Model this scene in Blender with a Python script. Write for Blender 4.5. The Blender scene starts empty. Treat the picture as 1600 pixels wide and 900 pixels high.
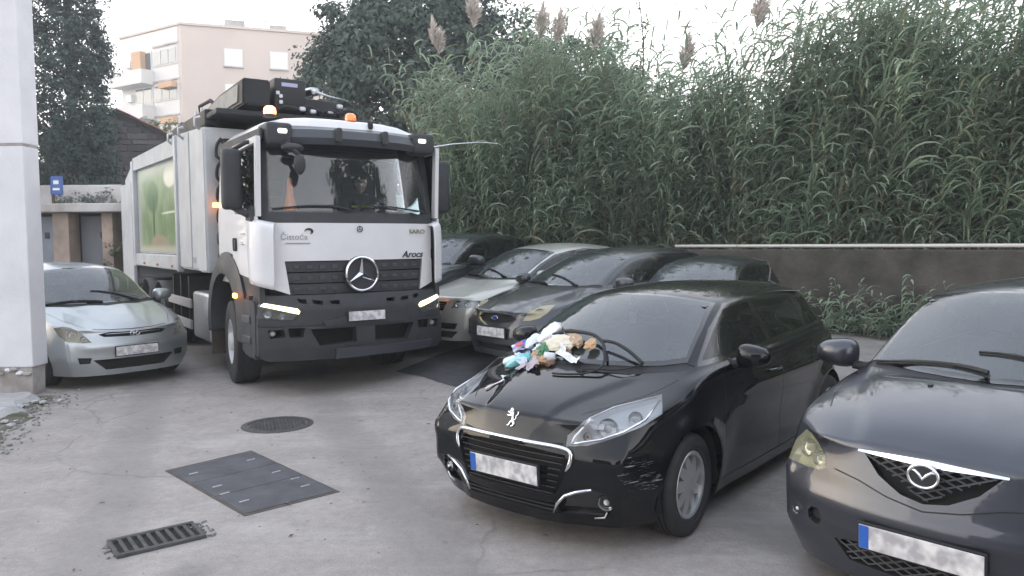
import bpy, bmesh, math, random
import numpy as np
from mathutils import Vector, Matrix, noise
from mathutils.bvhtree import BVHTree
from mathutils.geometry import tessellate_polygon

R = math.radians
rnd = random.Random(7)
scene = bpy.context.scene
COL = scene.collection

# ------------------------------------------------------------------ camera
cam = bpy.data.cameras.new('camera'); cam.sensor_width = 36; cam.lens = 26.74
cam.clip_start = 0.05; cam.clip_end = 3000
CAM = bpy.data.objects.new('camera', cam); COL.objects.link(CAM)
CAM.matrix_world = Matrix.Translation((0, 0, 1.79)) @ Matrix.Rotation(R(90 - 3.49), 4, 'X') @ Matrix.Rotation(R(-0.46), 4, 'Z')
scene.camera = CAM
cam.dof.use_dof = False

# ------------------------------------------------------------------ light
SUN_EL, SUN_AZ = 14.0, -78.0            # low hazy sun behind the block on the left
w = bpy.data.worlds.new('World'); scene.world = w; w.use_nodes = True
nt = w.node_tree; bg = nt.nodes['Background']
sky = nt.nodes.new('ShaderNodeTexSky'); sky.sky_type = 'NISHITA'; sky.sun_disc = False
sky.sun_elevation = R(SUN_EL); sky.sun_rotation = R(SUN_AZ)
sky.air_density = 1.0; sky.dust_density = 1.5; sky.ozone_density = 2.0
# thin high cloud over the clear sky: pale near the horizon, bluer overhead
tc = nt.nodes.new('ShaderNodeTexCoord'); sx = nt.nodes.new('ShaderNodeSeparateXYZ'); nt.links.new(tc.outputs['Generated'], sx.inputs[0])
cr = nt.nodes.new('ShaderNodeValToRGB'); nt.links.new(sx.outputs['Z'], cr.inputs[0])
cr.color_ramp.elements[0].position = 0; cr.color_ramp.elements[0].color = (1, .94, .895, 1)
cr.color_ramp.elements[1].position = .95; cr.color_ramp.elements[1].color = (.37, .40, .46, 1)
e = cr.color_ramp.elements.new(.26); e.color = (.96, .915, .895, 1); e = cr.color_ramp.elements.new(.46); e.color = (.54, .53, .545, 1); e = cr.color_ramp.elements.new(.68); e.color = (.42, .445, .49, 1)
cn = nt.nodes.new('ShaderNodeTexNoise'); cn.inputs['Scale'].default_value = 2.2; cn.inputs['Detail'].default_value = 6; nt.links.new(tc.outputs['Generated'], cn.inputs['Vector'])
cm = nt.nodes.new('ShaderNodeMapRange'); nt.links.new(cn.outputs['Fac'], cm.inputs[0]); cm.inputs[1].default_value = .3; cm.inputs[2].default_value = .7; cm.inputs[3].default_value = 9.2; cm.inputs[4].default_value = 11.4
vm = nt.nodes.new('ShaderNodeVectorMath'); vm.operation = 'SCALE'; nt.links.new(cr.outputs[0], vm.inputs[0]); nt.links.new(cm.outputs[0], vm.inputs['Scale'])
vs_ = nt.nodes.new('ShaderNodeVectorMath'); vs_.operation = 'SCALE'; nt.links.new(sky.outputs[0], vs_.inputs[0]); vs_.inputs['Scale'].default_value = .35
va = nt.nodes.new('ShaderNodeVectorMath'); va.operation = 'ADD'; nt.links.new(vm.outputs[0], va.inputs[0]); nt.links.new(vs_.outputs[0], va.inputs[1])
nt.links.new(va.outputs[0], bg.inputs[0]); bg.inputs[1].default_value = 0.12
sl = bpy.data.lights.new('sun', 'SUN'); sl.energy = 0.5; sl.angle = R(60); sl.color = (1, .9, .78)
so = bpy.data.objects.new('sun', sl); COL.objects.link(so)
sd = Vector((math.sin(R(SUN_AZ)) * math.cos(R(SUN_EL)), math.cos(R(SUN_AZ)) * math.cos(R(SUN_EL)), math.sin(R(SUN_EL))))
so.rotation_euler = sd.to_track_quat('Z', 'Y').to_euler()
scene.view_settings.view_transform = 'Standard'; scene.view_settings.look = 'None'
scene.view_settings.exposure = 1.40; scene.view_settings.gamma = 1.0

# ------------------------------------------------------------------ helpers
def link(o, parent=None):
    COL.objects.link(o)
    if parent is not None: o.parent = parent
    return o
def tag(o, label=None, cat=None, group=None, kind=None):
    if label: o['label'] = label
    if cat: o['category'] = cat
    if group: o['group'] = group
    if kind: o['kind'] = kind
    return o
def empty(name, loc=(0, 0, 0), rz=0, label=None, cat=None, group=None):
    o = bpy.data.objects.new(name, None); o.empty_display_size = .2
    o.location = loc; o.rotation_euler = (0, 0, rz); link(o)
    return tag(o, label, cat, group)
def obj(name, bm, mat, parent=None, smooth=False, loc=None, rot=None, angle=None):
    me = bpy.data.meshes.new(name); bm.to_mesh(me); bm.free()
    for m in (mat if isinstance(mat, (list, tuple)) else [mat]): me.materials.append(m)
    if smooth:
        me.shade_smooth()
        if angle: me.set_sharp_from_angle(angle=R(angle))
    o = bpy.data.objects.new(name, me)
    if loc is not None: o.location = loc
    if rot is not None: o.rotation_euler = rot
    return link(o, parent)
def obj_np(name, V, F, mat, parent=None, smooth=False):
    """V (n,3), F (m,k) arrays"""
    me = bpy.data.meshes.new(name); k = F.shape[1]
    me.vertices.add(len(V)); me.vertices.foreach_set('co', np.asarray(V, np.float32).ravel())
    me.loops.add(F.size); me.loops.foreach_set('vertex_index', np.asarray(F, np.int32).ravel())
    me.polygons.add(len(F)); me.polygons.foreach_set('loop_start', np.arange(0, F.size, k, dtype=np.int32))
    me.update(calc_edges=True); me.materials.append(mat)
    if smooth: me.shade_smooth()
    return link(bpy.data.objects.new(name, me), parent)
def dup(o, parent=None):
    c = o.copy(); link(c); c.parent = parent
    for ch in list(o.children): dup(ch, c)
    return c
def B(): return bmesh.new()
def box(bm, x0, x1, y0, y1, z0, z1, bev=0, M=None, seg=2, mi=0):
    r = bmesh.ops.create_cube(bm, size=1)
    vs = r['verts']
    for v in vs:
        v.co = Vector(((x0 + x1) / 2 + v.co.x * (x1 - x0), (y0 + y1) / 2 + v.co.y * (y1 - y0), (z0 + z1) / 2 + v.co.z * (z1 - z0)))
    fs = set(f for v in vs for f in v.link_faces)
    for f in fs: f.material_index = mi
    if bev > 0:
        es = list(set(e for v in vs for e in v.link_edges))
        rr = bmesh.ops.bevel(bm, geom=es, offset=bev, segments=seg, affect='EDGES', profile=.5)
        vs = list(set(v for f in rr['faces'] for v in f.verts) | set(v for v in vs if v.is_valid))
    if M is not None: bmesh.ops.transform(bm, matrix=M, verts=vs)
    return vs
def tube(bm, pts, r, n=8, cap=True):
    pts = [Vector(p) for p in pts]; rings = []
    rr = r if isinstance(r, (list, tuple)) else [r] * len(pts)
    ref = None
    for i, p in enumerate(pts):
        t = (pts[min(i + 1, len(pts) - 1)] - pts[max(i - 1, 0)]).normalized()
        if ref is None: ref = t.orthogonal().normalized()
        a = (ref - t * ref.dot(t)).normalized(); ref = a; b = t.cross(a)
        rings.append([bm.verts.new(p + (a * math.cos(2 * math.pi * k / n) + b * math.sin(2 * math.pi * k / n)) * rr[i]) for k in range(n)])
    for i in range(len(rings) - 1):
        for k in range(n): bm.faces.new((rings[i][k], rings[i][(k + 1) % n], rings[i + 1][(k + 1) % n], rings[i + 1][k]))
    if cap:
        bm.faces.new(rings[0][::-1]); bm.faces.new(rings[-1])
    return [v for ring in rings for v in ring]
def lathe(bm, prof, n=32, M=None, close=False):
    """prof: list of (radius, axial) revolved about local Y"""
    rings = []
    for (r, a) in prof:
        if r < 1e-6: rings.append([bm.verts.new((0, a, 0))])
        else: rings.append([bm.verts.new((r * math.cos(2 * math.pi * k / n), a, r * math.sin(2 * math.pi * k / n))) for k in range(n)])
    m = len(rings)
    for i in range(m if close else m - 1):
        A, C = rings[i], rings[(i + 1) % m]
        for k in range(n):
            q = (k + 1) % n
            if len(A) == 1 and len(C) == 1: continue
            if len(A) == 1: f = (A[0], C[q], C[k])
            elif len(C) == 1: f = (A[k], A[q], C[0])
            else: f = (A[k], A[q], C[q], C[k])
            try: bm.faces.new(f)
            except ValueError: pass
    vs = [v for g in rings for v in g]
    bmesh.ops.recalc_face_normals(bm, faces=list(set(f for v in vs for f in v.link_faces)))
    if M is not None: bmesh.ops.transform(bm, matrix=M, verts=vs)
    return vs
def prism(bm, poly, axis, a0, a1, mi=0):
    """poly 2D; axis 'x': (y,z), 'y': (x,z), 'z': (x,y); extruded a0..a1"""
    def mk(p, a): return {'x': (a, p[0], p[1]), 'y': (p[0], a, p[1]), 'z': (p[0], p[1], a)}[axis]
    A = [bm.verts.new(mk(p, a0)) for p in poly]; C = [bm.verts.new(mk(p, a1)) for p in poly]
    n = len(poly); fs = [bm.faces.new(A), bm.faces.new(C)]
    for i in range(n): fs.append(bm.faces.new((A[i], A[(i + 1) % n], C[(i + 1) % n], C[i])))
    bmesh.ops.recalc_face_normals(bm, faces=fs)
    for f in fs: f.material_index = mi
    return A + C
def text_mesh(name, s, size, mat, parent, M, extrude=.002, bold=False, shear=0, width=None):
    c = bpy.data.curves.new(name, 'FONT'); c.body = s; c.size = size; c.extrude = extrude; c.align_x = 'CENTER'; c.align_y = 'CENTER'
    c.shear = shear
    if bold: c.offset = size * .012
    o = bpy.data.objects.new('tmp_text', c); COL.objects.link(o)
    bpy.context.view_layer.update()
    me = bpy.data.meshes.new_from_object(o.evaluated_get(bpy.context.evaluated_depsgraph_get()))
    bpy.data.objects.remove(o); me.name = name
    if width:
        xs = [v.co.x for v in me.vertices]; k = width / (max(xs) - min(xs))
        for v in me.vertices: v.co.x *= k
    me.transform(M); me.materials.clear(); me.materials.append(mat)
    return link(bpy.data.objects.new(name, me), parent)
def frameM(o, ex, ey):
    """matrix whose local X->ex, Y->ey, at origin o"""
    ex = Vector(ex).normalized(); ey = Vector(ey); ey = (ey - ex * ey.dot(ex)).normalized(); ez = ex.cross(ey)
    return Matrix(((ex.x, ey.x, ez.x, o[0]), (ex.y, ey.y, ez.y, o[1]), (ex.z, ey.z, ez.z, o[2]), (0, 0, 0, 1)))
def cat_path(pts, n=4):
    pts = [Vector(p) for p in pts]; o = []
    for i in range(len(pts) - 1):
        p0, p1, p2, p3 = pts[max(i - 1, 0)], pts[i], pts[i + 1], pts[min(i + 2, len(pts) - 1)]
        for k in range(n):
            t = k / n; o.append(.5 * ((2 * p1) + (p2 - p0) * t + (2 * p0 - 5 * p1 + 4 * p2 - p3) * t * t + (3 * p1 - p0 - 3 * p2 + p3) * t ** 3))
    return o + [pts[-1]]
def lerp(a, b, t): return a + (b - a) * t
def sstep(t): t = max(0., min(1., t)); return t * t * (3 - 2 * t)

# ------------------------------------------------------------------ materials
MATS = {}
def mat(name, col, rough=.5, metal=0, coat=0, spec=.5, noise_amt=0, noise_scale=5, bump=0, bump_scale=40, emis=None, estr=0,
        coords='Object', col2=None, detail=6, rvar=0, trans=0, alpha=None, sss=0, twoside=None):
    if name in MATS: return MATS[name]
    m = bpy.data.materials.new(name); m.use_nodes = True; n = m.node_tree; L = n.links; p = n.nodes['Principled BSDF']
    p.inputs['Base Color'].default_value = (*col, 1); p.inputs['Roughness'].default_value = rough
    p.inputs['Metallic'].default_value = metal; p.inputs['Coat Weight'].default_value = coat; p.inputs['Coat Roughness'].default_value = .04
    p.inputs['Specular IOR Level'].default_value = spec
    if trans: p.inputs['Transmission Weight'].default_value = trans
    if sss: p.inputs['Subsurface Weight'].default_value = sss
    tc = n.nodes.new('ShaderNodeTexCoord')
    def tex(scale, det=detail, rough_=.6):
        t = n.nodes.new('ShaderNodeTexNoise'); t.inputs['Scale'].default_value = scale; t.inputs['Detail'].default_value = det
        t.inputs['Roughness'].default_value = rough_
        L.new(tc.outputs[coords], t.inputs['Vector']); return t
    out_col = None
    if noise_amt or col2:
        t = tex(noise_scale); r = n.nodes.new('ShaderNodeValToRGB'); L.new(t.outputs['Fac'], r.inputs[0])
        c2 = col2 or tuple(c * (1 - noise_amt) for c in col)
        r.color_ramp.elements[0].position = .36; r.color_ramp.elements[1].position = .64
        r.color_ramp.elements[0].color = (*c2, 1); r.color_ramp.elements[1].color = (*col, 1)
        out_col = r.outputs[0]
        L.new(out_col, p.inputs['Base Color'])
    if twoside:
        g = n.nodes.new('ShaderNodeNewGeometry'); mx = n.nodes.new('ShaderNodeMixRGB'); L.new(g.outputs['Backfacing'], mx.inputs[0])
        if out_col: L.new(out_col, mx.inputs[1])
        else: mx.inputs[1].default_value = (*col, 1)
        mx.inputs[2].default_value = (*twoside, 1); L.new(mx.outputs[0], p.inputs['Base Color'])
        for k in ('Metallic', 'Coat Weight'):
            v = p.inputs[k].default_value
            if v:
                q = n.nodes.new('ShaderNodeMath'); q.operation = 'MULTIPLY_ADD'; q.inputs[1].default_value = -v; q.inputs[2].default_value = v
                L.new(g.outputs['Backfacing'], q.inputs[0]); L.new(q.outputs[0], p.inputs[k])
    if rvar:
        t = tex(3.1, 5); q = n.nodes.new('ShaderNodeMapRange'); L.new(t.outputs['Fac'], q.inputs[0])
        q.inputs[1].default_value = .35; q.inputs[2].default_value = .7; q.inputs[3].default_value = rough; q.inputs[4].default_value = rough + rvar
        L.new(q.outputs[0], p.inputs['Roughness'])
    if bump:
        t = tex(bump_scale, 8); b = n.nodes.new('ShaderNodeBump'); b.inputs['Strength'].default_value = bump; b.inputs['Distance'].default_value = .02
        L.new(t.outputs['Fac'], b.inputs['Height']); L.new(b.outputs[0], p.inputs['Normal'])
    if emis:
        p.inputs['Emission Color'].default_value = (*emis, 1); p.inputs['Emission Strength'].default_value = estr
    MATS[name] = m; return m
def glass_mat(name, tint, rough=.0, base=(.01, .012, .012), mixin=0.0, ior=1.7, film=(.35, .37, .38)):
    """thin architectural glass: fresnel reflection over a tinted see-through sheet"""
    m = bpy.data.materials.new(name); m.use_nodes = True; n = m.node_tree; L = n.links
    for x in list(n.nodes):
        if x.type != 'OUTPUT_MATERIAL': n.nodes.remove(x)
    out = [x for x in n.nodes if x.type == 'OUTPUT_MATERIAL'][0]
    t = n.nodes.new('ShaderNodeBsdfTransparent'); t.inputs[0].default_value = (*tint, 1)
    g = n.nodes.new('ShaderNodeBsdfGlossy'); g.inputs['Roughness'].default_value = rough
    fr = n.nodes.new('ShaderNodeFresnel'); fr.inputs[0].default_value = ior
    mx = n.nodes.new('ShaderNodeMixShader'); L.new(fr.outputs[0], mx.inputs[0]); L.new(t.outputs[0], mx.inputs[1]); L.new(g.outputs[0], mx.inputs[2])
    src = mx
    if mixin:   # diffuse film of dust and ageing; on windscreens also painted sky reflection
        d = n.nodes.new('ShaderNodeBsdfDiffuse'); d.inputs[0].default_value = (*film, 1)
        m2 = n.nodes.new('ShaderNodeMixShader'); m2.inputs[0].default_value = mixin
        L.new(mx.outputs[0], m2.inputs[1]); L.new(d.outputs[0], m2.inputs[2]); src = m2
    L.new(src.outputs[0], out.inputs[0]); MATS[name] = m; return m

M_GAP = mat('panel gap', (.004, .004, .004), .8)
M_BLK = mat('black trim plastic', (.016, .017, .019), .5, rvar=.15, spec=.35)
M_PIANO = mat('gloss black trim', (.006, .006, .007), .08, coat=1)
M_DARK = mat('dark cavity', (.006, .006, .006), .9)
M_CHROME = mat('chrome', (.72, .73, .75), .12, metal=1)
M_DCHROME = mat('dull chrome', (.5, .51, .53), .28, metal=1)
M_RUB = mat('tyre rubber', (.022, .022, .024), .75, noise_amt=.3, noise_scale=18, bump=.15, bump_scale=60)
M_RIM = mat('silver wheel paint', (.46, .47, .48), .38, metal=.6, noise_amt=.15)
M_RIM2 = mat('grey wheel paint', (.22, .225, .23), .4, metal=.7, noise_amt=.2)
M_DISC = mat('brake disc', (.03, .03, .03), .7, metal=.3)
M_SEAT = mat('seat fabric', (.045, .047, .052), .9, noise_amt=.3, noise_scale=60)
M_SEATG = mat('grey seat fabric', (.12, .125, .13), .9, noise_amt=.2, noise_scale=60)
M_DASH = mat('dashboard plastic', (.022, .023, .025), .6)
M_GLASS = glass_mat('windscreen glass', (.55, .60, .61), mixin=.08, ior=2.35, film=(.32, .38, .42))  # bluish film puts the reflected sky into the glass colour
M_GLASSS = glass_mat('side glass', (.30, .33, .33), mixin=.02)
M_GLASSD = glass_mat('tinted glass', (.10, .13, .12), ior=1.42)
M_LENS = glass_mat('lamp lens', (.88, .9, .92), mixin=.06, film=(.7, .7, .7))
M_LENSY = glass_mat('yellowed lamp lens', (.80, .79, .66), mixin=.20, film=(.50, .50, .38))
M_LENSF = glass_mat('faded lamp lens', (.72, .68, .50), mixin=.45, film=(.62, .58, .42))
M_LENSA = glass_mat('aged lamp lens', (.80, .78, .72), mixin=.20, film=(.46, .44, .38))
M_REFL = mat('lamp reflector', (.55, .56, .57), .15, metal=1)
M_HOUS = mat('lamp housing', (.80, .81, .82), .35, metal=.15)
M_BULB = mat('lamp bulb glass', (.6, .6, .6), .05, coat=1)
M_AMBER = mat('amber bulb', (.55, .16, .03), .2, coat=1)
M_REDL = mat('red tail lamp', (.28, .012, .01), .12, coat=1)
M_PLATE = mat('plate white', (.68, .68, .67), .4, col2=(.36, .35, .37), noise_scale=17, detail=1.5)
M_PLBLUE = mat('plate blue band', (.02, .10, .42), .4)
M_PLINK = mat('plate print', (.16, .15, .16), .5)
M_WHITEST = mat('white sticker', (.75, .76, .78), .5)

# ------------------------------------------------------------------ body shell machinery
def _cw(poly):
    return sum(poly[i][0] * poly[(i + 1) % len(poly)][1] - poly[(i + 1) % len(poly)][0] * poly[i][1] for i in range(len(poly)))
def _convex(poly):
    n = len(poly)
    for i in range(n):
        a, b, c = poly[i], poly[(i + 1) % n], poly[(i + 2) % n]
        if (b[0] - a[0]) * (c[1] - b[1]) - (b[1] - a[1]) * (c[0] - b[0]) < -1e-9: return False
    return True
class Shell:
    """smooth closed-ish surface that regions are cut out of, keeping its original shading"""
    def __init__(s, bm):
        s.bm = bm; s.lay = bm.faces.layers.int.new('region'); bm.normal_update()
        s.lay = bm.faces.layers.int['region']
        bm.verts.ensure_lookup_table(); bm.faces.ensure_lookup_table()
        s.vn = [v.normal.copy() for v in bm.verts]; s.fv = [[v.index for v in f.verts] for f in bm.faces]
        s.co = [v.co.copy() for v in bm.verts]
        s.bvh = BVHTree.FromBMesh(bm)
    def nrm(s, co):
        loc, n, i, d = s.bvh.find_nearest(co)
        if i is None: return Vector((0, 0, 1))
        acc = Vector((0, 0, 0))
        for vi in s.fv[i]: acc += s.vn[vi] / ((s.co[vi] - loc).length_squared + 1e-6)
        return acc.normalized()
    def cut(s, pts, d, rid, pred=None, mind=.04, over=False):
        bm = s.bm; d = Vector(d).normalized()
        u = d.cross(Vector((0, 0, 1)));  u = u.normalized() if u.length > 1e-3 else Vector((0, 1, 0)); v = u.cross(d)
        P = [(Vector(p).dot(u), Vector(p).dot(v)) for p in pts]
        if _cw(P) < 0: P = P[::-1]
        if _convex(P): polys = [P]
        else:
            tris = tessellate_polygon([[Vector((p[0], p[1], 0)) for p in P]]); polys = []
            for t in tris:
                q = [P[i] for i in t]
                if _cw(q) < 0: q = q[::-1]
                if abs(_cw(q)) > 1e-8: polys.append(q)
        lay = s.lay; done = []
        for poly in polys:
            x0 = min(p[0] for p in poly); x1 = max(p[0] for p in poly); y0 = min(p[1] for p in poly); y1 = max(p[1] for p in poly)
            cand = []
            for f in bm.faces:
                if f[lay] != 0 and not over: continue
                if f.normal.dot(d) > -mind: continue
                us = [q.co.dot(u) for q in f.verts]
                if max(us) < x0 or min(us) > x1: continue
                vs = [q.co.dot(v) for q in f.verts]
                if max(vs) < y0 or min(vs) > y1: continue
                if pred and not pred(f.calc_center_median()): continue
                cand.append(f)
            for i in range(len(poly)):
                if not cand: break
                a = poly[i]; b = poly[(i + 1) % len(poly)]
                no2 = Vector((b[1] - a[1], -(b[0] - a[0])));
                if no2.length < 1e-9: continue
                no2.normalize(); no = u * no2.x + v * no2.y; co = u * a[0] + v * a[1]
                geom = list(set(cand) | set(e for f in cand for e in f.edges) | set(q for f in cand for q in f.verts))
                r = bmesh.ops.bisect_plane(bm, geom=geom, dist=1e-6, plane_co=co, plane_no=no)
                cand = [f for f in r['geom'] if isinstance(f, bmesh.types.BMFace) and f.is_valid and (f.calc_center_median() - co).dot(no) < 0]
            for f in cand: f[lay] = rid
            done += cand
        return done
    def msym(s, pts, d, rid, pred=None, **k):
        s.cut(pts, d, rid, pred, **k)
        s.cut([(p[0], -p[1], p[2]) for p in pts], (d[0], -d[1], d[2]), rid, (lambda c: pred(Vector((c.x, -c.y, c.z)))) if pred else None, **k)
    def line(s, pts, d, wd, rid, sym=True, pred=None):
        pts = [Vector(p) for p in pts]; d = Vector(d).normalized()
        for a, b in zip(pts, pts[1:]):
            t = (b - a).normalized(); nn = t.cross(d).normalized() * wd / 2; e = t * wd * .3
            q = [a - nn - e, b - nn + e, b + nn + e, a + nn - e]
            (s.msym if sym else s.cut)(q, d, rid, pred)
    def take(s, rids, name, material, parent, off=0, side=None, extrude=0, smooth=True, delete=True, copy=False):
        """pull faces of region ids into their own object (side: +1 y>0, -1 y<0)"""
        bm = s.bm; lay = s.lay; rids = rids if isinstance(rids, (tuple, list, set)) else [rids]
        fs = [f for f in bm.faces if f[lay] in rids and (side is None or f.calc_center_median().y * side > 0)]
        if not fs: return None
        nb = bmesh.new(); mp = {}
        for f in fs:
            vs = []
            for q in f.verts:
                if q not in mp: mp[q] = nb.verts.new(q.co + s.nrm(q.co) * off)
                vs.append(mp[q])
            try:
                nf = nb.faces.new(vs); nf.material_index = f.material_index
            except ValueError: pass
        if extrude:
            nb.normal_update(); vn = {q: s.nrm(q.co) for q in nb.verts}
            skin_ = list(nb.faces)
            r = bmesh.ops.extrude_face_region(nb, geom=list(nb.faces))
            for q in [g for g in r['geom'] if isinstance(g, bmesh.types.BMVert)]: q.co -= s.nrm(q.co) * extrude
            bmesh.ops.delete(nb, geom=[f for f in skin_ if f.is_valid], context='FACES_ONLY')
            smooth = False
        if delete and not copy: bmesh.ops.delete(bm, geom=fs, context='FACES')
        o = obj(name, nb, material, parent, smooth=smooth)
        if smooth: s.fix(o.data)
        return o
    def fix(s, me):
        me.normals_split_custom_set_from_vertices([s.nrm(v.co) for v in me.vertices])
    def finish(s, name, mats, parent):
        o = obj(name, s.bm, mats, parent, smooth=True); s.fix(o.data); return o
    def hit(s, p, d):
        loc, n, i, dist = s.bvh.ray_cast(Vector(p), Vector(d).normalized()); return loc

def car_cage(P):
    g = P.get; W = P['W']; zb = g('zb', .19); xf = P['xf']; xc = P['xc']; xl = P['xlip']; zl = P['zlip']; zbump = g('zbump', .52)
    xk, zk = P['xk'], P['zk']; xt, zt, yt = P['xt'], P['zt'], P['yt']; xm, zm = P['xm'], P['zm']; xr, zr = P['xr'], P['zr']
    xe, ze = P['xe'], P['ze']; s0, s1, s2, s3 = P['belt']; yk = g('yk', .74 * W); sw = g('sweep', .28); br = g('bulge', .03)
    f0 = g('face', (.0, .03, .02))                 # x pull-back of rows bottom, mid, upper at the nose
    def row(x, w, zs, top, f=1.0, zbb=None, k=(.93, .985, 1.0, .95)):
        z_b = zb if zbb is None else zbb
        return [(x, w * k[0], z_b), (x, w * k[1], lerp(z_b, zs, .30)), (x, w * k[2], lerp(z_b, zs, .66)), (x, w * k[3], zs)] + top
    st = []
    # corner column
    cy = g('cy', .83) * W; zc = g('zcorner', lerp(zl, s0, .25))
    st.append([(xc - .05, cy * .90, zb), (xc + .02, cy * .97, zb + .18), (xc, cy * 1.0, zbump), (xc - .13, cy * .96, zc)] +
              [(lerp(xc, xl, .62), cy * .72, lerp(zc, zl, .6)), (lerp(xc, xl, .86), cy * .50, lerp(zc, zl, .85)), (xl - .01, cy * .26, zl - .0), (xl, 0, zl)])
    # forward of wheel
    x1 = .36; zh1 = P['zh1']
    st.append(row(x1, W * .97, s0, [(x1 + .02, W * .76, lerp(s0, zh1, .62)), (x1 + .06, W * .52, zh1 - .012), (x1 + .09, W * .26, zh1), (x1 + .1, 0, zh1)], k=(.92, .985, 1, .93)))
    # axle
    zh2 = P['zh2']
    st.append(row(0, W, s1, [(0, W * .80, lerp(s1, zh2, .45)), (.02, W * .55, zh2 - .015), (.04, W * .28, zh2), (.04, 0, zh2 + .003)], k=(.92, .975, 1, .945)))
    # cowl
    st.append(row(xk - .16, W, s2, [(xk - .22, W * .885, s2 + .02), (xk - sw, yk, zk + .012), (xk - .10, yk * .55, zk), (xk, 0, zk)]))
    # mid A pillar
    a = st[-1]; A5 = Vector((xt - .16, yt, zt - .075)); A6 = Vector((xt - .04, yt * .55, zt - .012)); A7 = Vector((xt, 0, zt))
    m = .5; M5 = Vector(a[5]).lerp(A5, m) + Vector((.02, .012, .02)); M6 = Vector(a[6]).lerp(A6, m) + Vector((br, 0, br)); M7 = Vector(a[7]).lerp(A7, m) + Vector((br, 0, br))
    xa = lerp(xk - .22, xt - .2, .5)
    st.append(row(xa, W, lerp(s2, s3, .25), [(xa, W * .90, lerp(s2, s3, .25) + .03), tuple(M5), tuple(M6), tuple(M7)]))
    xb = xt - .28
    st.append(row(xb, W, lerp(s2, s3, .4), [(xb, W * .895, lerp(s2, s3, .4) + .03), tuple(A5), tuple(A6), tuple(A7)]))
    # roof mid
    st.append(row(xm, W, lerp(s2, s3, .65), [(xm, W * .89, lerp(s2, s3, .65) + .03), (xm, yt * .99, zm - .085), (xm, yt * .55, zm - .01), (xm, 0, zm)]))
    x7 = lerp(xm, xr, .62)
    st.append(row(x7, W * .985, lerp(s2, s3, .9), [(x7, W * .87, lerp(s2, s3, .9) + .03), (x7, yt * .95, lerp(zm, zr, .45) - .08), (x7, yt * .52, lerp(zm, zr, .45)), (x7, 0, lerp(zm, zr, .45) + .01)]))
    xs = min(xr - .02, xe + .42)
    st.append(row(xs, W * .95, s3, [(xs + .02, W * .82, s3 + .03), (xr + .02, yt * .88, zr - .07), (xr, yt * .5, zr), (xr - .01, 0, zr + .01)]))
    ye = .80 * W
    st.append([(xe + .12, ye * .95, zb + .06), (xe + .06, ye, zb + .24), (xe + .08, ye * 1.0, .60), (xe + .16, ye, lerp(.6, ze, .8)),
               (xe + .17, ye * .93, ze), (xe + .13, ye * .74, ze + .01), (xe + .08, ye * .4, ze + .01), (xe + .06, 0, ze + .01)])
    bm = bmesh.new()
    G = [[bm.verts.new(p) for p in r] for r in st]
    for i in range(len(G) - 1):
        for k in range(7): bm.faces.new((G[i][k], G[i][k + 1], G[i + 1][k + 1], G[i + 1][k]))
    # nose grid: rows 0..3, columns corner(3) -> centre(0)
    ys = [0, .36, .70]; xp = [xf, xf - g('p1', .02), xf - g('p2', .085)]
    F = [[None] * 4 for _ in range(4)]
    zrows = [zb, zb + .18, zbump, None]
    for r in range(4):
        F[r][3] = G[0][r]
        for c in range(3):
            if r == 3: F[r][c] = [G[0][7], G[0][6], G[0][5]][c]
            else: F[r][c] = bm.verts.new((xp[c] - f0[r], cy * ys[c] * 1.02, zrows[r]))
    # lip row needs the k4 vertex too: triangle-free by adding it between corner and c2
    for r in range(3):
        for c in range(3):
            if r == 2 and c == 2: bm.faces.new((F[2][2], F[2][3], G[0][3], G[0][4], G[0][5]))
            else: bm.faces.new((F[r][c], F[r][c + 1], F[r + 1][c + 1], F[r + 1][c]))
    # tail grid
    T = G[-1]; Fb = [[None] * 4 for _ in range(4)]
    for r in range(4):
        Fb[r][3] = T[r]
        for c in range(3):
            if r == 3: Fb[r][c] = bm.verts.new((xe + .07 + (.0, .01, .04)[c], ye * ys[c], T[3].co.z))
            else: Fb[r][c] = bm.verts.new((xe + (.07, 0, .02)[r] + (.0, .01, .04)[c], ye * ys[c], T[r].co.z))
    for r in range(3):
        for c in range(3): bm.faces.new((Fb[r][c], Fb[r + 1][c], Fb[r + 1][c + 1], Fb[r][c + 1]))
    bm.faces.new((Fb[3][3], Fb[3][2], T[5], T[4])); bm.faces.new((Fb[3][2], Fb[3][1], T[6], T[5])); bm.faces.new((Fb[3][1], Fb[3][0], T[7], T[6]))
    cr = bm.edges.layers.float.get('crease_edge') or bm.edges.layers.float.new('crease_edge')
    def ce(a, b, v):
        e = bm.edges.get((a, b))
        if e: e[cr] = v
    for i in range(len(G) - 1):
        ce(G[i][3], G[i + 1][3], (g('cbelt', .35)) if i > 1 else g('cfend', .45))
        ce(G[i][0], G[i + 1][0], .8)
        if i >= 3: ce(G[i][4], G[i + 1][4], .55)
        if 3 <= i <= 7: ce(G[i][5], G[i + 1][5], .45)
    for k in range(4, 7): ce(G[3][k], G[3][k + 1], .75); ce(G[0][k], G[0][k + 1], g('clip', .6)); ce(G[8][k], G[8][k + 1], .5); ce(G[5][k], G[5][k + 1], .25)
    ce(G[3][5], G[3][4], .5)
    for c in range(3): ce(F[0][c], F[0][c + 1], .8); ce(F[2][c], F[2][c + 1], g('cbump', .2))
    for f in bm.faces: f.smooth = True
    return bm, st

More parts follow.
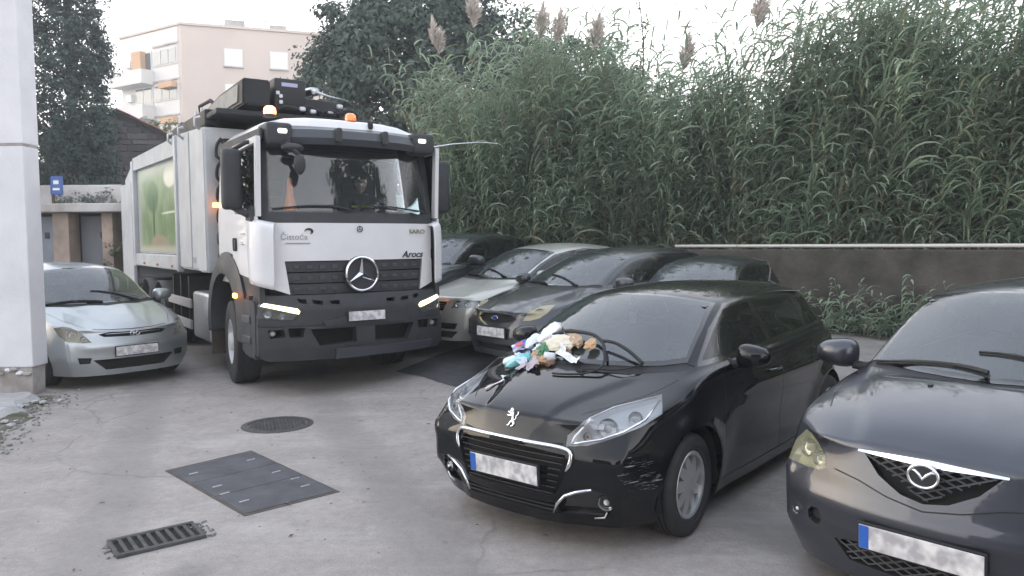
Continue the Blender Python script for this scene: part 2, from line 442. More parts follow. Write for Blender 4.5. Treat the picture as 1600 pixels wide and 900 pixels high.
def car_surface(P, level):
    bm, st = car_cage(P)
    me = bpy.data.meshes.new('cage'); bm.to_mesh(me); bm.free()
    o = bpy.data.objects.new('cage', me); COL.objects.link(o)
    mm = o.modifiers.new('m', 'MIRROR'); mm.use_axis = (False, True, False); mm.use_clip = True; mm.merge_threshold = .0005
    sm = o.modifiers.new('s', 'SUBSURF'); sm.levels = sm.render_levels = level; sm.subdivision_type = 'CATMULL_CLARK'
    bpy.context.view_layer.update()
    m2 = bpy.data.meshes.new_from_object(o.evaluated_get(bpy.context.evaluated_depsgraph_get()))
    bpy.data.objects.remove(o); bpy.data.meshes.remove(me)
    b = bmesh.new(); b.from_mesh(m2); bpy.data.meshes.remove(m2)
    bmesh.ops.recalc_face_normals(b, faces=list(b.faces))
    # wheel arch flares and car specific creases
    wr = P['R']; wb = P['wb']; sc = P.get('sculpt'); W = P['W']
    for v in b.verts:
        x, y, z = v.co; s = 1 if y > 0 else -1
        if abs(y) > W * .7 and z < .95:
            for xa in (0, -wb):
                dd = math.hypot(x - xa, z - wr)
                fl = math.exp(-((dd - wr - .05) / .07) ** 2) * .022
                v.co.y += s * fl
        if sc:
            q = sc(x, abs(y), z)
            if q: v.co.x += q[0]; v.co.y += q[1] * s; v.co.z += q[2]
    return b, st

# region ids
R_WS, R_FRIT, R_SIDE, R_SFR, R_REAR, R_HL, R_GAP, R_GR, R_LOW, R_TL, R_FOG, R_X1, R_X2, R_ARCH, R_X3, R_RFR = range(1, 17)

def wheel(name, P, loc, parent, side, style, rimmat, steer=0, n=40):
    """side: +1 outer face towards +y"""
    r = P['R']; rr = P.get('rim', r * .66); tw = .20
    w = bpy.data.objects.new(name, None); w.empty_display_size = .1; w.location = loc; w.rotation_euler = (0, 0, steer + (0 if side > 0 else math.pi)); link(w, parent)
    b = B(); t = tw / 2
    prof = [(rr * .98, -t * .8), (rr + .01, -t * .95), (r - .035, -t * 1.03), (r - .012, -t * .92)]
    for a in (-.62, -.30, .0, .30, .62):       # circumferential grooves
        prof += [(r - .001, t * (a - .13)), (r, t * (a + .07)), (r - .009, t * (a + .09)), (r - .009, t * (a + .15))]
    prof = prof[:-2] + [(r - .012, t * .92), (r - .035, t * 1.03), (rr + .035, t * 1.0), (rr + .028, t * .93), (rr + .01, t * .93), (rr * .98, t * .78)]
    lathe(b, prof, n)
    obj('tyre', b, M_RUB, w, smooth=True, angle=38)
    b = B()
    lathe(b, [(rr * .97, -t * .7), (rr, -t * .8), (rr + .004, t * .80), (rr - .006, t * .90), (rr - .022, t * .86), (rr - .03, t * .3), (rr * .9, -t * .6)], n)
    if style == 'cover':          # full plastic cover with paired twisted spokes
        for k in range(9):
            a = 2 * math.pi * k / 9
            M = Matrix.Rotation(a, 4, 'Y')
            q = [(-.020, .035), (.026, .035), (.030 + rr * .06, rr * .60), (rr * .22, rr - .02), (-rr * .02, rr - .02), (-.030, rr * .55)]
            vs = prism(b, q, 'y', t * .60, t * .80)
            for v in vs:
                rad = v.co.z / rr
                v.co.y -= .030 * (rad - .1) ** 2 - .004
                v.co = Vector((v.co.x, v.co.y, v.co.z))
            bmesh.ops.transform(b, matrix=M, verts=vs)
        lathe(b, [(0, t * .84), (.032, t * .83), (.045, t * .76), (.055, t * .55), (.055, t * .3)], 20)
    else:
        ns = 5 if style == 'five' else 7
        for k in range(ns):
            M = Matrix.Rotation(2 * math.pi * k / ns + .3, 4, 'Y')
            for q in ([(-.040, .04), (.040, .04), (.026, rr - .018), (-.026, rr - .018)],):
                vs = prism(b, q, 'y', t * .45, t * .72)
                for v in vs: v.co.y -= .02 * (1 - (v.co.z / rr)) ** 2
                bmesh.ops.transform(b, matrix=M, verts=vs)
        lathe(b, [(0, t * .62), (.035, t * .60), (.055, t * .5), (.055, t * .2)], 20)
    obj('rim', b, rimmat, w, smooth=True, angle=32)
    b = B(); lathe(b, [(0, t * .34), (rr * .93, t * .34), (rr * .93, -t * .1), (0, -t * .1)], 28)
    obj('brake_disc', b, M_DISC, w, smooth=True, angle=30)
    return w

def seat(parent, x, y, zs, m, scale=1):
    b = B()
    box(b, x - .25, x + .27, y - .24, y + .24, zs - .10, zs + .10, .05)
    M = Matrix.Translation((x - .25, y, zs + .05)) @ Matrix.Rotation(R(-14), 4, 'Y')
    box(b, -.07, .07, -.24, .24, 0, .58, .055, M); 
    box(b, -.05, .045, -.13, .13, .62, .80, .045, M)
    tube(b, [M @ Vector((0, -.06, .5)), M @ Vector((0, -.06, .66))], .007, 6); tube(b, [M @ Vector((0, .06, .5)), M @ Vector((0, .06, .66))], .007, 6)
    return obj('seat', b, m, parent, smooth=True, angle=40)

def mirror(P, parent, paint, side, x, y, z, sx=.16, sy=.20, sz=.13):
    b = B(); r = bmesh.ops.create_uvsphere(b, u_segments=20, v_segments=12, radius=1)
    for v in r['verts']:
        x_, y_, z_ = v.co
        pw = lambda q, e: math.copysign(abs(q) ** e, q)
        x_, y_, z_ = pw(x_, .8), pw(y_, .72), pw(z_, .72)
        if x_ < -.15: x_ = -.15 + (x_ + .15) * .12
        v.co = Vector((x_ * sx * .62, y_ * sy * .56, z_ * sz * .56 * (1 - .18 * (y_ * 1)) ))
        v.co.y *= 1; v.co.x -= .05 * max(0, v.co.y)
    bmesh.ops.transform(b, matrix=Matrix.Translation((x, y, z)), verts=r['verts'])
    if side < 0:
        for v in b.verts: v.co.y = -v.co.y
        bmesh.ops.reverse_faces(b, faces=list(b.faces))
    m = obj('wing_mirror', b, paint, parent, smooth=True)
    b = B(); q = [(x + .03, (y - sy * .45) * side, z - sz * .42), (x - .01, (y - sy * .75) * side, z - sz * .5), (x - .02, (y - sy * 1.15) * side, z - sz * .35)]
    tube(b, q, [.028, .03, .035], 8); obj('mirror_foot', b, M_BLK, m, smooth=True)
    b = B(); prism(b, [((y - sy * .42) * side, z - sz * .38), ((y + sy * .42) * side, z - sz * .3), ((y + sy * .42) * side, z + sz * .3), ((y - sy * .42) * side, z + sz * .4)], 'x', x - sx * .095 - .018, x - sx * .095 - .014)
    obj('mirror_glass', b, M_CHROME, m)
    return m

def plate(parent, x, z, y=0, tilt=0, w_=.52, h_=.112, blue=True, yaw=0):
    M = Matrix.Translation((x, y, z)) @ Matrix.Rotation(yaw, 4, 'Z') @ Matrix.Rotation(tilt, 4, 'Y')
    b = B(); box(b, -.012, .004, -w_ / 2 - .01, w_ / 2 + .01, -h_ / 2 - .01, h_ / 2 + .01, .003, M); fr = obj('plate_frame', b, M_BLK, parent)
    b = B(); box(b, .004, .009, -w_ / 2, w_ / 2, -h_ / 2, h_ / 2, .0015, M, seg=1); p = obj('number_plate', b, M_PLATE, parent)
    if blue:
        b = B(); box(b, .0092, .011, -w_ / 2 + .002, -w_ / 2 + .045, -h_ / 2 + .003, h_ / 2 - .003, 0, M); obj('blue_band', b, M_PLBLUE, p)
    return p

def build_car(P, pose, name, label, cat='car', group=None, level=3, paint=None, detail=True):
    """returns (root, shell cfg). local frame: x forward from front axle, y left, z up"""
    root = empty(name, (pose[0], pose[1], pose[3]), pose[2], label, cat, group)
    bm, st = car_surface(P, level); W = P['W']; wb = P['wb']; wr = P['R']
    S = Shell(bm)
    g = P.get; xk, zk, xt, zt, yt = P['xk'], P['zk'], P['xt'], P['zt'], P['yt']; xr, zr, xe, ze = P['xr'], P['zr'], P['xe'], P['ze']; s2, s3 = P['belt'][2:]
    c3, c5 = st[3], st[5]
    # windscreen
    bl = Vector(c3[5]); tl = Vector(c5[5]); top = [Vector(c5[5]), Vector(c5[6]), Vector(c5[7])]; bot = [Vector(c3[5]), Vector(c3[6]), Vector(c3[7])]
    def wspoly(ms, mb, mt):
        o = []
        bb = [Vector((p.x - mb * .8, max(0, p.y - (ms if i == 0 else 0)), p.z + mb * .55)) for i, p in enumerate(bot)]
        tt = [Vector((p.x + mt * .8, max(0, p.y - (ms if i == 0 else 0)), p.z - mt * .5)) for i, p in enumerate(top)]
        midp = Vector(st[4][5]); midp.y -= ms
        def qd(a, b_, c, n=4): return [a * ((1 - t) * (1 - 2 * t)) + b_ * (4 * t * (1 - t)) + c * (t * (2 * t - 1)) for t in [i / n for i in range(n + 1)]]
        bb = qd(bb[2], bb[1], bb[0]); tt = qd(tt[0], tt[1], tt[2])
        half = bb + [midp] + tt
        mir = [Vector((p.x, -p.y, p.z)) for p in half[1:-1]][::-1]
        return half + mir
    dws = Vector((-(zt - zk), 0, (xt - xk))).normalized()   # roughly into the glass
    dws = Vector((-.62, 0, -.78))
    up = lambda c: c.z > zk - .12
    S.cut(wspoly(.055, .060, .040), dws, R_WS, up)
    S.cut(wspoly(.028, .015, .012), dws, R_FRIT, up)
    # cowl strip
    cw = [(p.x + .075, p.y, p.z) for p in bot[::-1]] + [(bot[0].x + .0, bot[0].y + .03, bot[0].z)]
    cw = cw + [(x, -y, z) for x, y, z in cw[1:]][::-1]
    S.cut([Vector(p) for p in cw], (0, 0, -1), R_X3, lambda c: c.x < xk + .12 and c.z > zk - .14 and c.x > xk - .6)
    # side glass outline: bottom follows the belt, top follows the rail
    def zbelt(x): return lerp(s2, s3, (x - (xk - .16)) / ((xe + .42) - (xk - .16))) + .045
    rail = [Vector(st[i][5]) for i in range(3, 9)]
    def zrail(x):
        for a, b_ in zip(rail, rail[1:]):
            if b_.x <= x <= a.x: return lerp(a.z, b_.z, (x - a.x) / (b_.x - a.x))
        return rail[0].z if x > rail[0].x else rail[-1].z
    def sglass(xa, xb, m, fa=0, fb=0, mt=None):
        """convex-ish polygon between xa (front) and xb (rear)"""
        mt = m if mt is None else mt
        n = 7; t = []; b_ = []
        for i in range(n + 1):
            x = lerp(xa, xb, i / n); t.append((x, 0, max(zrail(x) - mt - .01, zbelt(x) + m + .005))); b_.append((x, 0, zbelt(x) + m))
        t[0] = (xa + 0, 0, t[0][2])
        poly = b_ + t[::-1]
        return poly
    sp = lambda c: c.y > .3 and c.z > s2 - .05
    # A pillar line limits the front of the first pane
    pil = g('pillars', (-1.5,)); xa0 = g('xa0', xk - sw_(P) - .12); xz = g('xz', xr + .12)
    segs = []; cur = xa0
    for p in pil: segs.append((cur, p + .03)); cur = p - .05
    segs.append((cur, xz))
    for i, (a, b_) in enumerate(segs):
        S.msym(sglass(a, b_, .022, mt=.04), (0, -1, 0), R_SIDE, sp)
    S.msym(sglass(xa0 + .08, xz - .035, -.004, mt=.008), (0, -1, 0), R_SFR, sp)
    # rear window
    rw = [(xr - .04, yt * .72, zr - .08), (xe + .14, W * .62, ze + .07)]
    q = [Vector(rw[0]), Vector(rw[1])]; q += [Vector((p.x, -p.y, p.z)) for p in q[::-1]]
    S.cut(q, (.75, 0, -.5), R_REAR, lambda c: c.x < xr + .1 and c.z > ze - .1, mind=0)
    # wheel arches
    for xa in (0, -wb):
        ar = wr + .048; poly = [(xa + ar * math.cos(a), 0, wr + .01 + ar * math.sin(a)) for a in [R(-38 + i * (256 / 20)) for i in range(21)]]
        S.msym(poly, (0, -1, 0), R_ARCH, lambda c: c.y > .45 and c.z < .95, mind=-.3)
    if P.get('cuts'): P['cuts'](S, st)
    # door lines
    if detail:
        for x, z0, z1 in g('doors', ()):
            S.line([(x, 0, z0), (x, 0, (z0 + z1) / 2), (x - .02, 0, z1)], (0, -1, 0), .006, R_GAP, pred=lambda c: c.y > .5 and c.z < s3 + .1)
        S.line([(-.42, 0, .245), (-wb + .42, 0, .25)], (0, -1, 0), .010, R_GAP, pred=lambda c: c.y > .5)
        # bonnet shut lines
        hl = g('hoodline')
        if hl: S.line(hl, (0, 0, -1), .006, R_GAP, pred=lambda c: c.x > xk - .45)
    for f in S.bm.faces:
        if f[S.lay] == R_GAP: f.material_index = 1
    bmesh.ops.delete(S.bm, geom=[f for f in S.bm.faces if f[S.lay] == R_ARCH], context='FACES')
    gl = g('glass', M_GLASS)
    o = S.take(R_WS, 'windscreen', gl, root)
    S.take(R_FRIT, 'windscreen_border', M_PIANO, root)
    S.take(R_X3, 'cowl_panel', M_BLK, root, off=-.004)
    for sd_ in (1, -1):
        # one mesh per pane
        for i, (a, b_) in enumerate(segs):
            fs = [f for f in S.bm.faces if f[S.lay] == R_SIDE and f.calc_center_median().y * sd_ > 0 and b_ - .02 < f.calc_center_median().x < a + .02]
            for f in fs: f[S.lay] = 90
            S.take(90, 'side_window', g('glass_side', M_GLASSS), root)
        S.take(R_SFR, 'window_frame', M_PIANO, root, side=sd_)
    S.take(R_REAR, 'rear_window', M_GLASSS, root)
    if P.get('parts'): P['parts'](S, root, st)
    # bodywork with the paint
    S.finish('body', [paint, M_GAP], root)
    # underside and wheel housings
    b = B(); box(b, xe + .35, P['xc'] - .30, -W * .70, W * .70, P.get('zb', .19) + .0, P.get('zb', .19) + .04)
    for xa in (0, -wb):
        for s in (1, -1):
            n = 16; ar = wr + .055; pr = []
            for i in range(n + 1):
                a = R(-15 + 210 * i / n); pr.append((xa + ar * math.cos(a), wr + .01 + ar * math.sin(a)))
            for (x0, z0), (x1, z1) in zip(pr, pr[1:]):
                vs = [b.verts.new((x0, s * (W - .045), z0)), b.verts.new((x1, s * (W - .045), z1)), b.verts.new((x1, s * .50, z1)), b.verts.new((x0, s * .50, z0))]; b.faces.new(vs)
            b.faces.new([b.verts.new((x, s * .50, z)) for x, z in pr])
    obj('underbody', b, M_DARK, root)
    tr = g('track', W - .13)
    for xa, s in ((0, 1), (0, -1), (-wb, 1), (-wb, -1)):
        wheel('wheel', P, (xa, s * tr, wr), root, s, g('wheelstyle', 'cover'), g('rimmat', M_RIM), steer=g('steer', 0) if xa == 0 else 0)
    # cabin
    sc_ = g('seatmat', M_SEAT)
    for s in (1, -1): seat(root, xt - .33, s * .36, .50 + g('seatup', 0), sc_)
    b = B(); xb_ = lerp(xt, xr, .72)
    box(b, xb_ - .2, xb_ + .25, -.6, .6, .42, .56, .05); box(b, xb_ - .32, xb_ - .18, -.6, .6, .5, 1.02, .05); box(b, xb_ - .30, xb_ - .2, -.42, -.2, 1.02, 1.16, .03); box(b, xb_ - .30, xb_ - .2, .2, .42, 1.02, 1.16, .03)
    obj('rear_bench', b, sc_, root, smooth=True, angle=40)
    b = B(); box(b, xt + .12, xk - .10 - .12, -W * .82, W * .82, .66, zk - .075, .05); box(b, xe + .3, xk - .3, -W * .85, W * .85, .30, .36)
    obj('dashboard', b, M_DASH, root, smooth=True, angle=40)
    b = B(); r = []
    M = Matrix.Translation((xt + .07, .36, zk - .10)) @ Matrix.Rotation(R(62), 4, 'Y')
    tube(b, [M @ Vector((.18 * math.cos(a), .18 * math.sin(a), 0)) for a in [2 * math.pi * i / 24 for i in range(25)]], .014, 6, cap=False)
    tube(b, [M @ Vector((-.17, 0, 0)), M @ Vector((.17, 0, 0))], .02, 6); tube(b, [M @ Vector((0, 0, 0)), M @ Vector((0, 0, .25))], .03, 6)
    obj('steering_wheel', b, M_DASH, root, smooth=True)
    b = B(); box(b, xt + .02, xt + .05, -.11, .11, zt - .17, zt - .11, .012); tube(b, [(xt + .05, 0, zt - .14), (xt + .06, 0, zt - .055)], .01, 6)
    obj('interior_mirror', b, M_DASH, root)
    b = B(); bx = B()
    # headlining
    n = 8
    pts = []
    for i in range(n + 1):
        x = lerp(xt - .02, xr + .15, i / n); t = S.hit((x, 0, 2.5), (0, 0, -1)); z = (t.z if t else zt) - .045
        pts.append([b.verts.new((x, y, z - abs(y) ** 2 * .12)) for y in (-yt * .93, -yt * .5, 0, yt * .5, yt * .93)])
    for i in range(n):
        for k in range(4): b.faces.new((pts[i][k], pts[i][k + 1], pts[i + 1][k + 1], pts[i + 1][k]))
    obj('headlining', b, mat('headlining', (.16, .16, .155), .9), root)
    ms = g('mirror')
    if ms:
        for s in (1, -1): mirror(P, root, paint if g('mirror_paint', True) else M_BLK, s, *ms)
    for (x, z) in g('handles', ()):
        for s in (1, -1):
            t = S.hit((x, s * 2, z), (0, -s, 0))
            if t:
                b = B(); y = t.y
                tube(b, [(x + .09, y - s * .005, z), (x + .07, y + s * .028, z), (x - .07, y + s * .030, z + .004), (x - .09, y - s * .005, z + .004)], .012, 8)
                obj('door_handle', b, g('handlemat', paint), root, smooth=True)
    wp = g('wipers')
    if wp:
        for (x0, y0, x1, y1) in wp:
            b = B(); d = Vector((-.62, 0, -.78)).normalized(); pts = []
            for i in range(8):
                t = i / 7; x = lerp(x0, x1, t); y = lerp(y0, y1, t); h = S.hit((x, y, 2.2), (0, 0, -1))
                pts.append(Vector((x, y, (h.z if h else zk))) + Vector((.3, 0, .6)) * .02)
            tube(b, pts, [.012] * 2 + [.009] * 4 + [.006] * 2, 6)
            tube(b, [p + Vector((-.002, 0, -.012)) for p in pts[2:]], .006, 6)
            obj('wiper', b, M_BLK, root)
    return root, S, st
def sw_(P): return P.get('sweep', .28)
def tail_lamps(S, root, P):
    W = P['W']; xe = P['xe']; ze = P['ze']
    S.msym([(xe + .2, W * .99, ze - .02), (xe + .2, W * .55, ze - .03), (xe, W * .6, ze - .22), (xe, W * 1.0, ze - .2)], (1, -.55, 0), R_TL, lambda c: c.x < xe + .5 and c.y > .3)
    for s in (1, -1): S.take(R_TL, 'tail_lamp', M_REDL, root, side=s, off=.003)

# ------------------------------------------------------------------ paints
def paint(name, col, metal=.0, rough=.28, coat=1.0, dust=.0, fl=.1):
    m = mat(name, col, rough, metal=metal, coat=coat, spec=.02 if metal < .1 else .5, noise_amt=fl, noise_scale=2.2, rvar=.12, twoside=(.02, .02, .021))
    n = m.node_tree; L = n.links; p = n.nodes['Principled BSDF']
    # clear coat carries a faint orange peel and thin dust
    tc = n.nodes['Texture Coordinate']; t = n.nodes.new('ShaderNodeTexNoise'); t.inputs['Scale'].default_value = 9; t.inputs['Detail'].default_value = 2
    L.new(tc.outputs['Object'], t.inputs['Vector']); b = n.nodes.new('ShaderNodeBump'); b.inputs['Strength'].default_value = .05; b.inputs['Distance'].default_value = .01
    L.new(t.outputs['Fac'], b.inputs['Height']); L.new(b.outputs[0], p.inputs['Coat Normal'])
    if metal < .1: p.inputs['Coat IOR'].default_value = 1.42
    if dust:
        t2 = n.nodes.new('ShaderNodeTexNoise'); t2.inputs['Scale'].default_value = 60; t2.inputs['Detail'].default_value = 8; L.new(tc.outputs['Object'], t2.inputs['Vector'])
        q = n.nodes.new('ShaderNodeMapRange'); L.new(t2.outputs['Fac'], q.inputs[0]); q.inputs[1].default_value = .45; q.inputs[2].default_value = .75; q.inputs[3].default_value = .03; q.inputs[4].default_value = .03 + dust
        L.new(q.outputs[0], p.inputs['Coat Roughness'])
    return m
P_BLACK = paint('black car paint', (.004, .0045, .006), .0, .34, 1, .06)
P_NAVY = paint('dark blue grey metallic paint', (.033, .037, .050), .6, .38, 1, .12)
P_SILV = paint('silver blue metallic paint', (.40, .43, .445), .75, .36, .8, .1)
P_CHAMP = paint('pale green silver metallic paint', (.50, .50, .46), .6, .38, .8, .15)
P_FORD = paint('charcoal car paint', (.022, .024, .030), .4, .38, 1, .25)
P_DK3 = paint('dark slate car paint', (.03, .035, .04), .4, .35, 1, .15)

def lamp_unit(S, rid, root, side, depth, lens, name='headlight', housing=None):
    hb = S.take(rid, 'lamp_housing', housing or M_HOUS, root, side=side, extrude=depth, copy=True)
    # housing becomes a real bowl: drop the outer skin faces that coincide with the lens
    o = S.take(rid, name, lens, root, side=side, off=.001)
    if hb and o:
        bm = bmesh.new(); bm.from_mesh(hb.data); bm.normal_update()
        kill = [f for f in bm.faces if all(S.bvh.find_nearest(v.co)[3] < .0045 for v in f.verts)]
        bmesh.ops.delete(bm, geom=kill, context='FACES'); bm.to_mesh(hb.data); bm.free(); hb.parent = o
        return o
    return o
def bowl_on(S, parent, p, d, r, inset=.012, **k):
    # bowl sunk just behind the lamp lens, found along direction d
    d = Vector(d).normalized(); h = S.hit(Vector(p) - d * .6, d)
    if h is None: return None
    n_ = S.nrm(h); return bowl(parent, h - n_ * inset + d * inset, (-d * .75 + n_ * .25), r, **k)
def bowl(parent, c, d, r, mats=(None, None), name='reflector', depth=.03):
    """round reflector bowl with a bulb, opening along d"""
    d = Vector(d).normalized(); M = Matrix.Translation(c) @ d.to_track_quat('Y', 'Z').to_matrix().to_4x4()
    b = B(); lathe(b, [(r, 0), (r * .96, -depth * .15), (r * .8, -depth * .7), (r * .3, -depth), (0, -depth)], 20, M)
    o = obj(name, b, mats[0] or M_REFL, parent, smooth=True, angle=40)
    b = B(); lathe(b, [(0, depth * .1), (r * .28, -depth * .05), (r * .38, -depth * .35), (r * .38, -depth * .9)], 16, M)
    obj('bulb', b, mats[1] or M_BULB, o if parent is None else parent, smooth=True)
    return o
def strip_on(S, root, pts, d, w_, th, material, name, parent=None, off=.0):
    """raised bar that follows the surface"""
    b = B(); d = Vector(d).normalized(); P_ = []
    for p in pts:
        h = S.hit(Vector(p) - d * 1.0, d)
        if h: P_.append(h + S.nrm(h) * (th * .3 + off))
    if len(P_) > 1: tube(b, P_, [w_ * .5 * (1 if 0 < i < len(P_) - 1 else .7) for i in range(len(P_))], 8)
    return obj(name, b, material, parent or root, smooth=True)

# ================================================================== black hatchback with the rubbish
def pug_sculpt(x, y, z):
    dz = dx = dy = 0
    if z > .60 and x > .0 - .1 and y < .75:
        yl = lerp(.24, .50, sstep((.72 - x) / .85)); f = sstep((yl - y) / .035 + .5); k = sstep((.80 - x) / .25) * sstep((x + .02) / .12)
        dz += .013 * f * k
    if x > .3:                                    # fold above the fog lamp
        dx += .016 * math.exp(-((z - .56) / .045) ** 2) * sstep((y - .40) / .2)
        if z < .40 and y > .3: dx -= .02 * sstep((.40 - z) / .1) * sstep((y - .35) / .12)
    if -2.4 < x < -.4 and y > .6:                 # door scallop and shoulder line
        f = sstep((-.4 - x) / .3) * sstep((x + 2.5) / .4)
        dy += (.010 * math.exp(-((z - .80) / .03) ** 2) - .022 * math.exp(-((z - .52) / .13) ** 2)) * f
    return (dx, dy, dz)
PX = dict(hl=[(.665, .385, .615), (.62, .365, .665), (.53, .45, .765), (.43, .56, .835), (.215, .755, .90), (.30, .80, .80), (.42, .735, .735), (.55, .60, .665), (.62, .50, .63)])
CAMD = (-.81, -.52, -.27)
def pug_cuts(S, st):
    S.msym(PX['hl'], CAMD, R_HL, lambda c: c.y > .2 and c.x > .05, mind=.02)
    f = lambda c: c.x > .5
    S.cut([(1, y, z) for y, z in [(-.40, .575), (-.43, .50), (-.34, .33), (.34, .33), (.43, .50), (.40, .575), (.2, .592), (0, .596), (-.2, .592)]], (-1, 0, 0), R_GR, f)
    S.cut([(1, y, z) for y, z in [(-.40, .29), (-.36, .225), (.36, .225), (.40, .29)]], (-1, 0, 0), R_LOW, f)
    S.msym([(1, y, z) for y, z in [(.44, .245), (.49, .345), (.66, .405), (.765, .385), (.80, .30), (.77, .245)]], (-1, -.35, 0), R_FOG, lambda c: c.x > .3 and c.y > .1)
    # scuffed corner of the bumper
    S.cut([(.55, .70, .60), (.42, .80, .56), (.36, .84, .44), (.40, .80, .38), (.55, .72, .40), (.60, .66, .50)], (-.6, -.75, 0), R_X1, lambda c: c.y > .4)
    S.line([(.72, 0, .62), (.70, .25, .625), (.66, .38, .635)], (-1, 0, 0), .009, R_GAP, pred=lambda c: c.x > .4)
def pug_parts(S, root, st):
    for s in (1, -1):
        o = lamp_unit(S, R_HL, root, s, .045, M_LENS)
        dd = (CAMD[0], CAMD[1] * s, CAMD[2])
        bowl_on(S, o, (.50, s * .56, .71), dd, .060); bowl_on(S, o, (.38, s * .67, .775), dd, .042); bowl_on(S, o, (.575, s * .465, .665), dd, .026, mats=(M_REFL, M_AMBER))
        for q, w__, mm in (([(.62, .395, .622), (.60, .44, .632), (.53, .535, .650), (.45, .625, .690), (.36, .715, .755), (.25, .760, .865)], .017, M_CHROME), ([(.62, .395, .622), (.60, .40, .655), (.56, .425, .70), (.53, .45, .735)], .012, M_WHITEST), ([(.53, .45, .755), (.43, .555, .825), (.25, .745, .885)], .008, M_DCHROME)):
            strip_on(S, o, [(x, s * y, z) for x, y, z in q], dd, w__, .01, mm, 'light_guide', off=.001)
        fg = S.take(R_FOG, 'fog_lamp_surround', M_PIANO, root, side=s, extrude=.035)
        bowl_on(S, fg, (.66, s * .635, .315), (-.9, -s * .35, 0), .046, inset=.010, name='fog_lamp')
        strip_on(S, root, [(1, s * y, z) for y, z in [(.415, .235), (.44, .29), (.49, .345), (.57, .378), (.66, .402)]], (-1, -.3 * s, 0), .020, .012, M_CHROME, 'fog_lamp_trim')
        strip_on(S, root, [(1, s * y, z) for y, z in [(.80, .27), (.785, .235), (.72, .225)]], (-1, -.45 * s, 0), .012, .01, M_DCHROME, 'lower_trim')
    gr = S.take(R_GR, 'grille_recess', M_DARK, root, extrude=.05)
    S.take(R_LOW, 'lower_intake', M_DARK, root, extrude=.05)
    S.take(R_X1, 'scuffed_paint', scuff_mat(), root)['label'] = 'white scrapes in the black paint'
    for i in range(7):
        z = .345 + i * .036; yw = lerp(.33, .40, i / 6)
        b = B(); tube(b, [(.735 - (y / .5) ** 2 * .035, y, z) for y in [yw * t for t in (-1, -.6, -.2, .2, .6, 1)]], .005, 5)
        obj('grille_bar', b, M_PIANO, gr)
    for zz in (.248, .270): 
        b = B(); tube(b, [(.73 - (y / .5) ** 2 * .035, y, zz) for y in (-.36, -.2, 0, .2, .36)], .005, 5); obj('intake_bar', b, M_BLK, root)
    # chrome grille frame: a broad arch with both ends turned down
    q = [(-.415, .49), (-.44, .54), (-.432, .600), (-.36, .618), (-.2, .622), (0, .624), (.2, .622), (.36, .618), (.432, .600), (.44, .54), (.415, .49)]
    b = B(); pp = []
    for i, (y, z) in enumerate(q):
        h = S.hit((2, y, z), (-1, 0, 0)); pp.append(((h.x if h else .72) + .010, y, z))
    tube(b, cat_path(pp, 3), [.008] * 2 + [.0135] * (len(cat_path(pp, 3)) - 4) + [.008] * 2, 10); obj('chrome_grille_frame', b, M_CHROME, root, smooth=True)
    b = B(); box(b, .755, .765, -.12, .12, .603, .622, .002); obj('name_strip', b, M_DARK, root)
    # rampant lion badge
    h = S.hit((1.2, 0, .735 + .5 * .2), (-1, 0, -.2)); n_ = S.nrm(h); ex = Vector((0, 1, 0)); ey = n_.cross(ex); b = B()
    for q, rr_ in (([(.010, -.022, 0), (.006, .0, 0), (-.002, .022, 0), (-.006, .034, 0)], [.010, .009, .012, .010]), ([(-.006, .036, 0), (-.012, .046, 0), (-.024, .048, 0)], [.011, .012, .006]), ([(-.012, .040, 0), (-.026, .038, 0)], [.007, .003]),
                   ([(-.002, .026, 0), (-.022, .026, 0), (-.040, .034, 0)], [.008, .006, .005]), ([(-.002, .016, 0), (-.022, .010, 0), (-.040, .012, 0)], [.008, .006, .005]),
                   ([(.010, -.020, 0), (-.006, -.030, 0), (-.010, -.046, 0), (-.026, -.050, 0)], [.010, .008, .006, .004]), ([(.012, -.020, 0), (.024, -.034, 0), (.018, -.048, 0), (.004, -.053, 0)], [.010, .008, .006, .004]),
                   ([(.014, -.014, 0), (.030, -.006, 0), (.028, .012, 0), (.040, .024, 0), (.036, .040, 0)], [.004, .0035, .0035, .004, .006])):
        tube(b, cat_path(q, 3), [rr_[min(len(rr_) - 1, i // 3)] for i in range(3 * (len(q) - 1) + 1)], 6)
    for v in b.verts: v.co.z = v.co.z * .55 + .004
    bmesh.ops.transform(b, matrix=frameM(h, ex, ey), verts=b.verts); obj('lion_badge', b, M_CHROME, root, smooth=True)
    plate(root, .775, .445, tilt=R(4))
    tail_lamps(S, root, P_PUG)
    # strap of sensor and sticker behind the glass
    b = B(); box(b, -.70, -.695, -.03, .03, 1.18, 1.33, .004, Matrix.Rotation(R(0), 4, 'Y')); obj('hanging_card', b, M_WHITEST, root)
